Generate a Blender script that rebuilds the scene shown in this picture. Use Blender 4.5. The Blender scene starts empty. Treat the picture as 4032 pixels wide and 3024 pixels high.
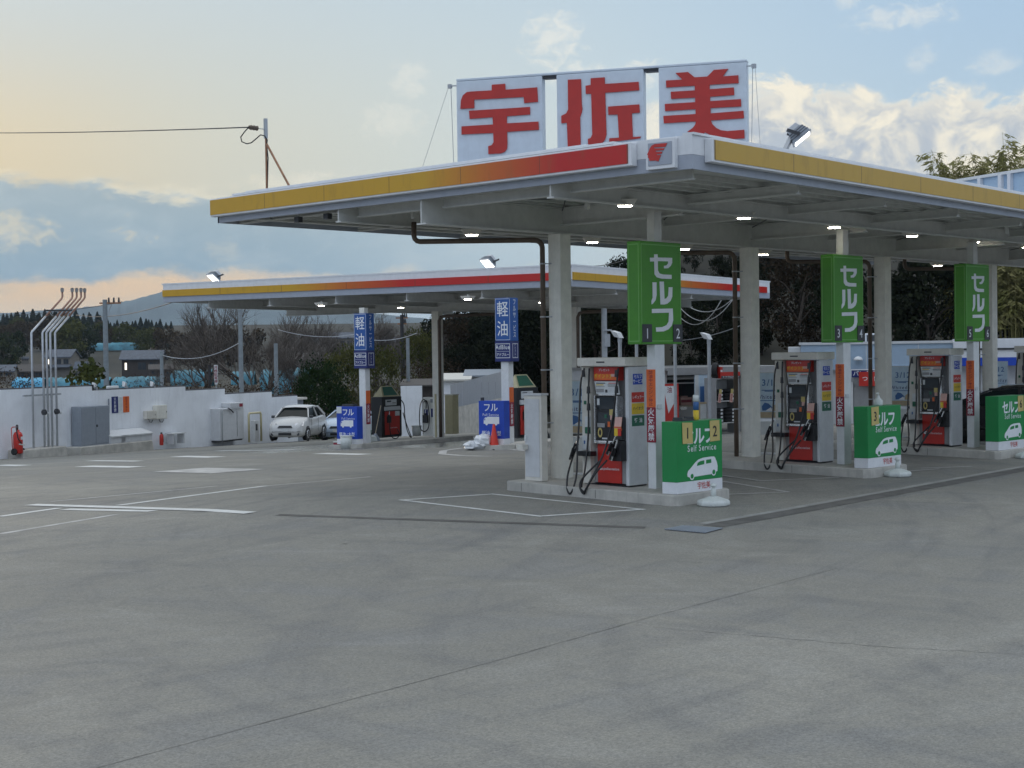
import bpy, bmesh, math, random
from math import sin, cos, tan, pi, radians, sqrt, atan2, hypot
from mathutils import Vector, Matrix

SC = bpy.context.scene
COL = SC.collection
random.seed(7)

# ------------------------------------------------------------------ camera
FPX, PITCH, ROLL, YAW, EYE = 5940.0, -0.021144, -0.013274, 0.763743, 2.5   # focal length in pixels of the 4032 px photo
fw = Vector((cos(YAW)*cos(PITCH), sin(YAW)*cos(PITCH), sin(PITCH)))
rt0 = Vector((sin(YAW), -cos(YAW), 0.0)); up0 = rt0.cross(fw)
RV = rt0*cos(ROLL) + up0*sin(ROLL); UV = up0*cos(ROLL) - rt0*sin(ROLL)
cam_data = bpy.data.cameras.new('camera'); cam_data.sensor_width = 36; cam_data.lens = FPX*36/4032
cam_data.clip_start = 0.1; cam_data.clip_end = 20000
cam = bpy.data.objects.new('camera', cam_data); COL.objects.link(cam)
cam.matrix_world = Matrix(((RV.x, UV.x, -fw.x, 0), (RV.y, UV.y, -fw.y, 0), (RV.z, UV.z, -fw.z, EYE), (0, 0, 0, 1)))
SC.camera = cam
SC.view_settings.view_transform = 'Standard'; SC.view_settings.look = 'None'
SC.view_settings.exposure = 0.12; SC.view_settings.gamma = 1.0
try: SC.view_settings.use_curve_mapping = False
except Exception: pass

# ------------------------------------------------------------------ node helper
class NT:
    def __init__(s, tree): s.t = tree; s.n = tree.nodes; s.l = tree.links
    def new(s, k, **kw):
        n = s.n.new(k)
        for a, b in kw.items(): setattr(n, a, b)
        return n
    def put(s, sock, v):
        if v is None: return
        if hasattr(v, 'is_output') or isinstance(v, bpy.types.NodeSocket): s.l.new(v, sock)
        else:
            if sock.type == 'RGBA' and len(v) == 3: v = (*v, 1)
            sock.default_value = v
    def m(s, op, a, b=None, c=None, clamp=False):
        n = s.new('ShaderNodeMath', operation=op, use_clamp=clamp)
        s.put(n.inputs[0], a); s.put(n.inputs[1], b); s.put(n.inputs[2], c); return n.outputs[0]
    def vm(s, op, a, b=None):
        n = s.new('ShaderNodeVectorMath', operation=op); s.put(n.inputs[0], a); s.put(n.inputs[1], b)
        return n.outputs[1] if op in ('DOT_PRODUCT', 'LENGTH') else n.outputs[0]
    def mix(s, f, a, b, blend='MIX'):
        n = s.new('ShaderNodeMix', data_type='RGBA', blend_type=blend); n.clamp_factor = True
        s.put(n.inputs[0], f); s.put(n.inputs[6], a); s.put(n.inputs[7], b); return n.outputs[2]
    def step(s, x, a, b):                      # smooth 0..1 between a and b
        n = s.new('ShaderNodeMapRange', interpolation_type='SMOOTHSTEP', clamp=True)
        s.put(n.inputs[0], x); s.put(n.inputs[1], a); s.put(n.inputs[2], b); n.inputs[3].default_value = 0; n.inputs[4].default_value = 1
        return n.outputs[0]
    def noise(s, vec, scale, detail=4, rough=0.55, dist=0.0):
        n = s.new('ShaderNodeTexNoise'); s.put(n.inputs['Vector'], vec); n.inputs['Scale'].default_value = scale
        n.inputs['Detail'].default_value = detail; n.inputs['Roughness'].default_value = rough; n.inputs['Distortion'].default_value = dist
        return n.outputs[0]
    def xyz(s, v):
        n = s.new('ShaderNodeSeparateXYZ'); s.put(n.inputs[0], v); return n.outputs
    def comb(s, x, y, z=0.0):
        n = s.new('ShaderNodeCombineXYZ'); s.put(n.inputs[0], x); s.put(n.inputs[1], y); s.put(n.inputs[2], z); return n.outputs[0]

# ------------------------------------------------------------------ sky: low evening sun behind the cloud bank on the left
SUN_AZ, SUN_EL = YAW + radians(27), radians(6.0)         # azimuth measured from +X towards +Y
world = bpy.data.worlds.new("World"); SC.world = world; world.use_nodes = True
W = NT(world.node_tree); W.n.clear()
tc = W.new('ShaderNodeTexCoord'); dirv = W.vm('NORMALIZE', tc.outputs['Generated'])
sky = W.new('ShaderNodeTexSky'); sky.sky_type = 'NISHITA'; sky.sun_disc = False
sky.sun_elevation = SUN_EL; sky.sun_rotation = pi/2 - SUN_AZ; sky.air_density = 1.0; sky.dust_density = 1.5; sky.ozone_density = 1.5
fh = Vector((cos(YAW), sin(YAW), 0)); rh = Vector((sin(YAW), -cos(YAW), 0))
D2 = 180/pi
az = W.m('MULTIPLY', W.m('ARCTAN2', W.vm('DOT_PRODUCT', dirv, rh), W.vm('DOT_PRODUCT', dirv, fh)), D2)
dz = W.xyz(dirv)[2]
el = W.m('MULTIPLY', W.m('ARCSINE', dz), D2)
uv = W.comb(az, W.m('MULTIPLY', el, 2.2))
# clear sky
warm = W.m('MULTIPLY', W.step(az, 8.0, -17.0), W.step(az, -120.0, -50.0))
warm = W.m('MULTIPLY', warm, W.step(el, 19.0, 5.0))
blue = W.mix(W.step(el, 1.0, 14.0), (0.56, 0.69, 0.76), (0.42, 0.59, 0.78))
blue = W.mix(W.step(el, 15.0, 50.0), blue, (1.05, 1.06, 1.04))
nis = W.mix(1.0, sky.outputs[0], (0.12, 0.12, 0.12), 'MULTIPLY')
blue = W.mix(0.16, blue, nis)
pale = W.mix(W.step(az, -23.0, -9.0), (0.80, 0.65, 0.40), (0.66, 0.63, 0.50))
pale = W.mix(W.step(el, 7.5, 14.0), pale, (0.56, 0.58, 0.53))
clear = W.mix(warm, blue, pale)
pal2 = W.m('MULTIPLY', W.m('MULTIPLY', W.step(az, 20.0, -2.0), W.step(az, -60.0, -20.0)), W.step(el, 24.0, 5.0))
clear = W.mix(W.m('MULTIPLY', pal2, 0.75), clear, W.mix(warm, (0.62, 0.70, 0.69), pale))
# overall darker half of the sky behind the viewer
back = W.step(W.m('ABSOLUTE', az), 38.0, 100.0)
clear = W.mix(W.m('MULTIPLY', back, 0.9), clear, W.mix(W.step(el, 5.0, 60.0), (0.56, 0.67, 0.86), (0.86, 0.98, 1.14)))
n1 = W.noise(uv, 0.16, 6, 0.6, 0.3); n2 = W.noise(uv, 0.45, 6, 0.62, 0.5); n3 = W.noise(W.comb(az, W.m('MULTIPLY', el, 4.0)), 0.22, 5, 0.6, 0.2)
j1 = W.m('SUBTRACT', n1, 0.5); j2 = W.m('SUBTRACT', n2, 0.5)
# grey-blue bank low on the left
topedge = W.m('ADD', W.m('MULTIPLY_ADD', az, -0.055, 5.65), W.m('MULTIPLY_ADD', j2, 1.6, W.m('MULTIPLY', j1, 2.0)))
lowedge = W.m('ADD', 2.95, W.m('MULTIPLY_ADD', j1, 2.6, W.m('MULTIPLY', j2, 1.0)))
above = W.m('SUBTRACT', topedge, el)
bank = W.m('MULTIPLY', W.step(above, -0.1, 0.55), W.step(W.m('SUBTRACT', el, lowedge), -0.25, 0.35))
bank = W.m('MULTIPLY', bank, W.m('MULTIPLY', W.step(az, 7.0, 1.0), W.step(az, -70.0, -45.0)))
bankcol = W.mix(W.step(el, 3.0, 6.5), (0.30, 0.42, 0.50), (0.38, 0.465, 0.50))
bankcol = W.mix(W.step(az, -10.0, 2.0), bankcol, (0.50, 0.61, 0.66))
bankcol = W.mix(W.m('MULTIPLY', W.step(n2, 0.42, 0.72), 0.30), bankcol, (0.58, 0.65, 0.66))
rim = W.m('MULTIPLY', W.step(above, 0.55, 0.02), W.step(n3, 0.33, 0.55))
bankcol = W.mix(W.m('MULTIPLY', rim, 0.85), bankcol, (1.08, 0.96, 0.70))
puff = W.m('MULTIPLY', W.m('MULTIPLY', W.step(n2, 0.60, 0.70), W.step(n1, 0.50, 0.62)), W.step(W.m('ABSOLUTE', W.m('SUBTRACT', el, 4.9)), 1.1, 0.2))
bankcol = W.mix(W.m('MULTIPLY', puff, 0.8), bankcol, (0.80, 0.68, 0.46))
# orange glow under the bank
glow = W.m('MULTIPLY', W.step(el, 4.2, 2.4), W.m('MULTIPLY', W.step(az, 2.0, -9.0), W.step(az, -80.0, -40.0)))
glowc = W.mix(W.step(el, 1.2, 2.6), (0.92, 0.70, 0.42), (0.92, 0.64, 0.36))
glowc = W.mix(W.m('MULTIPLY', W.step(n3, 0.50, 0.68), 0.45), glowc, (0.62, 0.55, 0.42))
sk = W.mix(glow, clear, glowc)
# haze-blue strip just above the ground further right
strip = W.m('MULTIPLY', W.step(el, 4.5, 1.0), W.step(az, -13.0, -4.0))
sk = W.mix(W.m('MULTIPLY', strip, 0.8), sk, (0.46, 0.61, 0.70))
sk = W.mix(bank, sk, bankcol)
# cumulus on the right
n5 = W.noise(W.comb(W.m('ADD', az, 3.0), W.m('MULTIPLY', el, 1.3)), 0.42, 7, 0.6, 0.5); j5 = W.m('SUBTRACT', n5, 0.5)
ctop = W.m('ADD', W.m('MULTIPLY_ADD', W.m('ABSOLUTE', W.m('SUBTRACT', az, 11.0)), -0.08, 9.9), W.m('MULTIPLY_ADD', j5, 4.2, W.m('MULTIPLY', j1, 1.0)))
cu = W.m('MULTIPLY', W.step(W.m('SUBTRACT', ctop, el), 0.0, 0.7), W.m('MULTIPLY', W.step(az, 3.0, 6.5), W.step(az, 60.0, 35.0)))
lit = W.m('MAXIMUM', W.step(n5, 0.40, 0.62), W.m('MULTIPLY', W.step(W.m('SUBTRACT', ctop, el), 1.5, 0.2), 0.85))
cucol = W.mix(lit, (0.47, 0.52, 0.58), (0.94, 0.87, 0.71))
cucol = W.mix(W.step(el, 6.0, 3.0), cucol, (0.52, 0.60, 0.64))
sk = W.mix(W.m('MULTIPLY', cu, 0.96), sk, cucol)
# a few small separate clouds: azimuth, elevation, half width, half height
nz = W.m('SUBTRACT', W.noise(W.comb(az, W.m('MULTIPLY', el, 1.6)), 1.5, 6, 0.62, 0.6), 0.5)
for ca, ce, rx, ry, st in ((1.75, 11.6, 1.25, 1.15, .95), (2.9, 10.2, 1.5, .55, .8), (5.0, 10.3, 1.1, .6, .8), (-3.7, 10.2, .8, .8, .55), (-4.4, 8.7, 1.3, .8, .5), (14.6, 11.9, 1.9, .5, .75), (12.7, 12.6, .5, .4, .6), (15.2, 10.4, .6, .55, .5), (17.8, 10.1, .9, .5, .6), (-8.0, 6.4, 2.2, .5, .7), (-18.6, 4.6, 2.1, .75, .9), (-2.2, 5.2, 1.6, .9, .6), (-10.8, 3.9, .7, .5, .4), (1.0, 5.6, 1.4, .6, .5)):
    dd = W.m('ADD', W.m('POWER', W.m('DIVIDE', W.m('SUBTRACT', az, ca), rx), 2.0), W.m('POWER', W.m('DIVIDE', W.m('SUBTRACT', el, ce), ry), 2.0))
    ms = W.step(W.m('MULTIPLY_ADD', nz, 4.6, dd), 1.25, -0.45)
    sk = W.mix(W.m('MULTIPLY', ms, st*.5), sk, W.mix(W.step(az, -4.0, -15.0), (0.95, 0.90, 0.78), (0.95, 0.80, 0.52)))
bg = W.new('ShaderNodeBackground'); W.put(bg.inputs[0], sk); bg.inputs[1].default_value = 1.0
wo = W.new('ShaderNodeOutputWorld'); W.l.new(bg.outputs[0], wo.inputs[0])

sd = bpy.data.lights.new('sun', 'SUN'); sd.energy = 0.5; sd.angle = radians(14); sd.color = (1.0, 0.80, 0.58)
so = bpy.data.objects.new('sun', sd); COL.objects.link(so)
sdir = Vector((cos(SUN_AZ)*cos(SUN_EL), sin(SUN_AZ)*cos(SUN_EL), sin(SUN_EL)))
so.rotation_euler = sdir.to_track_quat('Z', 'Y').to_euler()

# ------------------------------------------------------------------ places: rays through the photo's pixels meet real planes
ORG = Vector((0, 0, EYE))
def ray(px, py): return fw + RV*((px-2016)/FPX) - UV*((py-1512)/FPX)
def at_d(px, py, d): return ORG + ray(px, py)*d
def at_x(px, py, x): r = ray(px, py); return ORG + r*(x/r.x)
def at_y(px, py, y): r = ray(px, py); return ORG + r*(y/r.y)
def at_z(px, py, z): r = ray(px, py); return ORG + r*((z-EYE)/r.z)
def at_plane(px, py, p, n): r = ray(px, py); return ORG + r*((p-ORG).dot(n)/r.dot(n))
def gz(x, y):
    if y < 12.5: b = -0.035
    elif y < 19.5: b = -0.035 + 0.0164*(y-12.5)
    else: b = 0.08
    t = max(0.0, y-19.5)
    return b - (0.025*t + 0.00035*t*t) - 0.011*(x-19)*min(1, t/40) + 0.006*max(0, min(x, 60)-19)*(1-min(1, t/20))
def at_g(px, py, dz=0.0):
    r = ray(px, py); d = 5.0
    while d < 400:
        p = ORG + r*d
        if p.z <= gz(p.x, p.y)+dz: break
        d *= 1.0015
    return Vector((p.x, p.y, gz(p.x, p.y)+dz))

# ------------------------------------------------------------------ materials
def mat(name, col, rough=0.6, metal=0.0, var=0.08, scale=6.0, bump=0.0, bscale=80.0, spec=0.5, coat=0.0, streak=0.0):
    m = bpy.data.materials.new(name); m.use_nodes = True; T = NT(m.node_tree)
    b = T.n['Principled BSDF']; g = T.new('ShaderNodeTexCoord').outputs['Object']
    n = T.noise(g, scale, 5, 0.6); f = T.step(n, 0.3, 0.7)
    lo = tuple(c*(1-var) for c in col); hi = tuple(min(1, c*(1+var)) for c in col)
    c = T.mix(f, lo, hi)
    if streak:
        x = T.xyz(g); sv = T.noise(T.comb(T.m('MULTIPLY', x[0], 9), T.m('MULTIPLY', x[1], 9), T.m('MULTIPLY', x[2], 0.9)), 1.0, 5, 0.65)
        c = T.mix(T.m('MULTIPLY', T.step(sv, 0.52, 0.75), streak), c, tuple(k*0.45 for k in col))
    T.put(b.inputs['Base Color'], c)
    T.put(b.inputs['Roughness'], T.m('MULTIPLY_ADD', n, 0.2, rough-0.1, clamp=True))
    b.inputs['Metallic'].default_value = metal; b.inputs['Specular IOR Level'].default_value = spec
    if coat: b.inputs['Coat Weight'].default_value = coat
    if bump:
        bn = T.new('ShaderNodeBump'); bn.inputs['Strength'].default_value = bump; bn.inputs['Distance'].default_value = 0.02
        T.l.new(T.noise(g, bscale, 4, 0.6), bn.inputs['Height']); T.l.new(bn.outputs[0], b.inputs['Normal'])
    return m
def emit(name, col, st):
    m = bpy.data.materials.new(name); m.use_nodes = True; T = NT(m.node_tree); b = T.n['Principled BSDF']
    b.inputs['Base Color'].default_value = (0.8, 0.8, 0.8, 1); b.inputs['Emission Color'].default_value = (*col, 1); b.inputs['Emission Strength'].default_value = st
    return m
def glass(name, col=(0.03, 0.04, 0.05), rough=0.06):
    m = mat(name, col, rough+0.1, 0, 0.02); b = m.node_tree.nodes['Principled BSDF']
    for l in list(b.inputs['Roughness'].links): m.node_tree.links.remove(l)
    b.inputs['Roughness'].default_value = rough; b.inputs['Specular IOR Level'].default_value = 0.8
    return m

M = {}
M['white'] = mat('white_paint', (0.72, 0.73, 0.73), 0.45, var=0.05, streak=0.10)
M['ivory'] = mat('ivory_paint', (0.80, 0.78, 0.70), 0.45, var=0.06, streak=0.20)
M['steel'] = mat('painted_steel', (0.62, 0.62, 0.59), 0.5, var=0.06, streak=0.12)
M['deck'] = mat('roof_deck_paint', (0.52, 0.525, 0.50), 0.6, var=0.10, streak=0.10)
M['fasc'] = mat('fascia_white', (0.74, 0.75, 0.77), 0.38, var=0.04, streak=0.10)
M['fascg'] = mat('fascia_grey', (0.36, 0.39, 0.45), 0.4, var=0.04, streak=0.10)
M['brown'] = mat('brown_pipe', (0.115, 0.082, 0.058), 0.5, var=0.12)
M['signw'] = mat('sign_white', (0.62, 0.68, 0.74), 0.4, var=0.04, streak=0.10)
M['signr'] = mat('sign_red', (0.48, 0.030, 0.022), 0.45, var=0.05)
M['green'] = mat('sign_green', (0.070, 0.285, 0.022), 0.35, var=0.05)
M['greenl'] = mat('sign_green_edge', (0.20, 0.46, 0.13), 0.4, var=0.05)
M['boxg'] = mat('cover_green', (0.012, 0.245, 0.062), 0.35, var=0.05, scale=3)
M['let'] = mat('lettering_white', (0.78, 0.80, 0.82), 0.45, var=0.03)
M['black'] = mat('black_plastic', (0.014, 0.014, 0.016), 0.42, var=0.15)
M['dark'] = mat('dark_grey', (0.045, 0.047, 0.052), 0.5, var=0.12)
M['grey'] = mat('mid_grey', (0.31, 0.31, 0.31), 0.5, var=0.06, streak=0.1)
M['lgrey'] = mat('light_grey', (0.60, 0.61, 0.62), 0.45, var=0.05, streak=0.1)
M['beige'] = mat('beige_steel', (0.68, 0.65, 0.58), 0.5, var=0.06, streak=0.12)
M['red'] = mat('red_panel', (0.54, 0.030, 0.020), 0.35, var=0.06)
M['redd'] = mat('dark_red', (0.26, 0.012, 0.03), 0.45, var=0.06)
M['orange'] = mat('orange_board', (0.72, 0.14, 0.025), 0.45, var=0.06)
M['yellow'] = mat('yellow_board', (0.72, 0.50, 0.03), 0.45, var=0.06)
M['dgreen'] = mat('dark_green', (0.015, 0.13, 0.07), 0.45, var=0.08)
M['blue'] = mat('blue_board', (0.013, 0.062, 0.44), 0.4, var=0.06)
M['navy'] = mat('navy_board', (0.018, 0.028, 0.15), 0.4, var=0.08)
M['skyb'] = mat('sky_blue_board', (0.020, 0.095, 0.34), 0.4, var=0.06)
M['tan'] = mat('tan_card', (0.55, 0.44, 0.16), 0.6, var=0.06)
M['paper'] = mat('paper', (0.66, 0.68, 0.68), 0.7, var=0.06)
M['chrome'] = mat('bright_metal', (0.72, 0.72, 0.72), 0.25, 0.8, var=0.05)
M['galv'] = mat('galvanised', (0.42, 0.44, 0.46), 0.5, 0.35, var=0.1)
M['rubber'] = mat('hose_rubber', (0.012, 0.012, 0.013), 0.38, var=0.2)
M['kerb'] = mat('kerb_concrete', (0.47, 0.45, 0.405), 0.8, var=0.16, scale=2.5, bump=0.25, streak=0.35)
M['plastic'] = mat('white_plastic', (0.62, 0.65, 0.62), 0.5, var=0.06)
M['lamp'] = emit('lamp_lit', (1.0, 0.94, 0.80), 40.0)
M['flood'] = emit('flood_lit', (1.0, 0.98, 0.92), 5.0)
M['glass'] = glass('dark_glass'); M['carglass'] = glass('car_glass', (0.015, 0.02, 0.02), 0.08); M['carglass'].node_tree.nodes['Principled BSDF'].inputs['Specular IOR Level'].default_value = 0.18
M['tyre'] = mat('tyre_rubber', (0.022, 0.022, 0.023), 0.8, var=0.2)
M['pink'] = mat('pink_card', (0.66, 0.40, 0.34), 0.55, var=0.06)
M['poster'] = mat('poster_blue', (0.50, 0.62, 0.72), 0.5, var=0.10, scale=3)
M['sknavy'] = mat('print_blue', (0.05, 0.14, 0.34), 0.5, var=0.06)
M['wood'] = mat('pale_wood', (0.45, 0.36, 0.24), 0.6, var=0.12)
M['cone'] = mat('cone_red', (0.62, 0.04, 0.02), 0.5, var=0.06)
M['bag'] = mat('clear_bag', (0.66, 0.68, 0.70), 0.25, var=0.12, scale=14)
M['bluegrey'] = mat('cladding_blue_grey', (0.33, 0.43, 0.54), 0.5, var=0.04, streak=0.10)
M['wallw'] = mat('wall_white_paint', (0.83, 0.85, 0.88), 0.7, var=0.07, scale=0.9, bump=0.15, streak=0.22)
M['rust_redlit'] = mat('rusty_redlit_steel', (0.30, 0.15, 0.08), 0.65, var=0.25)
M['cap'] = mat('grey_coping', (0.10, 0.10, 0.11), 0.7, var=0.1)
M['dull'] = mat('grey_cabinet', (0.27, 0.30, 0.34), 0.5, var=0.05, streak=0.12)
M['cream'] = mat('cream_paint', (0.56, 0.50, 0.30), 0.5, var=0.06)
M['mark'] = mat('road_paint', (0.66, 0.66, 0.63), 0.75, var=0.14, scale=3.0)
M['markw'] = mat('worn_road_paint', (0.44, 0.43, 0.41), 0.75, var=0.25, scale=2.5)

# ------------------------------------------------------------------ mesh builder
FONT_CACHE = {}
def glyph_mesh(ch, off):
    k = (ch, off)
    if k not in FONT_CACHE:
        cu = bpy.data.curves.new('glyph', 'FONT'); cu.body = ch; cu.size = 1.0; cu.offset = off; cu.resolution_u = 3; cu.fill_mode = 'FRONT'
        cu.align_x = 'CENTER'; cu.align_y = 'CENTER'
        o = bpy.data.objects.new('glyph', cu); COL.objects.link(o)
        dg = bpy.context.evaluated_depsgraph_get(); dg.update()
        me = bpy.data.meshes.new_from_object(o.evaluated_get(dg))
        vs = [tuple(v.co) for v in me.vertices]; fs = [tuple(p.vertices) for p in me.polygons]
        bpy.data.objects.remove(o); bpy.data.curves.remove(cu); bpy.data.meshes.remove(me)
        FONT_CACHE[k] = (vs, fs)
    return FONT_CACHE[k]

class MB:
    def __init__(s): s.v = []; s.f = []; s.mi = []; s.mats = []; s.sm = []
    def _m(s, m):
        if m is None: m = s.mats[0] if s.mats else None
        if m not in s.mats: s.mats.append(m)
        return s.mats.index(m)
    def add(s, vs, fs, m=None, smooth=False):
        b = len(s.v); s.v += [tuple(v) for v in vs]; i = s._m(m)
        for f in fs: s.f.append(tuple(b+k for k in f)); s.mi.append(i); s.sm.append(smooth)
        return s
    def box(s, x0, x1, y0, y1, z0, z1, m=None):
        vs = [(x, y, z) for z in (z0, z1) for x, y in ((x0, y0), (x1, y0), (x1, y1), (x0, y1))]
        return s.add(vs, [(0, 3, 2, 1), (4, 5, 6, 7), (0, 1, 5, 4), (1, 2, 6, 5), (2, 3, 7, 6), (3, 0, 4, 7)], m)
    def hexa(s, b4, t4, m=None):
        return s.add(list(b4)+list(t4), [(0, 3, 2, 1), (4, 5, 6, 7), (0, 1, 5, 4), (1, 2, 6, 5), (2, 3, 7, 6), (3, 0, 4, 7)], m)
    def obox(s, p, q, w, h, m=None, up=Vector((0, 0, 1))):     # beam from p to q, w wide, h tall, centred
        p = Vector(p); q = Vector(q); d = (q-p).normalized(); sd = d.cross(up)
        if sd.length < 1e-4: sd = Vector((1, 0, 0))
        sd.normalize(); u2 = sd.cross(d).normalized(); a = sd*(w/2); b = u2*(h/2)
        return s.hexa([p-a-b, p+a-b, q+a-b, q-a-b], [p-a+b, p+a+b, q+a+b, q-a+b], m)
    def cyl(s, p, q, r0, r1=None, n=12, m=None, cap=True, smooth=True):
        r1 = r0 if r1 is None else r1; p = Vector(p); q = Vector(q); d = (q-p).normalized()
        a = d.orthogonal().normalized(); b = d.cross(a)
        vs = [p+(a*cos(2*pi*i/n)+b*sin(2*pi*i/n))*r0 for i in range(n)]+[q+(a*cos(2*pi*i/n)+b*sin(2*pi*i/n))*r1 for i in range(n)]
        s.add(vs, [(i, (i+1) % n, n+(i+1) % n, n+i) for i in range(n)], m, smooth)
        if cap: s.add(vs, [tuple(range(n))[::-1], tuple(range(n, 2*n))], m)
        return s
    def tube(s, pts, r, n=8, m=None, rr=None):
        pts = [Vector(p) for p in pts]; vs = []; L = len(pts); a = None
        for i, p in enumerate(pts):
            d = (pts[min(i+1, L-1)]-pts[max(i-1, 0)])
            d = d.normalized() if d.length > 1e-9 else Vector((0, 0, 1))
            a = d.orthogonal().normalized() if a is None else (a-d*a.dot(d)).normalized()
            b = d.cross(a); ri = rr[i] if rr else r
            vs += [p+(a*cos(2*pi*k/n)+b*sin(2*pi*k/n))*ri for k in range(n)]
        fs = [(i*n+k, i*n+(k+1) % n, (i+1)*n+(k+1) % n, (i+1)*n+k) for i in range(L-1) for k in range(n)]
        fs += [tuple(range(n))[::-1], tuple(range((L-1)*n, L*n))]
        return s.add(vs, fs, m, True)
    def lathe(s, prof, c=(0, 0, 0), n=20, m=None, smooth=True):     # prof: (r, z)
        vs = [(c[0]+r*cos(2*pi*k/n), c[1]+r*sin(2*pi*k/n), c[2]+z) for r, z in prof for k in range(n)]
        L = len(prof); fs = [(i*n+k, i*n+(k+1) % n, (i+1)*n+(k+1) % n, (i+1)*n+k) for i in range(L-1) for k in range(n)]
        fs += [tuple(range(n))[::-1], tuple(range((L-1)*n, L*n))]
        return s.add(vs, fs, m, smooth)
    def prism(s, poly, o, r, u, t, m=None):        # 2-D polygon (may be concave) in the frame o, r, u; pushed out t along r x u
        o = Vector(o); r = Vector(r); u = Vector(u); nrm = r.cross(u).normalized()
        A = [o+r*x+u*y for x, y in poly]; n = len(poly)
        bm = bmesh.new(); vs = [bm.verts.new(p+nrm*t) for p in A]; f = bm.faces.new(vs); f.normal_update()
        tri = bmesh.ops.triangulate(bm, faces=[f])['faces']; idx = {v: i for i, v in enumerate(vs)}
        T = [tuple(idx[v] for v in g.verts) for g in bm.faces]; bm.free()
        s.add([p+nrm*t for p in A], T, m)
        if t: s.add(A+[p+nrm*t for p in A], [(i, (i+1) % n, n+(i+1) % n, n+i) for i in range(n)], m)
        return s
    def poly3(s, pts, nrm, t, m=None):             # polygon given by 3-D points
        pts = [Vector(p) for p in pts]; o = pts[0]; nrm = Vector(nrm).normalized(); r = nrm.orthogonal().normalized(); u = nrm.cross(r)
        return s.prism([((p-o).dot(r), (p-o).dot(u)) for p in pts], o, r, u, t, m)
    def text(s, body, size, o, r, u, m=None, off=0.0, vertical=False, squeeze=1.0, pitch=None, center=True):
        o = Vector(o); r = Vector(r).normalized(); u = Vector(u).normalized()
        widths = [size*(0.62 if ord(c) < 256 else 1.0)*(pitch or 1.0) for c in body]
        if all(ord(c) < 256 for c in body):
            wf = {'i': .27, 'l': .27, 'f': .36, 't': .36, 'r': .38, ' ': .28, 'S': .62, 'v': .52, 'c': .54, 'e': .56, '1': .45, '/': .36, 'W': .9, 'm': .86, '-': .42, '.': .28, 'd': .59, 'h': .57, 'a': .55, 'y': .52, 'A': .66, 'B': .64, 'u': .57}
            widths = [size*wf.get(c, .6)*(pitch or 1.0) for c in body]
        tot = sum(widths); x = -tot/2 if center else 0
        for i, c in enumerate(body):
            if c != ' ':
                vs, fs = glyph_mesh(c, off)
                if c in 'fglpqyj' or ord(c) > 255 or True:
                    dy = 0
                if vertical: cx, cy = 0, (len(body)-1)/2*size*(pitch or 1)-i*size*(pitch or 1)
                else: cx, cy = x+widths[i]/2, dy
                ym = 0
                if ord(c) < 256 and vs:            # sit latin glyphs on one baseline
                    ys = [v[1] for v in vs]; h = max(ys)-min(ys); low = 0.21 if c in 'gpqyj' else 0.0
                    ym = (-0.36-low) - min(ys) if c not in '-' else 0
                s.add([o+r*((v[0]*size)*squeeze+cx)+u*((v[1]+ym)*size+cy) for v in vs], fs, m)
            x += widths[i]
        return s
    def build(s, name, mats=None, parent=None, bevel=0.0, label=None):
        me = bpy.data.meshes.new(name); me.from_pydata(s.v, [], s.f)
        ms = [mats] if (mats is not None and not isinstance(mats, list)) else mats
        ms = ms if ms else s.mats
        if mats is not None and s.mats and s.mats != [None]:
            ms = [mats if x is None else x for x in s.mats]
        for x in ms: me.materials.append(x)
        for p, i, sm in zip(me.polygons, s.mi, s.sm): p.material_index = min(i, len(ms)-1); p.use_smooth = sm
        me.update()
        o = bpy.data.objects.new(name, me); COL.objects.link(o)
        if parent: o.parent = parent
        if bevel:
            b = o.modifiers.new('bevel', 'BEVEL'); b.width = bevel; b.segments = 2; b.limit_method = 'ANGLE'; b.angle_limit = radians(40)
        if label: o['label'] = label
        return o
def tag(o, label, cat, group=None, kind=None):
    if label: o['label'] = label
    if cat: o['category'] = cat
    if group: o['group'] = group
    if kind: o['kind'] = kind
    return o
def thing(name, label, cat, loc=(0, 0, 0), rz=0.0, group=None):
    o = bpy.data.objects.new(name, None); COL.objects.link(o); o.location = loc; o.rotation_euler = (0, 0, rz); o.empty_display_size = 0.3
    return tag(o, label, cat, group)
def setting(o): o['kind'] = 'structure'; return o
def kids(o): return [x for x in bpy.data.objects if x.parent == o]
def dup(root, loc, rz=0.0, label=None, scale=None):
    def cp(o, par):
        c = o.copy(); COL.objects.link(c)
        if par: c.parent = par
        for k in kids(o): cp(k, c)
        return c
    r = cp(root, None); r.location = loc; r.rotation_euler = (0, 0, rz)
    if label: r['label'] = label
    if scale: r.scale = scale if isinstance(scale, tuple) else (scale,)*3
    return r
EX, EY, EZ = Vector((1, 0, 0)), Vector((0, 1, 0)), Vector((0, 0, 1))
S = 3024/1659.0                       # photo pixels per pixel of the 2212 px wide view
def q(px, py): return px*S, py*S
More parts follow.
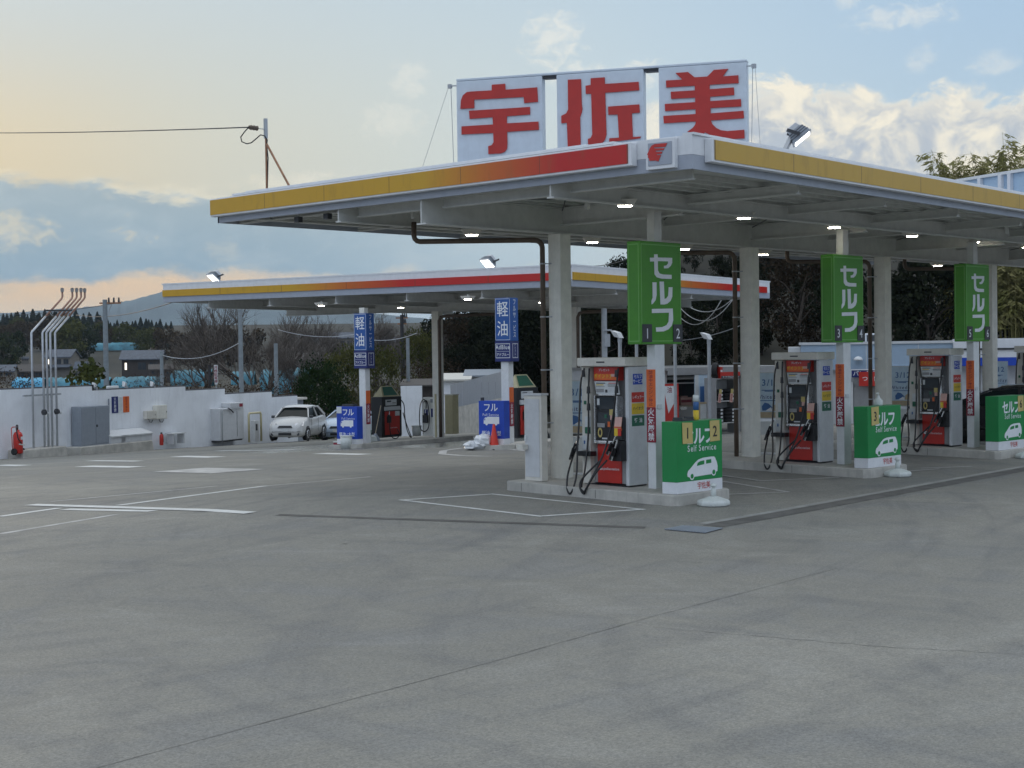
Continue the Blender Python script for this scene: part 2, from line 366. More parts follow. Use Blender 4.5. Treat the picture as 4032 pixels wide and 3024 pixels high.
# ================================================================== THE SETTING: forecourt, markings, drain
def concrete():
    m = bpy.data.materials.new('forecourt_concrete'); m.use_nodes = True; T = NT(m.node_tree); b = T.n['Principled BSDF']
    g = T.new('ShaderNodeTexCoord').outputs['Object']
    big = T.noise(g, 0.11, 5, 0.6, 0.4); mid = T.noise(g, 0.55, 6, 0.65, 0.6); fine = T.noise(g, 9.0, 5, 0.7); grain = T.noise(g, 75.0, 3, 0.7)
    X, Y, _ = T.xyz(g)
    c = T.mix(T.step(big, 0.36, 0.64), (0.212, 0.205, 0.178), (0.270, 0.258, 0.222))
    c = T.mix(T.m('MULTIPLY', T.step(mid, 0.46, 0.66), 0.5), c, (0.205, 0.208, 0.205))
    c = T.mix(T.m('MULTIPLY', T.step(mid, 0.46, 0.30), 0.30), c, (0.33, 0.325, 0.30))
    # sweeping tyre tracks: rings round far-off turning centres
    for cx, cy, fr, lo, hi, st in ((9.0, 31.0, 0.52, 0.56, 0.74, 0.36), (24.0, -6.0, 0.34, 0.57, 0.74, 0.36), (-4.0, 6.0, 0.45, 0.58, 0.76, 0.32), (30.0, 4.0, 0.8, 0.58, 0.78, 0.26)):
        r = T.m('SQRT', T.m('ADD', T.m('POWER', T.m('SUBTRACT', X, cx), 2.0), T.m('POWER', T.m('SUBTRACT', Y, cy), 2.0)))
        nn = T.noise(T.comb(T.m('MULTIPLY', r, 2.1*fr), T.m('MULTIPLY', T.m('ARCTAN2', T.m('SUBTRACT', Y, cy), T.m('SUBTRACT', X, cx)), 1.3)), 2.2, 4, 0.6)
        msk = T.m('MULTIPLY', T.step(nn, lo-0.06, hi-0.1), T.step(mid, 0.36, 0.56))
        c = T.mix(T.m('MULTIPLY', msk, st*0.95), c, (0.13, 0.13, 0.128))
    strk = T.noise(T.comb(T.m('MULTIPLY', T.m('ADD', X, Y), 0.9), T.m('MULTIPLY', T.m('SUBTRACT', Y, X), 0.18)), 1.1, 5, 0.7)
    c = T.mix(T.m('MULTIPLY', T.step(strk, 0.54, 0.72), 0.26), c, (0.34, 0.335, 0.315))
    spots = T.noise(g, 1.7, 3, 0.5)
    c = T.mix(T.m('MULTIPLY', T.step(spots, 0.70, 0.76), 0.35), c, (0.11, 0.108, 0.10))
    c = T.mix(T.m('MULTIPLY', T.step(fine, 0.35, 0.70), 0.34), c, (0.17, 0.172, 0.165))
    g2 = T.noise(g, 30.0, 4, 0.8)
    gr = T.m('MULTIPLY_ADD', T.step(grain, 0.25, 0.75), 0.46, T.m('MULTIPLY_ADD', T.step(g2, 0.32, 0.68), 0.38, 0.58))
    c = T.mix(1.0, c, T.comb(gr, gr, gr), 'MULTIPLY')
    # washed-down wet patch in front of the far pumps
    wx = T.m('SUBTRACT', X, 36.5); wy = T.m('SUBTRACT', Y, 37.5)
    wd = T.m('SQRT', T.m('ADD', T.m('POWER', T.m('MULTIPLY', wx, 0.8), 2.0), T.m('POWER', T.m('MULTIPLY', wy, 0.8), 2.0)))
    wet = T.step(T.m('ADD', wd, T.m('MULTIPLY', T.noise(g, 0.5, 5, 0.6), -7.0)), 2.6, 1.2)
    c = T.mix(T.m('MULTIPLY', wet, 0.55), c, (0.09, 0.09, 0.09))
    T.put(b.inputs['Base Color'], c)
    T.put(b.inputs['Roughness'], T.m('SUBTRACT', T.m('MULTIPLY_ADD', mid, 0.25, 0.62), T.m('MULTIPLY', wet, 0.55), clamp=True))
    b.inputs['Specular IOR Level'].default_value = 0.35
    bn = T.new('ShaderNodeBump'); bn.inputs['Strength'].default_value = 0.30; bn.inputs['Distance'].default_value = 0.012
    T.l.new(T.m('ADD', T.m('MULTIPLY', grain, 0.6), fine), bn.inputs['Height']); T.l.new(bn.outputs[0], b.inputs['Normal'])
    return m
M['conc'] = concrete(); M['spot'] = mat('oil_stain', (0.13, 0.128, 0.12), 0.7, var=.2)
def sheet(x0, x1, y0, y1, nx, ny, dz=0.0):
    vs = [(x0+(x1-x0)*i/nx, y0+(y1-y0)*j/ny) for j in range(ny+1) for i in range(nx+1)]
    return [(x, y, gz(x, y)+dz) for x, y in vs], [(j*(nx+1)+i, j*(nx+1)+i+1, (j+1)*(nx+1)+i+1, (j+1)*(nx+1)+i) for j in range(ny) for i in range(nx)]
mb = MB(); mb.add(*sheet(-40, 70, -30, 72, 220, 204), smooth=True)
setting(mb.build('forecourt', M['conc']))

def strip(a, b, w, mb, dz=0.005, m=None, n=10, taper=None):     # painted line on the ground between two ground points
    a = Vector(a); b = Vector(b); d = (b-a); d.z = 0; L = d.length; d.normalize(); sd = Vector((-d.y, d.x, 0))
    n = max(2, int(L/0.8)); vs = []
    for i in range(n+1):
        p = a+(b-a)*(i/n); w2 = (w if taper is None else w+(taper-w)*i/n)/2
        for s_ in (-1, 1):
            k = p+sd*w2*s_; vs.append((k.x, k.y, gz(k.x, k.y)+dz))
    mb.add(vs, [(2*i, 2*i+2, 2*i+3, 2*i+1) for i in range(n)], m); return mb
def G2(px, py): return at_g(px*S, py*S)
# painted bays beside the islands
def bay(name, corners, w):
    k = MB(); c = [G2(*p) for p in corners]; n = len(c)
    for i in range(n):
        d = (c[(i+1) % n]-c[i]).normalized()*w/2
        strip(c[i]-d if i % 2 == 0 else c[i]+d*1.02, c[(i+1) % n]+d if i % 2 == 0 else c[(i+1) % n]-d*1.02, w, k)
    setting(k.build(name, M['mark']))
bay('road_marking', ((868, 1081), (1166, 1116), (1387, 1101), (1064, 1068)), 0.10)
k = MB()
for a, b in (((1560, 1062), (1680, 1062.5)), ((1562, 1068), (1684, 1062)), ((1560, 1038.5), (1700, 1063))): pass
strip(G2(1484+76, 1040), G2(1703, 1063), 0.09, k); strip(G2(1703, 1063), G2(1562, 1069), 0.09, k)
strip(G2(1560, 1028), G2(1640, 1039.5), 0.09, k, 0.009); strip(G2(1640, 1039.5), G2(1812, 1032), 0.09, k)
strip(G2(1990, 1012), G2(2100, 1008), 0.08, k); strip(G2(1960, 1019), G2(2030, 1013.5), 0.08, k, 0.009)
setting(k.build('road_marking', M['markw']))
k = MB(); strip(G2(66, 1091), G2(541, 1109), 0.30, k, 0.009); setting(k.build('road_marking', M['mark']))
k = MB(); strip(G2(140, 1101), G2(330, 1104.6), 0.26, k, 0.006); setting(k.build('road_marking', M['mark']))
k = MB(); strip(G2(0, 1116), G2(128, 1098), 0.16, k, 0.004); strip(G2(255, 1092), G2(573, 1050), 0.16, k, 0.004); setting(k.build('road_marking', M['mark']))
k = MB(); strip(G2(0, 1154), G2(250, 1112), 0.12, k, 0.003); strip(G2(110, 1084), G2(470, 1050), 0.10, k, 0.003); strip(G2(573, 1050), G2(800, 1030), 0.12, k, 0.003); setting(k.build('road_marking', M['markw']))
k = MB()
for a, b, w in (((0, 1005), (52, 1006), .5), ((180, 1007.5), (296, 1009.5), .55), ((385, 986), (470, 988), .6), ((195, 995.5), (300, 996.5), .4), ((470, 974), (640, 972), .5), ((690, 980), (790, 982), .5)):
    strip(G2(*a), G2(*b), w, k, 0.006)
setting(k.build('road_marking', M['mark']))
k = MB(); strip(G2(388, 1015), G2(515, 1018.5), 1.5, k, 0.006); setting(k.build('paved_patch', M['markw']))
k = MB()                                                                  # faint half ring near the far pumps
ring = [(1150, 975), (1060, 968), (1000, 968), (958, 974), (955, 981), (1000, 985), (1060, 986)]
for a, b in zip(ring, ring[1:]): strip(G2(*a), G2(*b), 0.22, k, 0.006)
setting(k.build('road_marking', M['markw']))
# drainage channel round the canopy apron and its iron grate
M['chan'] = mat('channel_concrete', (0.115, 0.11, 0.10), 0.85, var=0.25, scale=2.5, bump=0.3)
M['chan2'] = mat('channel_edge', (0.30, 0.295, 0.275), 0.85, var=0.18, scale=3)
k = MB(); dA = G2(1500, 1144); d1 = G2(2212, 1014.5); d1 = dA+(d1-dA)*1.6
dn = (d1-dA).normalized(); strip(dA+dn*0.45, d1, 0.34, k, 0.004); setting(k.build('drain_channel', M['chan']))
k = MB(); d0 = G2(600, 1112.5); strip(d0, dA-(dA-d0).normalized()*0.7, 0.20, k, 0.004); setting(k.build('drain_channel', M['chan']))
k = MB(); o2 = Vector((0, 0.27, 0)); strip(dA+dn*0.6+o2, d1+o2, 0.14, k, 0.0035); setting(k.build('channel_edge', M['chan2']))
k = MB(); gc = [G2(*p) for p in ((1434, 1145.5), (1474, 1137.5), (1562, 1143), (1524, 1153))]
k.add([(p.x, p.y, gz(p.x, p.y)+0.010) for p in gc], [(0, 3, 2, 1)], M['dark'])
for i in range(14):
    t = (i+0.5)/14; a = gc[0]+(gc[3]-gc[0])*t; b = gc[1]+(gc[2]-gc[1])*t
    k.obox((a.x, a.y, a.z+0.014), (b.x, b.y, b.z+0.014), 0.03, 0.012, M['dull'])
tag(k.build('drain_grate'), 'dark iron drain grate where the two drain channels meet', 'drain grate')
# saw-cut joints and cracks in the slab
M['joint'] = mat('joint_sealant', (0.180, 0.176, 0.160), 0.85, var=0.3, scale=5)
k = MB()
def G0(px, py): return at_g(px, py)
def wob(pts, w, amp=0.03, seg=14):
    for a, b in zip(pts, pts[1:]):
        pr = a
        for i in range(1, seg+1):
            t = i/seg; p = a+(b-a)*t; p = p+Vector((random.uniform(-amp, amp), random.uniform(-amp, amp), 0)) if i < seg else p
            strip(pr, p, w*random.uniform(0.5, 1.2), k, 0.003); pr = p
wob([G0(250, 3060), G0(2016, 2586), G0(2570, 2428), G0(3290, 2240)], 0.012, 0.004)
wob([G0(2570, 2470), G0(3020, 2510), G0(3500, 2550), G0(4060, 2580)], 0.010, 0.02)
setting(k.build('slab_joint', M['joint']))
k = MB()
for px, py in ((1360, 2142),):
    p = at_g(px, py); a = random.uniform(0, 3); r = random.uniform(.03, .06)
    k.add([(p.x+cos(a+t*pi/4)*r*random.uniform(.6, 1.5), p.y+sin(a+t*pi/4)*r*random.uniform(.5, 1.1), gz(p.x, p.y)+0.004) for t in range(8)], [tuple(range(8))], M['joint'])
setting(k.build('oil_spots', M['spot']))

# ================================================================== NEAR CANOPY
IX = [19.353, 25.24, 30.615, 36.0]; IY = 15.591
CX0, CY1, CZ0, CZ1 = 16.75, 23.65, 5.0, 5.47                               # left edge, far edge, underside and top of the fascia
canopy = thing('main_canopy', 'large white pump canopy with yellow and red fascia strips over the self service pumps', 'canopy', (CX0, 14.0, 0))
CO = Vector((CX0, 14.0, 0))
def L(p): return Vector(p)-CO                                             # world -> canopy coordinates
nA = at_x(2485, 700, CX0); cA = Vector((CX0, nA.y, 0))                    # chamfered near corner
cB = at_z(2726, 664, CZ0); cB = Vector((cB.x, cB.y, 0))
RD = Vector((cos(radians(3.2)), sin(radians(3.2)), 0)); cC = cB+RD*24; cD = Vector((cC.x, CY1, 0)); cE = Vector((CX0, CY1, 0))
plan = [cA, cB, cC, cD, cE]
def fascia_run(mbu, a, b, out):
    a = Vector(a); b = Vector(b); t = 0.05
    def bx(z0, z1, d0, d1, m, ea=0.0, eb=0.0):
        dd = (b-a).normalized(); p = a-dd*ea; r = b+dd*eb
        p0, p1, r0, r1 = p+out*d0, p+out*d1, r+out*d0, r+out*d1
        mbu.hexa([L(x+EZ*z0) for x in (p0, r0, r1, p1)], [L(x+EZ*z1) for x in (p0, r0, r1, p1)], m)
    return bx
k = MB(); cdir = (cB-cA).normalized(); cout = Vector((cdir.y, -cdir.x, 0)); 
if cout.dot(Vector((-1, -1, 0))) < 0: cout = -cout
bx = fascia_run(k, cA, cE, -EX); bx(CZ0, 5.20, -0.04, 0, M['fascg']); bx(5.203, CZ1, -0.04, 0, M['fasc'])
rout = Vector((RD.y, -RD.x, 0)); bx = fascia_run(k, cB, cC, rout); bx(CZ0, 5.20, -0.04, 0, M['fascg']); bx(5.203, CZ1, -0.04, 0, M['fasc'])
bx = fascia_run(k, cA, cB, cout); bx(CZ0, 5.20, -0.045, 0.002, M['fascg']); bx(5.203, CZ1, -0.045, 0.002, M['fasc'])
bx = fascia_run(k, cE, cD, EY); bx(CZ0, CZ1, -0.04, 0, M['fascg'])
k.build('fascia', parent=canopy)
# coping flashing along the top
k = MB()
bx = fascia_run(k, cA, cE, -EX); bx(CZ1+.002, CZ1+.035, -0.16, 0.025, M['fasc'], -0.3, -0.5); bx(CZ1+.037, CZ1+.065, -0.3, -0.06, M['fasc'], -0.9, -0.8)
bx = fascia_run(k, cB, cC, rout); bx(CZ1+.002, CZ1+.035, -0.16, 0.025, M['fasc'], 0.0)
k.build('coping', parent=canopy)
# coloured strip boxes standing proud of the fascia
def strip_mat(name, stops):
    m = mat(name, (0.6, 0.4, 0.05), 0.35, var=0.04); T = NT(m.node_tree); b = T.n['Principled BSDF']
    for l_ in list(b.inputs['Base Color'].links): m.node_tree.links.remove(l_)
    r = T.new('ShaderNodeValToRGB'); u = T.xyz(T.new('ShaderNodeTexCoord').outputs['Generated'])
    cr = r.color_ramp; cr.elements[0].position = stops[0][0]; cr.elements[0].color = (*stops[0][1], 1); cr.elements[1].position = stops[-1][0]; cr.elements[1].color = (*stops[-1][1], 1)
    for p, c in stops[1:-1]: e = cr.elements.new(p); e.color = (*c, 1)
    g = T.new('ShaderNodeTexCoord').outputs['Object']
    x = T.xyz(g); sv = T.noise(T.comb(T.m('MULTIPLY', x[0], 5), T.m('MULTIPLY', x[1], 5), T.m('MULTIPLY', x[2], 1.2)), 1.0, 5, 0.65)
    T.l.new(u[stops is STOP_L and 1 or 0], r.inputs[0])
    cc = T.mix(T.m('MULTIPLY', T.step(sv, 0.5, 0.75), 0.26), r.outputs[0], (0.20, 0.12, 0.03))
    seam = T.m('LESS_THAN', T.m('FRACT', T.m('MULTIPLY', u[stops is STOP_L and 1 or 0], 6.0 if stops is STOP_L else 11.0)), 0.010)
    T.put(b.inputs['Base Color'], T.mix(T.m('MULTIPLY', seam, 0.6), cc, (0.10, 0.05, 0.02)))
    return m
YE, ORA, RE = (0.58, 0.325, 0.014), (0.56, 0.13, 0.012), (0.52, 0.014, 0.010)
YR = (0.54, 0.33, 0.045)
STOP_L = [(0.0, RE), (0.13, RE), (0.27, ORA), (0.42, YE), (1.0, YE)]
STOP_R = [(0.0, YR), (0.50, YR), (0.66, ORA), (0.85, RE), (1.0, RE)]
M['stripL'] = strip_mat('strip_yellow_to_red', STOP_L); M['stripR'] = strip_mat('strip_yellow', STOP_R)
zt, zb = 5.418, 5.145
def strip_box(a, b, out, ms):
    k = MB(); bx = fascia_run(k, a, b, out)
    bx(zb-0.035, zt+0.025, 0.002, 0.13, M['fasc'])
    t = k.build('strip_frame', parent=canopy, bevel=0.01)
    k = MB(); bx = fascia_run(k, a, b, out); bx(zb, zt, 0.131, 0.142, ms, -0.06, -0.02); k.build('colour_strip', parent=canopy)
pe = at_x(2484, 610, CX0-0.14); strip_box(Vector((CX0, pe.y, 0)), cE+Vector((0, 0.06, 0)), -EX, M['stripL'])
strip_box(cB+RD*0.30, cC, rout, M['stripR'])
# emblem panel on the chamfer
em = at_plane(2602, 602, cA+EZ*5.2+cout*0.10, cout); k = MB(); e0 = em-cdir*0.0
def on_ch(px, py, d=0.0): return at_plane(px, py, cA+cout*(0.10+d), cout)
c4 = [on_ch(*p) for p in ((2542, 672), (2655, 656), (2655, 538), (2542, 553))]
zlo, zhi = (c4[0].z+c4[1].z)/2, (c4[2].z+c4[3].z)/2; s0 = (c4[0]-cA).dot(cdir); s1 = (c4[1]-cA).dot(cdir)
def chp(s_, z, d): return L(cA+cdir*s_+cout*d+EZ*z)
k.hexa([chp(s0, zlo, 0.004), chp(s1, zlo, 0.004), chp(s1, zlo, .09), chp(s0, zlo, .09)], [chp(s0, zhi, 0.004), chp(s1, zhi, 0.004), chp(s1, zhi, .09), chp(s0, zhi, .09)], M['fasc'])
k.hexa([chp(s0+.04, zlo+.05, 0.092), chp(s1-.04, zlo+.05, 0.092), chp(s1-.04, zlo+.05, .10), chp(s0+.04, zlo+.05, .10)], [chp(s0+.04, zhi-.05, 0.092), chp(s1-.04, zhi-.05, 0.092), chp(s1-.04, zhi-.05, .10), chp(s0+.04, zhi-.05, .10)], M['fascg'])
k.build('emblem_panel', parent=canopy, bevel=0.012)
k = MB()                                                     # red head in profile with swept hair, crop px -> photo px
def E3(p): return (2200+p[0]/3.16, 480+p[1]/3.16)
head = [(1100, 405), (1118, 372), (1133, 330), (1160, 292), (1200, 275), (1350, 262), (1328, 310), (1185, 318), (1190, 330), (1318, 328), (1302, 350), (1205, 358), (1212, 372), (1292, 370), (1280, 395), (1218, 402), (1222, 412), (1275, 410), (1240, 492), (1205, 480), (1160, 482), (1128, 485), (1125, 455), (1108, 440), (1115, 420)]
k.poly3([L(on_ch(*E3(p), 0.004)) for p in head], cout, 0.004, M['red']); k.build('emblem', parent=canopy)
# deck, girders, cross beams
k = MB()
dk = [L(p+EZ*5.14) for p in plan]
k.prism([(p.x, p.y) for p in dk], (0, 0, 5.14), EX, -EY*-1, 0.0, M['deck'])
k.prism([(p.x, p.y) for p in dk], (0, 0, 5.42), EX, EY, 0.0, M['fascg'])
y0 = 12.9
for i in range(26):                                          # ribs of the folded-plate deck, along X
    y = 13.7+i*0.38
    if y < CY1-0.2: k.box(L((CX0+.05, 0, 0)).x, L((CX0+23.5, 0, 0)).x, L((0, y, 0)).y, L((0, y+0.10, 0)).y, 5.075, 5.137, M['deck'])
k.build('roof_deck', parent=canopy)
GY = 17.95+0.15
def ibeam(k, p, q_, z0, z1, w, m):
    p = L(p); q_ = L(q_); h = z1-z0
    for zc, hh, ww in ((z0+0.012, 0.024, w), (z1-0.012, 0.024, w), ((z0+z1)/2, h-0.05, 0.03)):
        k.obox((p.x, p.y, zc), (q_.x, q_.y, zc), ww, hh, m)
girder_x1 = CX0+22.5
k = MB(); ibeam(k, (CX0+.06, GY, 0), (girder_x1, GY, 0), 4.60, 5.07, 0.22, M['steel']); k.build('girder', parent=canopy)
k = MB(); ibeam(k, (CX0+.06, 15.25, 0), (girder_x1, 15.25, 0), 4.80, 5.07, 0.14, M['steel']); k.build('purlin', parent=canopy)
k = MB(); ibeam(k, (CX0+.06, 20.2, 0), (girder_x1, 20.2, 0), 4.78, 5.07, 0.14, M['steel']); k.build('purlin', parent=canopy)
k = MB(); ibeam(k, (CX0+.06, 22.6, 0), (girder_x1, 22.6, 0), 4.99, 5.07, 0.12, M['steel']); k.build('purlin', parent=canopy)
for i in range(8):
    x = IX[0]+0.82-2.95+i*2.93; big = i % 2 == 1
    if x < CX0+0.2: continue
    ya = cB.y+0.25+(x-cB.x)*0.056
    k = MB(); ibeam(k, (x, 15.33, 0), (x, GY-.12, 0), 4.74 if big else 4.88, 5.06, 0.16 if big else 0.10, M['steel']); ibeam(k, (x, ya, 0), (x, 15.17, 0), 4.90, 5.06, 0.14 if big else 0.10, M['steel'])
    ibeam(k, (x, GY+.12, 0), (x, 20.12, 0), 4.80 if big else 4.88, 5.06, 0.16 if big else 0.10, M['steel']); ibeam(k, (x, 20.28, 0), (x, CY1-.1, 0), 5.0, 5.07, 0.10, M['steel'])
    k.build('cross_beam', parent=canopy)
k = MB()                                                     # diagonal rod bracing under the deck
for i in range(7):
    x = IX[0]+0.82-2.93+i*2.93
    k = MB(); k.cyl(L((x+.1, 15.35, 5.0)), L((x+2.8, 17.9, 5.0)), 0.011, n=5, m=M['dark']); k.build('bracing_rod', parent=canopy); k = MB(); k.cyl(L((x+.1, 17.9, 5.02)), L((x+2.8, 15.35, 5.02)), 0.011, n=5, m=M['dark']); k.build('bracing_rod', parent=canopy)
# hanger struts seen at the rim
k = MB()
for px, py in ((1230+0, 0),): pass
for x, y in ((CX0+.9, 19.2), (CX0+2.0, 16.2), (29.9, 14.3), (34.5, 14.6)): k = MB(); k.box(L((x-.03, 0, 0)).x, L((x+.03, 0, 0)).x, L((0, y-.03, 0)).y, L((0, y+.03, 0)).y, 4.82, 5.07, M['steel']); k.build('hanger', parent=canopy)
# columns with downpipes
for i in range(4):
    x = IX[i]+0.674; zb_ = gz(x, 18)+0.15
    k = MB(); k.box(L((x, 0, 0)).x, L((x+.29, 0, 0)).x, L((0, 17.95, 0)).y, L((0, 18.24, 0)).y, zb_, 4.60, M['ivory'])
    c = k.build('column', parent=canopy, bevel=0.012)
    k = MB(); k.box(L((x-.03, 0, 0)).x, L((x+.32, 0, 0)).x, L((0, 17.92, 0)).y, L((0, 18.27, 0)).y, zb_+.004, zb_+.02, M['ivory']); k.build('base_plate', parent=c)
    k = MB(); pc = Vector((x-.085, 18.30, 0)); pts = [pc+EZ*zb_, pc+EZ*4.36]
    dirh = Vector((-0.69, 0.72, 0)) if i == 0 else Vector((-.8, .6, 0))
    for a in (20, 45, 70): pts.append(pc+EZ*(4.36+.14*sin(radians(a)))+dirh*(.14-.14*cos(radians(a))))
    ln = 2.2 if i == 0 else 1.9
    pts += [pc+EZ*4.5+dirh*.14, pc+EZ*4.5+dirh*ln]
    for a in (30, 60, 90): pts.append(pc+EZ*(4.5+.1-.1*cos(radians(a)))+dirh*(ln+.1*sin(radians(a))))
    pts.append(pc+EZ*4.85+dirh*(ln+.1))
    k.tube([L(p) for p in pts], 0.048, 10, M['brown'])
    dp = k.build('downpipe', parent=canopy)
    k = MB()
    for z in (1.0, 1.95, 2.9, 3.85):
        k.cyl(L(pc+EZ*(zb_+z)), L(pc+EZ*(zb_+z+.025)), 0.056, n=12, m=M['galv']); k.obox(L(pc+EZ*(zb_+z+.012)), L((x+.05, 18.1, zb_+z+.012)), .02, .02, M['galv'])
    k.build('pipe_bracket', parent=dp)
# fixture boxes hung on the left rim
for px, py in ((1175, 865), (1290, 852)):
    k = MB(); p = L(at_z(px, py, 4.93)); k.box(p.x-.05, p.x+.05, p.y-.06, p.y+.06, p.z-.05, p.z+.05, M['dark']); k.box(p.x-.02, p.x+.02, p.y-.02, p.y+.02, p.z+.05, p.z+.14, M['steel']); k.build('fixture_box', parent=canopy)

# canopy lamps: each hangs on a beam
def lamp_proto(loc, label):
    t = thing('canopy_lamp', label, 'lamp', loc, 0, 'lamps under the main canopy'); t.scale = (.74,)*3
    k = MB(); k.hexa([(-.15, -.18, .03), (.15, -.18, .03), (.15, .18, .03), (-.15, .18, .03)], [(-.2, -.26, .16), (.2, -.26, .16), (.2, .26, .16), (-.2, .26, .16)], M['beige'])
    k.build('housing', parent=t, bevel=0.01)
    k = MB(); k.box(-.05, .05, -.145, .145, 0.008, 0.028, M['lamp']); k.build('diffuser', parent=t, bevel=0.012)
    k = MB(); k.cyl((0, 0, .17), (0, 0, .24), .02, n=8, m=M['steel']); k.build('stem', parent=t)
    return t
LW = ['nearest the emblem corner', 'second from the emblem corner', 'third from the emblem corner', 'fourth from the emblem corner', 'fifth from the emblem corner', 'sixth, at the far right']
row1 = [(2461, 815), (2929, 864), (3285, 900), (3591, 933), (3836, 957), (4045, 978)]
l0 = None
yaw_l = YAW-pi/2+0.75
for i, (px, py) in enumerate(row1):
    p = at_z(px, py, 4.78); lb = 'lit canopy lamp in the front row, '+LW[i]
    if l0 is None: l0 = lamp_proto(p, lb); l0.rotation_euler = (0, 0, YAW)
    else: dup(l0, p, YAW, lb)
row2 = [((1858, 929), 'lit canopy lamp of the back row left of the first pillar, above the brown drainpipe'), ((2332, 959), 'lit canopy lamp of the back row just right of the first pillar'),
        ((2695, 985), 'lit canopy lamp of the back row just right of the sign numbered 1 and 2'), ((3005, 1006), 'lit canopy lamp of the back row just right of the second pillar'), ((3692, 1049), 'lit canopy lamp of the back row left of the sign numbered 5 and 6')]
for (px, py), lb in row2: dup(l0, at_z(px, py, 4.64), YAW, lb)
# ================================================================== ROOF: name sign, mast, floodlights
SA = radians(117); sR = at_d(2940, 231.5, 25.5); sdirn = Vector((cos(SA), sin(SA), 0)); sn = Vector((-sdirn.y, sdirn.x, 0))
if sn.dot(ORG-sR) < 0: sn = -sn
def on_s(px, py, d=0.0): return at_plane(px, py, sR+sn*d, sn)
sL = on_s(1796, 312); sW = (sL-sR).dot(sdirn); zS1 = (sL.z+sR.z)/2; zS0 = CZ1+0.02
rsign = thing('roof_sign', 'big white rooftop sign board with three red characters', 'roof sign', (sR.x, sR.y, zS0))
def LS(p): return Vector(p)-Vector((sR.x, sR.y, zS0))
def sp(s_, z, d=0.0): return LS(Vector((sR.x, sR.y, 0))+sdirn*s_+sn*d+EZ*z)
def gap(ax, ay, bx_, by_): return [(on_s(ax, ay)-sR).dot(sdirn), (on_s(bx_, by_)-sR).dot(sdirn)]
C6 = lambda p: (1700+p[0]/1.58, 200+p[1]/1.58)
g1 = gap(*C6((775, 150)), *C6((685, 155))); g2 = gap(*C6((1410, 105)), *C6((1316, 110)))
z_slot = on_s(*C6((1360, 108))).z; z_slot1 = on_s(*C6((730, 150))).z
def slab(s_a, s_b, za, zb2, d0, d1, m, k):
    k.hexa([sp(s_a, za, d0), sp(s_b, za, d0), sp(s_b, za, d1), sp(s_a, za, d1)], [sp(s_a, zb2, d0), sp(s_b, zb2, d0), sp(s_b, zb2, d1), sp(s_a, zb2, d1)], m)
for a, b in ((0, g2[0]), (g2[1], g1[0]), (g1[1], sW)):
    k = MB(); slab(a, b, zS0+0.12, z_slot-0.004, -0.22, 0.0, M['signw'], k); k.build('sign_board', parent=rsign, bevel=0.012)
k = MB(); slab(0, sW, z_slot, zS1, -0.22, 0.0, M['signw'], k)
for g in (g1, g2): slab(g[0]+.01, g[1]-.01, z_slot-.05, z_slot-.006, -0.2, -.03, M['dark'], k)
k.build('top_rail', parent=rsign, bevel=0.012)
k = MB()
for g in (0.3, g2[0]-.5, g2[1]+.6, g1[0]-.5, g1[1]+.6, sW-.3):
    k = MB(); k.obox(sp(g, zS0+.02, -.3), sp(g, zS1-.1, -.3), .08, .08, M['galv'], up=sn); k.obox(sp(g, zS0+.02, -.9), sp(g, zS1-.6, -.32), .06, .06, M['galv'], up=sdirn); k.build('support_frame', parent=rsign)
chars = {
 'a': [[(375, 212), (458, 206), (460, 243), (657, 228), (662, 318), (577, 326), (574, 288), (265, 305), (266, 357), (180, 362), (183, 310), (195, 278), (220, 258), (250, 254), (375, 247)],
       [(234, 374), (612, 350), (613, 397), (468, 408), (469, 452), (665, 441), (668, 492), (470, 505), (472, 580), (470, 610), (455, 630), (430, 639), (354, 643), (353, 594), (375, 588), (386, 570), (384, 512), (187, 521), (187, 471), (383, 459), (380, 414), (237, 424)]],
 'b': [[(848, 181), (930, 177), (934, 330), (938, 360), (934, 385), (924, 415), (928, 598), (848, 606), (842, 448), (808, 452), (807, 406), (838, 390), (850, 365)],
       [(990, 172), (1077, 166), (1078, 207), (1288, 194), (1292, 246), (1080, 262), (1088, 520), (1080, 552), (1060, 578), (1040, 583), (974, 589), (973, 549), (990, 543), (1000, 520), (993, 268), (960, 269), (958, 218), (990, 214)],
       [(1098, 348), (1292, 334), (1296, 385), (1246, 390), (1252, 537), (1303, 534), (1295, 545), (1105, 570), (1106, 545), (1166, 541), (1158, 397), (1100, 399)]],
 'c': [[(1517, 139), (1595, 133), (1637, 166), (1715, 161), (1756, 120), (1845, 113), (1812, 160), (1908, 153), (1910, 202), (1730, 212), (1730, 240), (1880, 229), (1883, 276), (1732, 287), (1733, 314), (1924, 301), (1926, 347), (1735, 357), (1736, 390), (1940, 374), (1943, 420), (1738, 434), (1745, 455), (1770, 480), (1800, 495), (1840, 500), (1945, 492), (1947, 545), (1820, 553), (1770, 540), (1735, 525), (1700, 508), (1690, 520), (1590, 505), (1625, 480), (1640, 460), (1645, 440), (1445, 452), (1442, 406), (1643, 394), (1642, 364), (1453, 376), (1451, 332), (1640, 320), (1639, 292), (1490, 300), (1488, 256), (1638, 247), (1637, 218), (1460, 229), (1458, 186), (1560, 180)]]}
for nm, polys in chars.items():
    k = MB()
    for pl in polys: k.poly3([LS(on_s(*C6(p), 0.006)) for p in pl], sn, 0.02, M['signr'])
    k.build('lettering', parent=rsign)
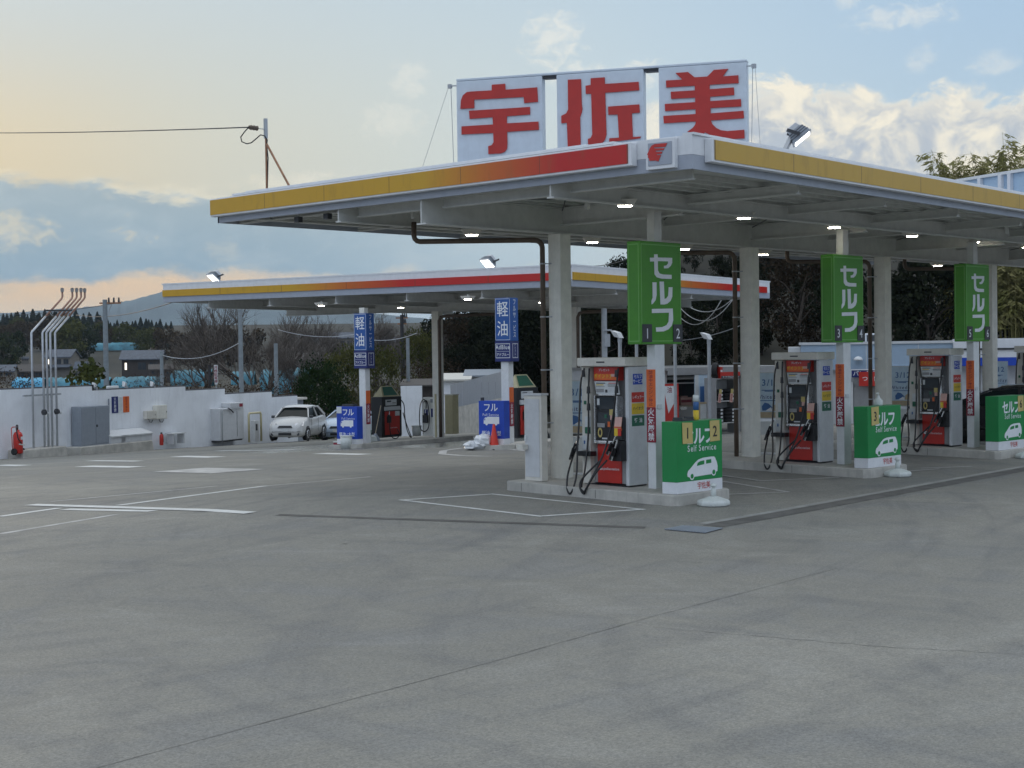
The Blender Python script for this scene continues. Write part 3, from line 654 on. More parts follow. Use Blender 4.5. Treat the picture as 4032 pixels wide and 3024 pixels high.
for s_, e in ((sW, 1), (0, -1)):                               # lugs and guy wires at both ends
    k = MB(); k.box(*[c for ab in zip(sp(s_+e*.12, zS1-.14)-Vector((.03, .03, .02)), sp(s_+e*.12, zS1-.14)+Vector((.03, .03, .05))) for c in ab], M['galv']); k.obox(sp(s_, zS1-.12), sp(s_+e*.14, zS1-.12), .02, .02, M['galv']); k.build('wire_lug', parent=rsign)
    k = MB(); k.cyl(sp(s_+e*.10, zS1-.12), sp(s_+e*.06, zS0), .006, n=5, m=M['galv']); k.build('guy_wire', parent=rsign)
    k = MB(); k.cyl(sp(s_+e*.14, zS1-.12), sp(s_+e*(.75 if e > 0 else .25), zS0+.02, .1), .004, n=5, m=M['galv']); k.build('guy_wire', parent=rsign)

mp = at_x(1050, 742, CX0+1.0); mz0 = CZ1+.05
mast = thing('service_mast', 'thin steel mast with slanting strut on the canopy roof, holding a power line', 'mast', (mp.x, mp.y, mz0))
mtop = at_x(1050, 466, mp.x); mh = mtop.z-mz0
k = MB(); k.box(-.03, .03, -.025, .025, mh-.38, mh, M['galv']); k.cyl((0, 0, 0), (0, 0, mh-.37), .018, n=8, m=M['rust_redlit']); k.build('pole', parent=mast)  # red evening light on pole and strut put into their steel colour
ft = at_x(1147, 733, mp.x-.35)-Vector((mp.x, mp.y, mz0)); ft.z = 0.03
k = MB(); k.cyl((0, 0, mh-.46), ft, .022, n=8, m=M['rust_redlit']); k.build('strut', parent=mast)
wp = at_d(996, 503, (mtop-ORG).dot(fw)-.2)-Vector((mp.x, mp.y, mz0))
k = MB(); d = (wp-Vector((0, 0, wp.z))).normalized()
k.cyl((0, 0, wp.z), wp-d*.1, .008, n=6, m=M['galv'])
for t in (-.1, -.03, .04): k.cyl(wp+d*t, wp+d*(t+.05), .05, .035, n=10, m=M['brown'])
k.build('insulator', parent=mast)
lp = [(wp.x+d.x*.1, wp.y+d.y*.1, wp.z)]
for px, py in ((962, 520), (948, 540), (952, 558), (972, 566), (990, 562), (1010, 545), (1026, 531), (1042, 535), (1052, 550)): lp.append(at_d(px, py, (mtop-ORG).dot(fw)-.1)-Vector((mp.x, mp.y, mz0)))
k = MB(); k.tube(lp, .012, 6, M['black']); k.tube([lp[-1], Vector((.03, .02, mh-.5)), Vector((.02, -.03, mh-.75)), Vector((.03, .02, .2)), Vector((.10, .05, 0))], .014, 6, M['black']); k.build('cable_loop', parent=mast)
wl = Vector((mp.x, mp.y, mz0))+wp+d*.09; we = at_d(-420, 514, 60)
pts = [wl+(we-wl)*(i/16)-EZ*(0.10*4*(i/16)*(1-i/16)) for i in range(17)]
k = MB(); k.tube(pts, .012, 5, M['dark']); tag(k.build('power_line'), 'single thin power line running left from the roof mast', 'power line')

def floodlight(name, base, head, aim, label, size=0.30, group=None):     # yoke on a stubby base plus a lit box head
    t = thing(name, label, 'floodlight', base, 0, group); base = Vector(base); h = Vector(head)-base; aim = Vector(aim).normalized()
    sd = aim.cross(EZ).normalized(); u = sd.cross(aim).normalized()
    k = MB(); k.box(-.09, .09, -.09, .09, 0, .03, M['dark']); k.obox((0, 0, .02), h-aim*size*.25-u*size*.2, .07, .05, M['galv'])
    k.obox(h-sd*size*.62-u*.1, h+sd*size*.62-u*.1, .03, .04, M['galv']) if False else None
    k.build('bracket', parent=t)
    k = MB(); c0 = h-aim*size*.32; 
    def rect(c, a, b): return [c-sd*a-u*b, c+sd*a-u*b, c+sd*a+u*b, c-sd*a+u*b]
    k.hexa(rect(c0, size*.30, size*.34), rect(h+aim*size*.10, size*.50, size*.46), M['dull']); k.hexa(rect(h+aim*size*.102, size*.53, size*.49), rect(h+aim*size*.16, size*.53, size*.49), M['galv']); k.build('lamp_head', parent=t, bevel=0.012)
    k = MB(); k.hexa(rect(c0-aim*size*.24-u*size*.05, size*.22, size*.26), rect(c0-aim*.004, size*.24, size*.28), M['lgrey']); k.build('ballast_box', parent=t, bevel=0.01)
    for s_ in (-1, 1): k = MB(); k.obox(h+sd*s_*size*.57, h+sd*s_*size*.57-u*size*.3-aim*size*.5, .03, .05, M['dark']); k.build('yoke_arm', parent=t)
    for j in range(3): k = MB(); k.hexa(rect(c0+aim*size*(.06+.11*j), size*(.36+.05*j), size*(.37+.035*j)), rect(c0+aim*size*(.085+.11*j), size*(.36+.05*j), size*(.37+.035*j)), M['dark']); k.build('cooling_rib', parent=t)
    k = MB(); k.hexa(rect(h+aim*(size*.16+.002), size*.44, size*.38), rect(h+aim*(size*.16+.010), size*.44, size*.38), M['flood']); k.build('lens', parent=t)
    return t
fb = at_plane(3090, 597, cB+rout*-.25, rout); fbh = at_d(3150, 535, (fb-ORG).dot(fw)+.15)
floodlight('floodlight', (fb.x, fb.y, CZ1+.05), fbh, (RV*.62-UV*.76-fw*.10), 'roof floodlight beside the big white name sign', 0.36)

# ================================================================== PUMP ISLANDS
KH = 0.17
def zi(i, y): return gz(IX[i], y)+KH
ISL = ['nearest pump island, under the signs 1 and 2', 'second pump island, under the signs 3 and 4', 'third pump island, under the signs 5 and 6', 'fourth pump island at the right edge of the photo']
for i in range(4):
    X0, X1, Y0, Y1 = IX[i]-.242, IX[i]+1.32, 14.733, 18.45 if i == 0 else 19.2
    k = MB(); seg = 8
    ring = [(X0+.10, Y0), (X1-.10, Y0), (X1, Y0+.10), (X1, Y1), (X0, Y1), (X0, Y0+.10)]
    n = len(ring)
    bt = [(x, y, gz(x, y)-.05) for x, y in ring]; tp = [(x, y, gz(x, y)+KH-.012) for x, y in ring]
    cx_, cy_ = (X0+X1)/2, (Y0+Y1)/2
    t2 = [(x+(cx_-x)*.02, y+(cy_-y)*.006, gz(x, y)+KH) for x, y in ring]
    k.add(bt+tp+t2, [(a, (a+1) % n, n+(a+1) % n, n+a) for a in range(n)]+[(n+a, n+(a+1) % n, 2*n+(a+1) % n, 2*n+a) for a in range(n)]+[tuple(range(2*n, 3*n))])
    isl = k.build('pump_island', M['kerb']); tag(isl, 'low concrete kerb block, '+ISL[i], 'pump island', 'concrete pump islands')
    k = MB()
    for y in (16.4, 18.1): k = MB(); k.box(X0-.002, X0+.004, y, y+.012, gz(X0, y)+.01, gz(X0, y)+KH-.015, M['joint']); k.build('kerb_joint', parent=isl)

# fuel dispenser: front faces -X; local y runs left->right as -u
PW, PD, PH = 1.05, 0.52, 2.18
def hose(pts, r=0.017):
    out = []; P = [Vector(p) for p in pts]; n = len(P)
    for i in range(n-1):
        p0, p1, p2, p3 = P[max(i-1, 0)], P[i], P[i+1], P[min(i+2, n-1)]
        for j in range(6):
            t = j/6; out.append(0.5*((2*p1)+(p2-p0)*t+(2*p0-5*p1+4*p2-p3)*t*t+(3*p1-p0-3*p2+p3)*t*t*t))
    out.append(P[-1]); return out, r
def nozzle(k, p, d, m=None):
    p = Vector(p); d = Vector(d).normalized(); u = Vector((-1, 0, 0))
    k.cyl(p-d*.10, p+d*.05, .030, .036, n=10, m=m or M['black']); k.cyl(p+d*.05, p+d*.19, .016, .013, n=8, m=M['chrome'])
    k.obox(p-d*.15+u*.05, p+d*.06+u*.055, .02, .022, m or M['black']); k.obox(p-d*.15, p-d*.15+u*.06, .02, .03, m or M['black']); k.cyl(p-d*.18, p-d*.10, .022, .028, n=8, m=M['chrome'])
def dispenser(loc, label):
    t = thing('fuel_dispenser', label, 'fuel dispenser', loc, 0, 'self service fuel dispensers')
    def Yf(u): return PW/2-u*PW
    def fb_(k, u0, u1, z0, z1, x0, x1, m): k.box(x0, x1, Yf(u1), Yf(u0), z0, z1, m)
    k = MB()                                                  # cabinet: side walls, back, plinth
    k.box(.02, PD, -PW/2+.012, -PW/2+.085, .02, 2.02, M['lgrey']); k.box(.02, PD, PW/2-.19, PW/2, .02, 2.02, M['beige'])
    k.box(.20, PD-.02, -PW/2+.086, PW/2-.191, .02, 2.02, M['grey']); k.build('cabinet', parent=t, bevel=0.012)
    k = MB(); k.box(.06, PD-.02, -PW/2+.03, PW/2-.02, 0, .018, M['black']); k.build('plinth', parent=t)
    k = MB(); k.box(-.09, PD+.04, -PW/2-.01, PW/2+.01, 2.03, PH, M['beige']); k.build('header', parent=t, bevel=0.02)
    k = MB(); k.box(-.094, -.0905, -.09, .09, 2.09, 2.115, M['dark']); k.build('maker_plate', parent=t)
    k = MB(); k.box(.14, .197, -PW/2+.09, PW/2-.40, .05, .70, M['red']); k.build('lower_panel', parent=t, bevel=0.008) if False else None
    k = MB(); fb_(k, .26, .765, .04, .72, .10, .197, M['red']); red = k.build('lower_panel', parent=t, bevel=0.01)
    k = MB(); k.text('apollostation', .062, (.097, Yf(.54), .285), -EY, EZ, M['let'], .012)
    hd = [(-.045, -.02), (-.04, .015), (-.02, .035), (.045, .04), (.03, .02), (-.005, .018), (.025, .008), (-.003, .002), (.02, -.008), (.012, -.035), (-.03, -.035)]
    k.prism([(x*.9, y*.9) for x, y in hd], (.097, Yf(.335), .29), -EY, EZ, -.001, M['let']); k.build('lettering', parent=red)
    k = MB(); fb_(k, .765, .915, .04, .62, .12, .198, M['grey']); k.build('lower_trim', parent=t); k = MB(); fb_(k, .185, .258, .04, .62, .12, .198, M['grey']); k.build('lower_trim', parent=t)
    k = MB(); fb_(k, .245, .765, 1.79, 2.02, .05, .19, M['red']); pr = k.build('price_poster', parent=t)
    k = MB(); fb_(k, .26, .74, 1.80, 1.90, .046, .0495, M['orange'])
    k.text('ポイント3', .085, (.042, Yf(.44), 1.86), -EY, EZ, M['yellow'], .02, squeeze=.8); k.text('プレゼント', .05, (.042, Yf(.47), 1.965), -EY, EZ, M['let'], .015)
    k.lathe([(.001, 0), (.055, 0)], (0, 0, 0), 16, M['let']) if False else None
    k.box(.043, .0455, Yf(.73), Yf(.61), 1.855, 1.90, M['pink']); k.build('lettering', parent=pr)
    k = MB(); k.hexa([(.07, Yf(.77), 1.555), (.07, Yf(.28), 1.555), (.085, Yf(.28), 1.555), (.085, Yf(.77), 1.555)], [(.035, Yf(.755), 1.775), (.035, Yf(.265), 1.775), (.05, Yf(.265), 1.775), (.05, Yf(.755), 1.775)], M['paper']); nt = k.build('notice', parent=t)
    k = MB(); nf = Vector((-.987, 0, -.16)); ud = Vector((-.16, 0, .987))
    for j, (u_, z_, w_, h_, mm) in enumerate(((.40, 1.745, .20, .014, 'dark'), (.64, 1.745, .16, .012, 'red'), (.38, 1.715, .16, .016, 'yellow'), (.64, 1.715, .2, .010, 'dark'), (.38, 1.685, .2, .010, 'grey'), (.64, 1.69, .2, .010, 'grey'), (.37, 1.62, .17, .055, 'grey'), (.64, 1.64, .2, .05, 'lgrey'), (.5, 1.61, .05, .05, 'dark'))):
        xb = .07-(z_-1.555)/.22*.035-.004; k.box(xb-.001, xb, Yf(u_)-w_/2, Yf(u_)+w_/2, z_-h_/2, z_+h_/2, M[mm])
    k.build('print', parent=nt)
    k = MB(); fb_(k, .275, .70, .77, 1.53, .07, .19, M['black']); scn = k.build('control_panel', parent=t, bevel=0.008)
    k = MB(); fb_(k, .31, .665, 1.30, 1.50, .062, .0695, M['glass']); fb_(k, .31, .60, 1.03, 1.24, .062, .0695, M['glass']); k.build('display', parent=scn)
    k = MB()
    for u0, u1, z0, z1, mm in ((.30, .35, 1.37, 1.48, 'paper'), (.455, .505, 1.15, 1.21, 'dgreen'), (.56, .645, 1.20, 1.30, 'tan'), (.575, .64, 1.12, 1.20, 'pink'), (.52, .57, 1.00, 1.09, 'orange'), (.30, .46, .99, 1.06, 'grey'), (.40, .53, .79, .815, 'paper')): k = MB(); fb_(k, u0, u1, z0, z1, .056, .0615, M[mm]); k.build('sticker', parent=scn)
    k = MB()
    k.lathe([(.0, 0), (.058, .002), (.058, .012), (.03, .014), (.001, .014)], (0, 0, 0), 14, M['tan']) if False else None
    for a in range(14): 
        b0, b1 = 2*pi*a/14, 2*pi*(a+1)/14
        k.add([(.060, Yf(.355)+.052*cos(b0), .90+.085*sin(b0)), (.060, Yf(.355)+.052*cos(b1), .90+.085*sin(b1)), (.060, Yf(.355)+.026*cos(b1), .90+.05*sin(b1)), (.060, Yf(.355)+.026*cos(b0), .90+.05*sin(b0))], [(0, 1, 2, 3)], M['tan'])
    k.build('dial', parent=scn)
    k = MB()                                                  # pale frame: right upright and bottom bar
    fb_(k, .705, .755, .76, 1.53, .02, .19, M['chrome']); fb_(k, .245, .7045, .71, .765, .02, .19, M['chrome']); fb_(k, .335, .7045, 1.532, 1.552, .03, .19, M['chrome']); fb_(k, .245, .272, .766, 1.532, .03, .19, M['chrome'])
    k.build('screen_frame', parent=t, bevel=0.01)
    k = MB()                                                  # card slot box on the right with black nozzle boot under it
    yb = Yf(.86)
    k.hexa([(-.10, yb-.075, .80), (-.10, yb+.085, .80), (.19, yb+.085, .80), (.19, yb-.075, .80)], [(-.06, yb-.075, 1.17), (-.06, yb+.085, 1.17), (.19, yb+.085, 1.17), (.19, yb-.075, 1.17)], M['black']); k.build('holster', parent=t)
    k = MB(); k.hexa([(-.09, yb-.07, .955), (-.09, yb+.08, .955), (-.075, yb+.08, .955), (-.075, yb-.07, .955)], [(-.115, yb-.07, 1.02), (-.115, yb+.08, 1.02), (-.10, yb+.08, 1.02), (-.10, yb-.07, 1.02)], M['orange'])
    k.box(-.104, -.101, yb+.005, yb+.08, .865, .99, M['yellow']); k.box(-.104, -.101, yb-.07, yb+.004, .865, .99, M['red'])
    k.hexa([(-.108, yb-.07, .992), (-.108, yb+.08, .992), (-.10, yb+.08, .992), (-.10, yb-.07, .992)], [(-.075, yb-.07, 1.18), (-.075, yb+.08, 1.18), (-.065, yb+.08, 1.18), (-.065, yb-.07, 1.18)], M['pink']); k.build('instruction_card', parent=t)
    k = MB(); k.box(-.12, .12, yb-.08, yb+.12, .44, .78, M['black']); nozzle(k, (-.15, yb+.10, .70), (0, -.45, .8)); nozzle(k, (-.17, yb+.03, .62), (0, -.35, .8)); k.build('nozzle', parent=t)
    k = MB(); yl = Yf(.06); k.box(-.03, .02, yl-.09, yl+.02, .60, .84, M['paper']); k.box(-.034, -.0305, yl-.05, yl-.02, .70, .76, M['sknavy']); k.box(-.14, .015, yl-.26, yl+.06, .50, .58, M['black']); nozzle(k, (-.10, yl+.10, .66), (0, -.4, .8)); nozzle(k, (-.12, yl+.13, .58), (0, -.3, .7)); k.build('nozzle', parent=t)
    k = MB(); k.box(-.012, .0195, yl-.13, yl-.03, .88, .99, M['dgreen']); k.box(-.012, .0195, yl-.14, yl-.03, .995, 1.17, M['paper']); k.box(.008, .0195, yl-.045, yl+.005, 1.38, 1.44, M['dgreen']); k.build('sticker', parent=t)
    # hoses hang from under the header
    k = MB()
    for pts in ([(-.02, Yf(.10), 2.0), (-.06, Yf(.05), 1.75), (-.08, Yf(.03), 1.2), (-.16, Yf(.05), .7), (-.34, Yf(.17), .22), (-.45, Yf(.18), -.04), (-.47, Yf(.12), -.12), (-.45, Yf(.05), -.02), (-.36, Yf(.0), .2), (-.16, Yf(-.06), .48)],
                [(-.02, Yf(.205), 2.0), (-.05, Yf(.205), 1.55), (-.07, Yf(.21), .9), (-.24, Yf(.27), .3), (-.42, Yf(.34), .02), (-.47, Yf(.43), -.07), (-.48, Yf(.50), .0), (-.38, Yf(.60), .24), (-.22, Yf(.72), .46)],
                [(-.02, Yf(.82), 2.0), (-.05, Yf(.80), 1.7), (-.06, Yf(.76), 1.35), (-.10, Yf(.70), .95), (-.22, Yf(.64), .55), (-.40, Yf(.58), .22), (-.49, Yf(.50), .0), (-.49, Yf(.45), -.10), (-.48, Yf(.37), -.04), (-.45, Yf(.34), .08), (-.39, Yf(.42), .22), (-.22, Yf(.60), .46)]):
        o_, r_ = hose(pts); k.tube(o_, r_, 7, M['rubber'])
    for u_, z_ in ((.10, 1.92), (.205, 1.64), (.205, 1.35), (.80, 1.65), (.80, 1.92)): k.cyl((-.05, Yf(u_), z_-.07), (-.05, Yf(u_), z_+.05), .034, .026, n=8, m=M['black'])
    k.build('hoses', parent=t)
    # fuel stickers on the right-hand side
    for txt, z0, z1, mm, tm, lab in (('セルフ|サービス', 1.72, 1.90, 'blue', 'let', None), ('レギュラー', 1.42, 1.59, 'red', 'let', None), ('ハイオク', 1.22, 1.405, 'yellow', 'dark', None), ('軽油', 1.02, 1.20, 'dgreen', 'let', None)):
        k = MB(); w = .125 if '|' in txt else .165; k.box(.27-w, .27+w, -PW/2+.0075, -PW/2+.0115, z0, z1, M[mm])
        rows = txt.split('|'); sz = .075 if len(rows) > 1 else (.062 if len(txt) > 4 else (.072 if len(txt) > 2 else .085))
        for r_i, rw in enumerate(rows): k.text(rw, sz, (.27, -PW/2+.005, (z0+z1)/2+(.04 if len(rows) == 2 and r_i == 0 else (-.04 if len(rows) == 2 else 0))), EX, EZ, M[tm], .012, pitch=(1.5 if txt == '軽油' else (.92 if sz == .075 else 1)))
        k.build('fuel_sticker', parent=t)
    return t
PNUM = ['1 and 2', '3 and 4', '5 and 6']
def dloc(i): return (IX[i]+.22, 16.58, zi(i, 16.6)+.002)
d0_ = dispenser(dloc(0), 'grey fuel dispenser with red lower panel under the green sign numbered 1 and 2')
dup(d0_, dloc(1), 0, 'grey fuel dispenser with red lower panel under the green sign numbered 3 and 4')
dup(d0_, dloc(2), 0, 'grey fuel dispenser with red lower panel under the green sign numbered 5 and 6')
dup(d0_, dloc(3), 0, 'grey fuel dispenser cut off by the right edge, behind the black car')

# green self-service sign on its square post
def sign_post(i, nums):
    t = thing('self_service_sign', 'tall green sign box numbered %s on a white square post' % ' and '.join(nums), 'sign', (IX[i], IY, zi(i, IY)), 0, 'green self service signs'); zb_ = t.location.z
    z0, z1 = 2.60-zb_, 4.30-zb_
    k = MB(); k.box(.40, .665, .03, .20, 0.0, z0-.004, M['white']); p = k.build('post', parent=t, bevel=0.01); k = MB(); k.box(.43, .63, .04, .19, z1+.004, 4.80-zb_, M['steel']); k.build('upper_post', parent=t)
    k = MB(); k.box(0, 1.103, 0, .282, z0, z1, M['green']); sb = k.build('sign_box', parent=t, bevel=0.015)
    k = MB()
    for x0, x1, za, zb2 in ((.02, 1.083, z1-.06, z1-.045), (.02, 1.083, z0+.045, z0+.06), (.02, .035, z0+.06, z1-.06), (1.068, 1.083, z0+.06, z1-.06)): k.box(x0, x1, -.004, -.001, za, zb2, M['greenl'])
    for y0_, y1_, za, zb2 in ((.03, .25, z1-.06, z1-.045), (.03, .25, z0+.045, z0+.06), (.03, .042, z0+.06, z1-.06), (.238, .25, z0+.06, z1-.06)): k.box(-.004, -.001, y0_, y1_, za, zb2, M['greenl'])
    k.build('edge_line', parent=sb)
    # bold katakana as cut-out strokes: (x, z) in a 1.103 wide face, z down from the top
    H_ = z1-z0
    def pz(pl): return [((x-130)/236*1.103, z1-(y-63)/618*H_) for x, y in pl]
    st = [[(208, 140), (228, 139), (229, 158), (312, 155), (312, 185), (303, 205), (288, 220), (264, 222), (264, 206), (278, 203), (288, 190), (288, 178), (229, 180), (229, 235), (238, 254), (258, 259), (308, 259), (308, 284), (250, 285), (222, 278), (209, 260), (208, 183), (185, 185), (184, 162), (208, 160)],
          [(197, 309), (220, 308), (220, 385), (214, 415), (198, 438), (190, 442), (190, 420), (197, 402)], [(237, 303), (262, 302), (265, 408), (276, 402), (286, 388), (290, 335), (312, 334), (310, 392), (300, 418), (280, 436), (264, 441), (241, 441)],
          [(192, 469), (312, 464), (314, 535), (305, 570), (285, 592), (258, 604), (215, 606), (214, 580), (250, 578), (275, 566), (287, 545), (290, 490), (192, 494)]]
    k = MB()
    for pl in st: k.prism(pz(pl), (0, -.0045, 0), EX, EZ, 0.003, M['let'])
    k.build('lettering', parent=sb)
    for xa, nn in ((.03, nums[0]), (.855, nums[1])):
        k = MB(); k.box(xa, xa+.25, -.014, -.006, z0+.035, z0+.33, M['dark']); pl_ = k.build('number_plate', parent=t)
        k = MB(); k.text(nn, .24, (xa+.125, -.0165, z0+.18), EX, EZ, M['let'], .004, squeeze=.95); k.build('numeral', parent=pl_)
    k = MB(); k.box(.386, .399, .02, .205, 2.18-zb_-.63, 2.18-zb_, M['orange']); k.text('給油中エンジン停止', .066, (.3845, .1125, 1.865-zb_), -EY, EZ, M['redd'], .012, vertical=True, squeeze=1.35); k.build('orange_board', parent=t)
    k = MB(); k.box(.386, .399, .02, .205, .955-zb_+.01, 1.548-zb_, M['redd']); k.text('火気厳禁', .138, (.3845, .1125, 1.255-zb_), -EY, EZ, M['let'], .014, vertical=True, squeeze=1.0); k.build('dark_red_board', parent=t)
    k = MB(); k.box(.45, .56, .012, .029, 1.52-zb_, 1.60-zb_, M['lgrey']); k.build('switch_box', parent=t, bevel=.006)
    return t
for i, nn in enumerate((('1', '2'), ('3', '4'), ('5', '6'))): sign_post(i, nn)

# green cover boxes with the little white car
CAR = [(505, 1560), (502, 1530), (512, 1495), (545, 1465), (600, 1405), (640, 1372), (700, 1355), (800, 1350), (845, 1352), (858, 1365), (880, 1420), (890, 1470), (888, 1530), (862, 1540), (860, 1520), (838, 1510), (815, 1520), (812, 1560), (590, 1570), (585, 1545), (560, 1535), (538, 1550), (535, 1575)]
WINS = [[(622, 1445), (632, 1410), (665, 1392), (718, 1386), (716, 1432)], [(740, 1384), (806, 1380), (808, 1424), (740, 1430)]]
def cover_box(i, cards):
    zb_ = zi(i, 14.9)+.002; t = thing('cover_box', 'green cover box %s above its white car picture' % ('with yellow cards %s' % ' and '.join(c[1] for c in cards) if len(cards) > 1 else 'with a yellow card %s' % cards[0][1]), 'cover box', (IX[i]-.083, 14.817, zb_), 0, 'green cover boxes')
    Wb, Db, Hb = 1.235, .30, 1.165
    k = MB(); k.box(0, Wb, 0, Db, .19, Hb, M['boxg']); k.box(0, Wb, 0, Db, 0, .1885, M['fasc']); bd = k.build('body', parent=t, bevel=0.006)
    fx = lambda x: (x-375)/580*Wb
    def fz(x, y): return Hb-(y-(872-(x-375)*.018))/(1700-872)*1.03*Hb*.9
    k = MB(); k.text('セルフ', .30, (fx(640)+.03, -.003, Hb-.27), EX, EZ, M['let'], .030, pitch=.92); k.text('Self Service', .145, (fx(690), -.003, Hb-.405-.04), EX, EZ, M['let'], .006, squeeze=.95)
    k.prism([(fx(x), .80-(y-1200)/828*1.165*.98+.0) for x, y in CAR], (0, -.003, -.035), EX, EZ, .001, M['let'])
    for w in WINS: k.prism([(fx(x), .80-(y-1200)/828*1.165*.98) for x, y in w], (0, -.0055, -.035), EX, EZ, .001, M['boxg'])
    for wx, wy in ((560, 1560), (838, 1538)):
        k.prism([(fx(wx)+.062*cos(a*pi/8), .80-(wy-1200)/828*1.142+.062*sin(a*pi/8)) for a in range(16)], (0, -.0045, -.035), EX, EZ, .001, M['let'])
        k.prism([(fx(wx)+.040*cos(a*pi/8), .80-(wy-1200)/828*1.142+.040*sin(a*pi/8)) for a in range(16)], (0, -.007, -.035), EX, EZ, .001, M['boxg'])
    k.text('宇佐美', .125, (Wb*.58, -.003, .095), EX, EZ, M['signr'], .006, pitch=.95); k.build('lettering', parent=bd)
    for u0, num in cards:
        k = MB(); x0 = u0*Wb; ang = random.uniform(-.02, .02)
        k.hexa([(x0, -.012, Hb-.36), (x0+.27, -.012, Hb-.35+ang), (x0+.27, -.009, Hb-.35+ang), (x0, -.009, Hb-.36)], [(x0-.01, -.012, Hb-.015), (x0+.26, -.012, Hb-.012+ang), (x0+.26, -.009, Hb-.012+ang), (x0-.01, -.009, Hb-.015)], M['tan']); cd = k.build('number_card', parent=t)
        k = MB(); k.text(num, .25, (x0+.13, -.0145, Hb-.19), EX, EZ, M['black'], .012); k.build('numeral', parent=cd)
    return t
cover_box(0, ((.12, '1'), (.72, '2'))); cover_box(1, ((.10, '3'),)); cover_box(2, ((.74, '6'),))

# white water-filled flag bases
BL = ['white plastic flag base beside the green box carrying cards 1 and 2', 'white plastic flag base beside the green box carrying card 3', 'white plastic flag base beside the green box carrying card 6']
def base(loc, label):
    t = thing('flag_base', label, 'flag base', loc, radians(15), 'white flag bases')
    k = MB(); pr = [(.265, 0), (.285, .02), (.285, .065), (.255, .095), (.10, .145), (.085, .15)]
    vs = [(r*1.0*cos(2*pi*a/8+pi/8), r*.92*sin(2*pi*a/8+pi/8), z) for r, z in pr for a in range(8)]
    k.add(vs, [(j*8+a, j*8+(a+1) % 8, (j+1)*8+(a+1) % 8, (j+1)*8+a) for j in range(5) for a in range(8)]+[tuple(range(40, 48)), tuple(range(8))[::-1]], M['plastic']); k.build('body', parent=t, bevel=.012)
    k = MB(); k.lathe([(.045, .14), (.045, .25), (.03, .27), (.03, .30), (.055, .31), (.055, .335), (.035, .35), (.035, .36)], n=14, m=M['plastic']); k.build('socket', parent=t); return t
b_ = None
for i, (px, py) in enumerate(((2810, 1991), (3534, 1876), (4045, 1805))):
    p = at_g(px, py); b_ = base(p, BL[i]) if b_ is None else (dup(b_, p, .3, BL[i]) and b_)
# odds and ends on the boxes
p = Vector((IX[0]+.62, 14.95, zi(0, 14.95)+1.17))
t = thing('spray_bottle', 'tall white and yellow bottle standing on the green box with cards 1 and 2', 'bottle', p); k = MB(); k.lathe([(.045, 0), (.048, .02), (.048, .16)], n=14, m=M['yellow']); k.lathe([(.0485, .161), (.0485, .28), (.04, .30)], n=14, m=M['sknavy']); k.build('label_band', parent=t)
k = MB(); k.lathe([(.05, .30), (.05, .40), (.04, .41)], n=14, m=M['plastic']); k.build('cap', parent=t)
p = Vector((IX[0]+.3, 14.97, zi(0, 14.95)+1.168)); k = MB(); k.box(-.16, .16, -.1, .1, 0, .03, M['dark']); k.box(-.155, -.14, -.095, .095, .03, .06, M['dark']); k.box(.14, .155, -.095, .095, .03, .06, M['dark']); o = k.build('tray'); o.location = p; tag(o, 'dark shallow tray lying on the green box with cards 1 and 2', 'tray')
p = Vector((IX[1]+.55, 14.96, zi(1, 14.95)+1.168)); t = thing('soap_bottle', 'white pump bottle standing on the green box with card 3', 'bottle', p); k = MB(); k.lathe([(.08, 0), (.085, .02), (.085, .10), (.05, .14), (.03, .15), (.03, .19)], n=16, m=M['plastic']); k.build('body', parent=t); k = MB(); k.cyl((0, 0, .19), (0, 0, .23), .012, n=8, m=M['plastic']); k.obox((.01, 0, .24), (-.09, 0, .235), .03, .02, M['plastic']); k.build('pump_head', parent=t)

# steel cabinet at the far end of the nearest island
cp = (IX[0]+.02, 18.06, zi(0, 18.06)+.002)
t = thing('metal_cabinet', 'narrow grey beige steel cabinet in front of the first pillar', 'cabinet', cp)
k = MB(); k.box(0, .16, -.205, .205, 0, 1.50, M['beige']); k.build('body', parent=t, bevel=.008)
k = MB(); k.box(-.012, -.001, -.16, .18, .07, 1.44, M['lgrey']); dr = k.build('door', parent=t, bevel=.004)
k = MB(); k.box(-.04, -.013, .14, .17, .70, .80, M['white']); k.build('handle', parent=dr)
k = MB(); k.box(-.02, .18, -.22, .22, 1.502, 1.54, M['lgrey']); k.build('cap', parent=t, bevel=.006)
k = MB(); k.box(-.16, -.02, .10, .26, .55, .64, M['beige']); k.build('lock_box', parent=t, bevel=.006)

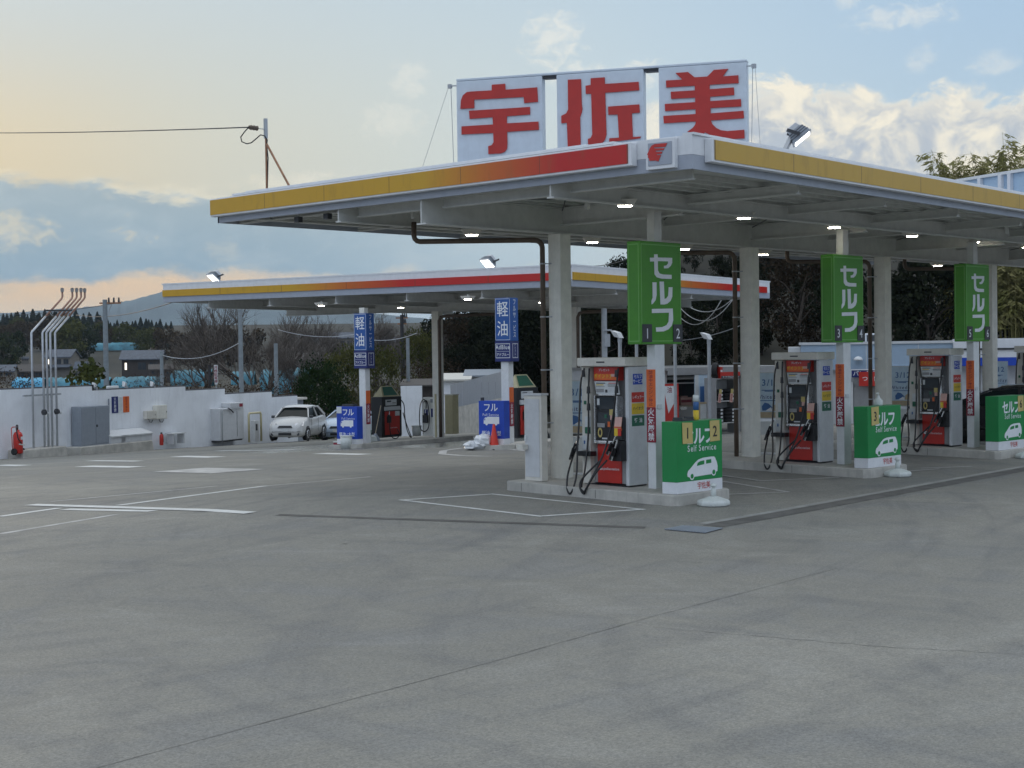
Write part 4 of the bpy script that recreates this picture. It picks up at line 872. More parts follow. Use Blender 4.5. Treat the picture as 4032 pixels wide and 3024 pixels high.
# date posters on slim stands
def poster_stand(loc, rz, label):
    t = thing('poster_stand', label, 'poster', loc, rz, 'blue date posters')
    k = MB(); k.box(-.28, .28, 0, .02, .78, 1.72, M['poster']); pb = k.build('poster', parent=t)
    k = MB(); k.box(-.28, .28, -.006, -.001, .78, .90, M['wood'])
    k.text('3/12', .19, (.02, -.004, 1.52), EX, EZ, M['sknavy'], .012); k.text('Whiteday', .125, (0, -.004, 1.22), EX, EZ, M['navy'], .004, squeeze=.85)
    for z, w in ((1.36, .16), (1.34, .10), (1.14, .2)): k.box(-w, w, -.005, -.001, z-.008, z+.008, M['sknavy'])
    k.prism([(-.15, .93), (.02, .93), (.06, 1.0), (-.02, 1.08), (-.10, 1.10), (-.16, 1.02)], (0, -.003, 0), EX, EZ, .001, M['sknavy']); k.prism([(.06, .92), (.22, .92), (.24, 1.02), (.15, 1.08), (.08, 1.03)], (0, -.0035, 0), EX, EZ, .001, M['wood']); k.prism([(-.08, .93), (.06, .92), (.03, 1.0)], (0, -.006, 0), EX, EZ, .001, M['let'])
    k.build('print', parent=pb)
    k = MB(); k.box(-.30, .30, .021, .05, .76, 1.74, M['lgrey']); k.box(-.24, -.20, .021, .05, 0, .76, M['lgrey']); k.box(.20, .24, .021, .05, 0, .76, M['lgrey']); k.box(-.26, .26, .0, .2, 0, .03, M['lgrey']); k.box(-.19, .19, .01, .04, .42, .70, M['paper']); k.build('stand', parent=t); return t
PL = ['pale blue poster reading 3/12 beside the first pillar', 'pale blue poster reading 3/12 between the second pillar and its pump', 'pale blue poster reading 3/12 between the third pillar and its pump', 'pale blue poster reading 3/12 above the black car']
p0_ = None
for i, (px, py, d) in enumerate(((2278, 1642, 27.6), (3030, 1622, 31.8), (3552, 1600, 36.6), (3925, 1592, 41.5))):
    c = at_d(px, py, d); z = zi(min(i, 3), 18); c.z = z+.003; rz = YAW-pi/2-.25
    p0_ = poster_stand(c, rz, PL[i]) if p0_ is None else (dup(p0_, c, rz, PL[i]) and p0_)
# ================================================================== FAR TRUCK CANOPY (turned about twelve degrees)
FA = radians(12); FX = Vector((cos(FA), sin(FA), 0)); FY = Vector((-sin(FA), cos(FA), 0))
fo = at_d(1327, 1762, 52); fo.z = 0; a0 = at_g(1327, 1767); a0.z = 0; b0 = at_g(1899, 1771); b0.z = 0
fcan = thing('truck_canopy', 'smaller white canopy with yellow and red fascia over the blue diesel pumps behind', 'canopy', fo, FA)
def lf(p): d = Vector(p)-fo; return Vector((d.dot(FX), d.dot(FY), d.z))          # world -> far frame
fl = fo-FX*1.6                                                                  # left fascia plane
e1 = at_plane(647, 1189, fl, FX); c1 = at_plane(2248, 1130, fl, FX); t1 = at_plane(2248, 1057, fl, FX)
rn = at_plane(3026, 1158, c1, FY)
zf0, zf1 = (e1.z+c1.z)/2, (e1.z+c1.z)/2+0.62
le, lc, lr = lf(e1), lf(c1), lf(rn)
x0, x1, y0, y1 = le.x, max(lr.x, lc.x+9), lc.y, le.y
k = MB(); h = zf1-zf0
def fbx(k, xa, xb, ya, yb, za, zb2, m): k.box(min(xa, xb), max(xa, xb), min(ya, yb), max(ya, yb), za, zb2, m)
fbx(k, x0-.05, x0, y0, y1, zf0, zf0+.22, M['fascg']); fbx(k, x0-.05, x0, y0, y1, zf0+.222, zf1, M['fasc'])
fbx(k, x0, x1, y0-.05, y0, zf0, zf0+.22, M['fascg']); fbx(k, x0, x1, y0-.05, y0, zf0+.222, zf1, M['fasc'])
fbx(k, x1, x1+.05, y0, y1, zf0, zf1, M['fasc']); fbx(k, x0, x1, y1, y1+.05, zf0, zf1, M['fasc']); k.build('fascia', parent=fcan)
def fstrip(nm, st, xa, xb, ya, yb):
    global STOP_L, STOP_R
    k = MB(); fbx(k, xa, xb, ya, yb, zf0+.20, zf0+.43, nm); k.build('colour_strip', parent=fcan)
STOP_F = [(0.0, RE), (0.36, RE), (0.50, ORA), (0.64, YE), (1.0, YE)]
_keep = STOP_L; STOP_L = STOP_F; M['stripF'] = strip_mat('far_strip_left', STOP_F); STOP_L = _keep
M['stripG'] = strip_mat('far_strip_right', [(0.0, YE), (0.40, YE), (0.55, ORA), (0.75, RE), (1.0, RE)])
fstrip(M['stripF'], None, x0-.09, x0-.052, y0+.1, y1); fstrip(M['stripG'], None, x0, x1-.35, y0-.09, y0-.052)
k = MB(); fbx(k, x0-.06, x1+.06, y0-.06, y1+.06, zf1+.002, zf1+.05, M['fasc']); k.build('coping', parent=fcan)
k = MB(); fbx(k, x0, x1, y0, y1, zf0+.10, zf0+.14, M['deck'])
for i in range(24): fbx(k, x0, x1, y0+.3+i*(y1-y0-.4)/24, y0+.42+i*(y1-y0-.4)/24, zf0+.05, zf0+.098, M['deck'])
k.build('roof_deck', parent=fcan)
gcol = at_g(1728, 1716, .12); gcol2 = at_g(2272, 1712, .12)
zga, zgb = zf0-.42, zf0+.05
colA = lf(at_plane(1728, 1716, fo+FX*4.4, FX)); colB = lf(at_plane(2270, 1716, fo+FX*4.4, FX))
xg = 4.4
k = MB()
for xx, za in ((xg, zga), (xg-3.0, zf0-.16), (xg+2.6, zf0-.16)):
    fbx(k, xx-.11, xx+.11, y0+.05, y1-.6 if xx == xg else y1-.1, za, za+.025, M['steel']); fbx(k, xx-.02, xx+.02, y0+.05, y1-.6 if xx == xg else y1-.1, za+.026, zf0+.05, M['steel'])
k.build('girder', parent=fcan)
for yy in (colA.y, colB.y, (colA.y+colB.y)/2, colA.y+(colA.y-colB.y)/2, colA.y+(colA.y-colB.y)*.98):
    k = MB(); fbx(k, x0+.1, x1-.1, yy-.08, yy+.08, zf0-.26, zf0-.23, M['steel']); fbx(k, x0+.1, x1-.1, yy-.015, yy+.015, zf0-.229, zf0+.05, M['steel']); k.build('cross_beam', parent=fcan)
for c_ in (colA, colB):
    w = fo+FX*xg+FY*c_.y; zb_ = gz(w.x, w.y)+.1
    k = MB(); fbx(k, xg-.15, xg+.15, c_.y-.15, c_.y+.15, zb_, zga-.002, M['ivory']); cc = k.build('column', parent=fcan, bevel=.01)
    k = MB(); k.tube([(xg-.2, c_.y-.22, zb_), (xg-.2, c_.y-.22, zga-.35), (xg-.17, c_.y-.28, zga-.22), (xg-.1, c_.y-.4, zga-.18), (xg-.1, c_.y-3.2, zga-.16)], .06, 8, M['brown']); k.build('downpipe', parent=fcan)
    k = MB(); k.cyl((xg-.152, c_.y+.02, zb_), (xg-.152, c_.y+.02, zb_+1.6), .04, n=8, m=M['cream']); k.build('conduit', parent=cc)
fl0 = None
for (px, py), lb in (((1265, 1206), 'lit lamp under the truck canopy near its left end'), ((1578, 1214), 'lit lamp under the truck canopy left of its first pillar'), ((1842, 1181), 'lit lamp under the truck canopy between its pillar and the right hand blue sign'), ((2135, 1194), 'lit lamp under the truck canopy just left of the brown drainpipe'), ((2406, 1203), 'lit lamp under the truck canopy left of the sign numbered 1 and 2')):
    p = at_z(px, py, zf0-.34)
    fl0_ = dup(l0, p, FA, lb); fl0_['group'] = 'lamps under the truck canopy'
for px, py, lb in ((845, 1116, 'lit floodlight on the left end of the truck canopy roof'), (1925, 1058, 'lit floodlight on the truck canopy roof left of the first pillar')):
    b = at_plane(px+12, py, fl+FX*.3, FX); b.z = zf1+.05
    hd = at_d(px-2, py-26, (b-ORG).dot(fw)); floodlight('floodlight', b, hd, (-RV*.5-fw*.45-UV*.85), lb, .42)

def far_island(o, ln, wd, label):
    k = MB(); t = 8; ring = []
    P_ = [o+FX*s_+FY*w for s_, w in ((0, -wd/2+.1), (.1, -wd/2), (ln, -wd/2), (ln, wd/2), (.1, wd/2), (0, wd/2-.1))]
    n = len(P_); k.add([(p.x, p.y, gz(p.x, p.y)-.08) for p in P_]+[(p.x, p.y, gz(p.x, p.y)+.13) for p in P_], [(a, (a+1) % n, n+(a+1) % n, n+a) for a in range(n)]+[tuple(range(n, 2*n))])
    tag(k.build('pump_island', M['kerb']), label, 'pump island', 'truck pump islands')
iA = a0+FY*-.45; iB = b0+FX*-.05+FY*-.5
far_island(iA-FX*.25, 6.6, 1.35, 'concrete kerb block under the black diesel pump with a broom'); far_island(iB-FX*.25, 6.6, 1.35, 'concrete kerb block under the blue box with the traffic cone')
def gat(p, dz=.132): return Vector((p.x, p.y, gz(p.x, p.y)+dz))
TRUCK = [(0, .06), (0, .22), (.03, .34), (.10, .40), (.22, .40), (.22, .44), (.98, .44), (.98, .06), (.86, .06), (.84, .0), (.78, -.03), (.72, .0), (.70, .06), (.26, .06), (.24, 0), (.18, -.03), (.12, 0), (.10, .06)]
def blue_box(o, label, tall):
    t = thing('cover_box', label, 'cover box', gat(o), FA-pi/2, 'blue cover boxes')
    W_ = .83; H_ = 1.22      # local x runs to the viewer's right, face towards -y
    k = MB(); k.box(-W_/2, W_/2, 0, .30, .17, H_, M['blue']); k.box(-W_/2, W_/2, 0, .30, 0, .169, M['fasc']); bd = k.build('body', parent=t, bevel=.006)
    k = MB(); k.text('フル', .25, (-.02 if tall else .05, -.003, H_-.20), EX, EZ, M['let'], .016, pitch=.95); k.text('Full Service', .10, (-.02 if tall else .05, -.003, H_-.385), EX, EZ, M['let'], .004)
    k.prism([(x*.52-.27, z*.52) for x, z in TRUCK], (.02, -.003, .55), EX, EZ, .001, M['let']); k.prism([(x*.52-.27, z*.52) for x, z in ((.04, .24), (.06, .34), (.10, .36), (.10, .24))], (.02, -.0055, .55), EX, EZ, .001, M['blue'])
    k.text('軽油/大型', .145, (.0, -.003, .31), EX, EZ, M['let'], .010, squeeze=.9, pitch=.95); k.build('lettering', parent=bd)
    if not tall:
        k = MB(); k.box(-W_/2+.01, -W_/2+.21, -.012, -.006, H_-.22, H_-.01, M['paper']); k.build('paper_note', parent=t)
        k = MB(); k.box(-.22, .22, .05, .25, H_+.002, H_+.07, M['dark']); k.build('tray', parent=t)
    else:
        k = MB(); k.box(-.38, -.30, .05, .12, H_+.002, H_+.09, M['dark']); k.build('clip', parent=t)
    return t
blue_box(a0+FX*.05-FY*.38, 'blue full service box with a white truck picture, beside the parked cars', False)
blue_box(b0+FX*.05-FY*.28, 'blue full service box with a white truck picture, behind the red traffic cone', True)
def fuel_sign(o, label):
    t = thing('diesel_sign', label, 'sign', gat(o), FA-pi/2, 'blue diesel signs'); t.scale = (.85, .85, 1); zs0, zs1, zm = 2.45, 4.25, 3.02
    k = MB(); k.box(-.16, .14, -.02, .28, 0, zs0-.003, M['white']); k.build('post', parent=t, bevel=.01); k = MB(); k.box(-.12, .12, 0, .25, zs1+.003, zga-t.location.z, M['ivory']); k.build('upper_post', parent=t)
    k = MB(); k.box(-.34, .26, -.07, .43, zm+.012, zs1, M['skyb']); sb = k.build('sign_box', parent=t, bevel=.01)
    k = MB(); k.box(-.35, .27, -.08, .44, zs0, zm, M['navy']); lb_ = k.build('lower_box', parent=t, bevel=.01)
    k = MB(); k.text('軽', .46, (-.04, -.075, 3.90), EX, EZ, M['let'], .006); k.text('油', .46, (-.04, -.075, 3.35), EX, EZ, M['let'], .006)
    k.text('フルサービス', .185, (.264, .19, 3.66), EY, EZ, M['let'], .012, vertical=True)
    for xa, xb, za, zb2 in ((-.325, .245, 4.215, 4.225), (-.325, .245, 3.06, 3.07), (-.325, -.315, 3.07, 4.215), (.235, .245, 3.07, 4.215)): k.box(xa, xb, -.075, -.072, za, zb2, M['let'])
    k.build('lettering', parent=sb)
    k = MB(); k.text('AdBlue', .17, (-.04, -.085, 2.86), EX, EZ, M['let'], .010); k.text('アドブルー', .10, (-.04, -.085, 2.64), EX, EZ, M['let'], .012)
    k.text('アドブルー', .085, (.274, .19, 2.74), EY, EZ, M['let'], .010, vertical=True)
    for xa, xb, za, zb2 in ((-.32, .24, 2.945, 2.96), (-.32, .24, 2.55, 2.565), (-.32, -.305, 2.565, 2.945), (.225, .24, 2.565, 2.945), (-.28, .20, 2.735, 2.742)): k.box(xa, xb, -.085, -.082, za, zb2, M['let'])
    for ya, yb, za, zb2 in ((.03, .36, 2.945, 2.96), (.03, .36, 2.55, 2.565), (.03, .045, 2.565, 2.945), (.345, .36, 2.565, 2.945)): k.box(.272, .276, ya, yb, za, zb2, M['let'])
    k.build('lettering', parent=lb_)
    k = MB(); k.box(.142, .152, .0, .26, 1.30, 1.72, M['orange']); k.box(.142, .152, .0, .26, .62, 1.298, M['redd']); k.text('火気厳禁', .15, (.154, .13, .96), EY, EZ, M['let'], .012, vertical=True); k.build('warning_board', parent=t)
    return t
sA = a0+FX*.95-FY*.36; sB = b0+FX*.95-FY*.20
fuel_sign(sA, 'blue diesel sign box on a white post beside the black pump with a broom'); sgB = fuel_sign(sB, 'blue diesel sign box on a white post behind the red traffic cone'); sgB.location.z -= .14
def diesel_pump(o, label, full=True):
    t = thing('diesel_pump', label, 'fuel dispenser', gat(o), FA, 'black diesel pumps'); t.scale = (1.4, .62, 1.03)
    k = MB(); k.box(-.46, .46, .02, .85, .05, 1.52, M['black']); k.box(-.46, .46, .05, .82, 0, .049, M['dark']); k.build('cabinet', parent=t, bevel=.015)
    k = MB(); k.box(-.34, .34, -.02, .019, .10, .98, M['red']); rd = k.build('lower_panel', parent=t, bevel=.01)
    k = MB(); k.text('apollostation', .055, (.05, -.024, .36), EX, EZ, M['let'], .012); k.build('lettering', parent=rd)
    k = MB(); k.box(-.30, .20, -.03, .019, 1.20, 1.42, M['paper']); dp_ = k.build('display', parent=t, bevel=.008); k = MB(); k.box(-.26, -.06, -.034, -.031, 1.33, 1.385, M['dark']); k.box(.0, .15, -.034, -.031, 1.28, 1.30, M['dark']); k.build('print', parent=dp_)
    k = MB(); k.hexa([(-.36, -.10, 1.02), (.36, -.10, 1.02), (.36, .019, 1.02), (-.36, .019, 1.02)], [(-.36, -.03, 1.16), (.36, -.03, 1.16), (.36, .019, 1.16), (-.36, .019, 1.16)], M['lgrey']); k.build('shelf', parent=t)
    k = MB(); k.add([(-.40, .05, 1.535), (.40, .05, 1.535), (.40, .80, 1.535), (-.40, .80, 1.535), (-.26, .42, 1.93), (.26, .42, 1.93)], [(0, 3, 2, 1), (0, 1, 5, 4), (2, 3, 4, 5), (1, 2, 5), (3, 0, 4)], M['cream']); tp = k.build('topper', parent=t)
    k = MB(); k.add([(-.32, .082, 1.583), (.32, .082, 1.583), (.22, .375, 1.90), (-.22, .375, 1.90)], [(0, 1, 2, 3)], M['dgreen']); k.build('topper_card', parent=tp)
    k = MB(); nozzle(k, (-.18, -.06, .80), (0.1, 0, .9)); k.box(-.26, -.10, -.10, -.021, .55, .80, M['black']); k.box(.12, .32, -.05, -.021, .80, .98, M['paper']); k.build('nozzle', parent=t)
    k = MB()
    for pts in ([(.40, -.02, 1.40), (.50, -.1, 1.2), (.52, -.12, .8), (.58, -.15, .3), (.70, -.18, .0), (.78, -.2, -.06), (.70, -.2, .1), (.56, -.15, .5), (.46, -.08, .9)], [(-.16, -.08, .66), (-.2, -.16, .2), (-.1, -.2, -.02), (.1, -.2, -.04), (.2, -.2, .1), (.12, -.18, .3)]):
        o_, r_ = hose(pts, .02); k.tube(o_, r_, 6, M['rubber'])
    k.build('hoses', parent=t)
    return t
pA = a0+FX*2.0-FY*1.02; pB = b0+FX*2.3-FY*1.15
diesel_pump(at_g(1507, 1737)+FX*.64, 'black diesel pump with red panel and green topper, a broom leaning on it')
diesel_pump(at_g(2040, 1742)+FX*.64, 'black diesel pump with green topper half hidden by the narrow steel cabinet')
# second unit on island A: additive pump, tall beige cabinet
pb_ = at_g(1690, 1716, .13); t = thing('additive_pump', 'white pump with a looped black hose beside the truck canopy pillar', 'fuel dispenser', pb_, FA-pi/2)
k = MB(); k.box(-.28, .28, 0, .4, 0, 1.48, M['ivory']); k.build('cabinet', parent=t, bevel=.02)
k = MB(); k.box(-.22, -.04, -.008, -.001, .70, 1.02, M['navy']); k.box(.10, .25, -.008, -.001, .72, 1.05, M['navy']); k.box(.08, .25, -.008, -.001, 1.28, 1.42, M['grey']); k.build('label_panel', parent=t)
k = MB(); nozzle(k, (-.12, -.06, .82), (0.05, 0, 1)); k.box(-.24, -.02, -.10, -.01, .50, .80, M['black']); k.build('nozzle', parent=t)
k = MB(); o_, r_ = hose([(-.10, -.05, 1.05), (-.06, -.10, 1.3), (-.18, -.12, 1.4), (-.32, -.12, 1.15), (-.36, -.12, .6), (-.30, -.12, .25), (-.1, -.12, .18), (.06, -.12, .35), (.10, -.12, .8), (.04, -.12, 1.2), (-.04, -.12, 1.36), (-.16, -.12, 1.3)], .02); k.tube(o_, r_, 6, M['rubber']); k.build('hose', parent=t)
pc_ = at_g(1769, 1709, .13); t = thing('tall_cabinet', 'tall beige steel cabinet behind the truck canopy pillar', 'cabinet', pc_, FA-pi/2); k = MB(); k.box(-.2, .2, 0, .4, 0, 1.55, M['cream']); k.build('body', parent=t, bevel=.012); k = MB(); k.box(-.22, .22, -.02, .42, 1.552, 1.59, M['beige']); k.build('cap', parent=t); k = MB(); k.box(-.17, .17, -.008, -.001, .06, 1.48, M['cream']); k.build('door', parent=t)
# loose things round the far pumps
def cone(p, label):
    t = thing('traffic_cone', label, 'traffic cone', p); k = MB(); k.lathe([(.15, .03), (.14, .05), (.03, .70), (.02, .71)], n=16, m=M['cone']); k.build('cone', parent=t); k = MB(); k.box(-.19, .19, -.19, .19, 0, .03, M['black']); k.build('foot', parent=t, bevel=.008)
cone(at_g(1946, 1771), 'red traffic cone in front of the right hand blue box')
def bag(p, r, hgt, label, seed):
    rnd = random.Random(seed); k = MB(); n, mrow = 14, 9; vs = []
    for j in range(mrow+1):
        th = pi*j/mrow
        for i in range(n):
            f = 1+rnd.uniform(-.18, .18); vs.append((r*sin(th)*cos(2*pi*i/n)*f*(1.25 if j > mrow*.6 else .95), r*sin(th)*sin(2*pi*i/n)*f, max(0.0, hgt*(.5+.5*cos(th))*(1+rnd.uniform(-.06, .06)))))
    k.add(vs, [(j*n+i, (j+1)*n+i, (j+1)*n+(i+1) % n, j*n+(i+1) % n) for j in range(mrow) for i in range(n)], M['bag']); o = k.build('plastic_bag'); o.location = p; tag(o, label, 'bag', 'plastic bags on the ground')
bag(at_g(1903, 1772), .27, .44, 'large clear plastic bag left of the red traffic cone', 3); bag(at_g(1862, 1773), .26, .26, 'small white bag lying at the far left of the big clear bag', 5)
def bucket(p, r0, r1, hh, m, label, nm='bucket'):
    t = thing(nm, label, nm, p); k = MB(); k.lathe([(r0, 0), (r1, hh), (r1-.012, hh), (r0-.012, .02)], n=18, m=m); k.build('body', parent=t); k = MB(); k.lathe([(r1, hh-.035), (r1+.012, hh-.03), (r1+.012, hh), (r1, hh+.004)], n=18, m=m); k.build('rim', parent=t)
bucket(at_g(1641, 1716, .13), .16, .20, .40, M['plastic'], 'white bucket standing left of the white additive pump')
bucket(at_g(1441, 1742, .13), .16, .19, .40, M['dgreen'], 'green bucket between the left blue box and the black pump')
bucket(at_g(1364, 1767), .17, .19, .42, M['plastic'], 'white tub standing in front of the left blue box')
t = thing('crate', 'small red and white box left of the white tub', 'box', at_g(1335, 1766), .3); k = MB(); k.box(-.14, .14, -.12, .12, 0, .20, M['redd']); k.build('body', parent=t); k = MB(); k.box(-.15, .15, -.13, .13, .202, .24, M['plastic']); k.build('lid', parent=t)
bp = at_g(1478, 1736, .13); t = thing('broom', 'long handled broom leaning on the black diesel pump', 'broom', bp); k = MB(); k.cyl((0, 0, .22), FX*.35-FY*0+EZ*1.22, .014, n=6, m=M['wood']); k.build('handle', parent=t); k = MB(); k.hexa([(-.12, -.18, 0), (.1, -.18, 0), (.1, .14, 0), (-.12, .14, 0)], [(-.02, -.04, .26), (.03, -.04, .26), (.03, .03, .26), (-.02, .03, .26)], M['dull']); k.build('brush_head', parent=t)
t = thing('dust_bin', 'pale dustpan box at the foot of the broom', 'dustpan', at_g(1452+12, 1738, .13)); k = MB(); k.hexa([(-.16, -.12, 0), (.16, -.12, 0), (.16, .12, 0), (-.16, .12, 0)], [(-.13, -.1, .15), (.13, -.1, .15), (.13, .1, .22), (-.13, .1, .22)], M['plastic']); k.build('pan', parent=t)

# ================================================================== WHITE BOUNDARY WALL on the left and what stands against it
P1 = at_d(69, 1787, 55); P2 = at_d(1171, 1738, 73); wd = (P2-P1); wd.z = 0; wd.normalize(); wn = Vector((wd.y, -wd.x, 0))
if wn.dot(ORG-P1) < 0: wn = -wn
def on_w(px, py, d=0.0): return at_plane(px, py, P1+wn*d, wn)
wall = thing('boundary_wall', 'long white painted boundary wall stepping down along the left side', 'wall', (P1.x, P1.y, 0))
WO = Vector((P1.x, P1.y, 0))
for (pa, pb, ytop, ymid) in ((-700, 362, 1528, 181), (362, 730, 1530, 546), (730, 885, 1535, 807), (885, 1070, 1548, 977), (1070, 1171, 1561.5, 1120)):
    A = on_w(pa, ytop); B = on_w(pb, ytop); z = on_w(ymid, ytop).z; A.z = B.z = 0
    k = MB(); k.hexa([A-WO-EZ*3, B-WO-EZ*3, B-wn*.15-WO-EZ*3, A-wn*.15-WO-EZ*3], [A-WO+EZ*z, B-WO+EZ*z, B-wn*.15-WO+EZ*z, A-wn*.15-WO+EZ*z], M['wallw']); pn = k.build('wall_panel', parent=wall)
    k = MB(); B2 = B-wd*.02; k.hexa([A-wn*.16-WO+EZ*(z+.002), B2-wn*.16-WO+EZ*(z+.002), B2-WO-wn*.02+EZ*(z+.002), A-WO-wn*.02+EZ*(z+.002)], [A-wn*.16-WO+EZ*(z+.05), B2-wn*.16-WO+EZ*(z+.05), B2-WO-wn*.02+EZ*(z+.05), A-WO-wn*.02+EZ*(z+.05)], M['cap']); k.build('coping', parent=pn)
def wbase(px, py, d): p = on_w(px, py, d); return p
AW = atan2(wd.y, wd.x)
def gnd_w(px, py, d, label_z=None): return on_w(px, py, d)
# low concrete plinths
def plinth(pa, pb, yb, hgt, dpt, label):
    A = on_w(pa, yb, dpt); B = on_w(pb, yb-(pb-pa)*.05, dpt); k = MB(); z0_ = min(A.z, B.z)
    rnd = random.Random(pa); o = Vector((A.x, A.y, z0_)); Ln = (B-A).dot(wd)
    k.hexa([(0, 0, -.4), (Ln, 0, -.4), (Ln, dpt-.01, -.4), (0, dpt-.01, -.4)], [(.06, .03, hgt), (Ln-.10, .03, hgt+(B.z-A.z)*.0), (Ln-.06, dpt-.01, hgt+.02), (.04, dpt-.01, hgt)], M['kerb'])
    ob = k.build('concrete_plinth', bevel=.03); ob.location = o; ob.rotation_euler = (0, 0, AW); tag(ob, label, 'plinth'); return ob
plinth(92, 272, 1786, .20, .75, 'rough concrete plinth under the five vent pipes'); plinth(316, 610, 1771, .24, .75, 'low concrete plinth under the grey cabinet')
# vent pipes
c5 = lambda p: (60+p[0]/2.303, 1080+p[1]/2.303)
base5 = [(168, 1590), (268, 1575), (303, 1573), (338, 1570), (382, 1565)]; bend5 = [(143, 527), (243, 527), (280, 527), (317, 527), (352, 527)]; top5 = [(426, 160), (517, 160), (557, 160), (596, 160), (630, 162)]
VN = ['leftmost grey vent pipe, standing apart from the other four', 'second grey vent pipe from the left, with a valve at waist height', 'third grey vent pipe from the left', 'fourth grey vent pipe from the left', 'rightmost grey vent pipe, with a valve at waist height']
M['pipe'] = mat('vent_pipe_paint', (0.50, 0.52, 0.55), 0.35, 0.4, var=0.1)
M['pipeu'] = mat('sky_reddened_vent_pipe', (0.33, 0.19, 0.14), 0.4, 0.3, var=0.25)  # red-brown tint of the orange sky put into the upper pipe colour
for i in range(5):
    b = on_w(*c5(base5[i]), .45); bd_ = on_w(*c5(bend5[i]), .45); bd_.x, bd_.y = b.x, b.y; tpp = on_w(*c5(top5[i]), .45)
    t = thing('vent_pipe', VN[i], 'vent pipe', b, 0, 'vent pipes')
    B_ = bd_-b; T_ = tpp-b; knee = T_-EZ*.22; mid = B_+(knee-B_)*.45
    k = MB(); k.tube([(0, 0, -.2), B_-EZ*.02, B_+(knee-B_)*.02, mid], .04, 10, M['pipe']); k.build('lower_pipe', parent=t)
    k = MB(); k.tube([mid, knee-(knee-B_)*.03, knee+EZ*.04, T_], .038, 10, M['pipeu']); k.build('upper_pipe', parent=t)
    k = MB(); k.cyl(T_, T_+EZ*.13, .06, .07, n=12, m=M['grey']); k.cyl(T_+EZ*.13, T_+EZ*.15, .045, n=12, m=M['dark']); k.build('vent_cap', parent=t)
    if i in (1, 4): k = MB(); vz = 1.32; k.cyl((-.08, 0, vz), (.10, 0, vz), .07, n=10, m=M['dark']); k.cyl((.02, 0, vz), (.02+wd.x*.2, wd.y*.2, vz-.05), .05, n=8, m=M['lgrey']); k.cyl((0, 0, vz-.1), (0, 0, vz+.1), .075, n=10, m=M['dark']); k.build('valve', parent=t)
k = MB(); o = on_w(*c5((70, 1103)), .38); e = on_w(*c5((412, 1085)), .38); k.obox((0, 0, 0), e-o, .05, .06, M['galv']); k.obox((e-o)*.3, (e-o)*.3-wn*.36, .04, .04, M['galv']); k.obox((e-o)*.8, (e-o)*.8-wn*.36, .04, .04, M['galv']); ob = k.build('pipe_rail'); ob.location = o; tag(ob, 'horizontal steel rail carrying the vent pipes against the wall', 'rail')
k = MB(); o = on_w(*c5((272, 328)), .56); e = on_w(*c5((512, 328)), .56); k.obox((0, 0, 0), e-o, .05, .06, M['dark']); ob = k.build('pipe_rail'); ob.location = o; tag(ob, 'dark cross bar tying the slanting tops of the vent pipes', 'rail')
def against(nm, label, cat, px, py, d): p = on_w(px, py, d); return thing(nm, label, cat, p, AW), p
def wz(px, py, d): return on_w(px, py, d).z
# wheeled fire extinguisher
t, p = against('wheeled_extinguisher', 'big red wheeled fire extinguisher at the left edge by the wall', 'fire extinguisher', 72, 1791, .55)
k = MB(); k.lathe([(.14, .05), (.17, .09), (.17, .70), (.13, .80), (.06, .84), (.06, .90)], n=18, m=M['red']); k.build('tank', parent=t)
k = MB(); o_, r_ = hose([(0, 0, .90), (-.06, -.05, 1.05), (-.16, -.08, 1.06), (-.20, -.12, .9), (-.18, -.17, .6), (-.05, -.2, .42)], .022); k.tube(o_, r_, 6, M['black']); k.build('hose', parent=t)
k = MB(); k.box(-.05, .06, -.178, -.168, .55, .66, M['paper']); k.obox((-.15, -.178, .40), (.15, -.178, .34), .01, .04, M['plastic']); k.build('label', parent=t)
k = MB(); k.cyl((-.24, 0, .12), (-.18, 0, .12), .12, n=18, m=M['tyre']); k.build('wheel', parent=t); k = MB(); k.cyl((.18, 0, .12), (.24, 0, .12), .12, n=18, m=M['tyre']); k.build('wheel', parent=t)
k = MB(); k.tube([(-.15, .12, .1), (-.15, .16, .95), (-.1, .16, 1.0), (.1, .16, 1.0), (.15, .16, .95), (.15, .12, .1)], .018, 6, M['red']); k.build('frame', parent=t)
# grey two-door cabinet
pA_ = on_w(320, 1757, .5); pB_ = on_w(434, 1750, .5); t = thing('grey_cabinet', 'grey two door steel cabinet against the white wall', 'cabinet', pA_, AW); w_ = (pB_-pA_).dot(wd); hh = on_w(377, 1598, .5).z-pA_.z
k = MB(); k.box(0, w_, 0, .45, -.05, hh, M['dull']); k.build('body', parent=t, bevel=.03); k = MB()
for xa, xb in ((.03, w_/2-.008), (w_/2+.008, w_-.03)): k.box(xa, xb, -.014, -.001, .05, hh-.06, M['dull'])
k.build('doors', parent=t, bevel=.005); k = MB(); k.box(w_/2+.03, w_/2+.08, -.05, -.015, hh*.46, hh*.52, M['dark']); k.build('handle', parent=t)
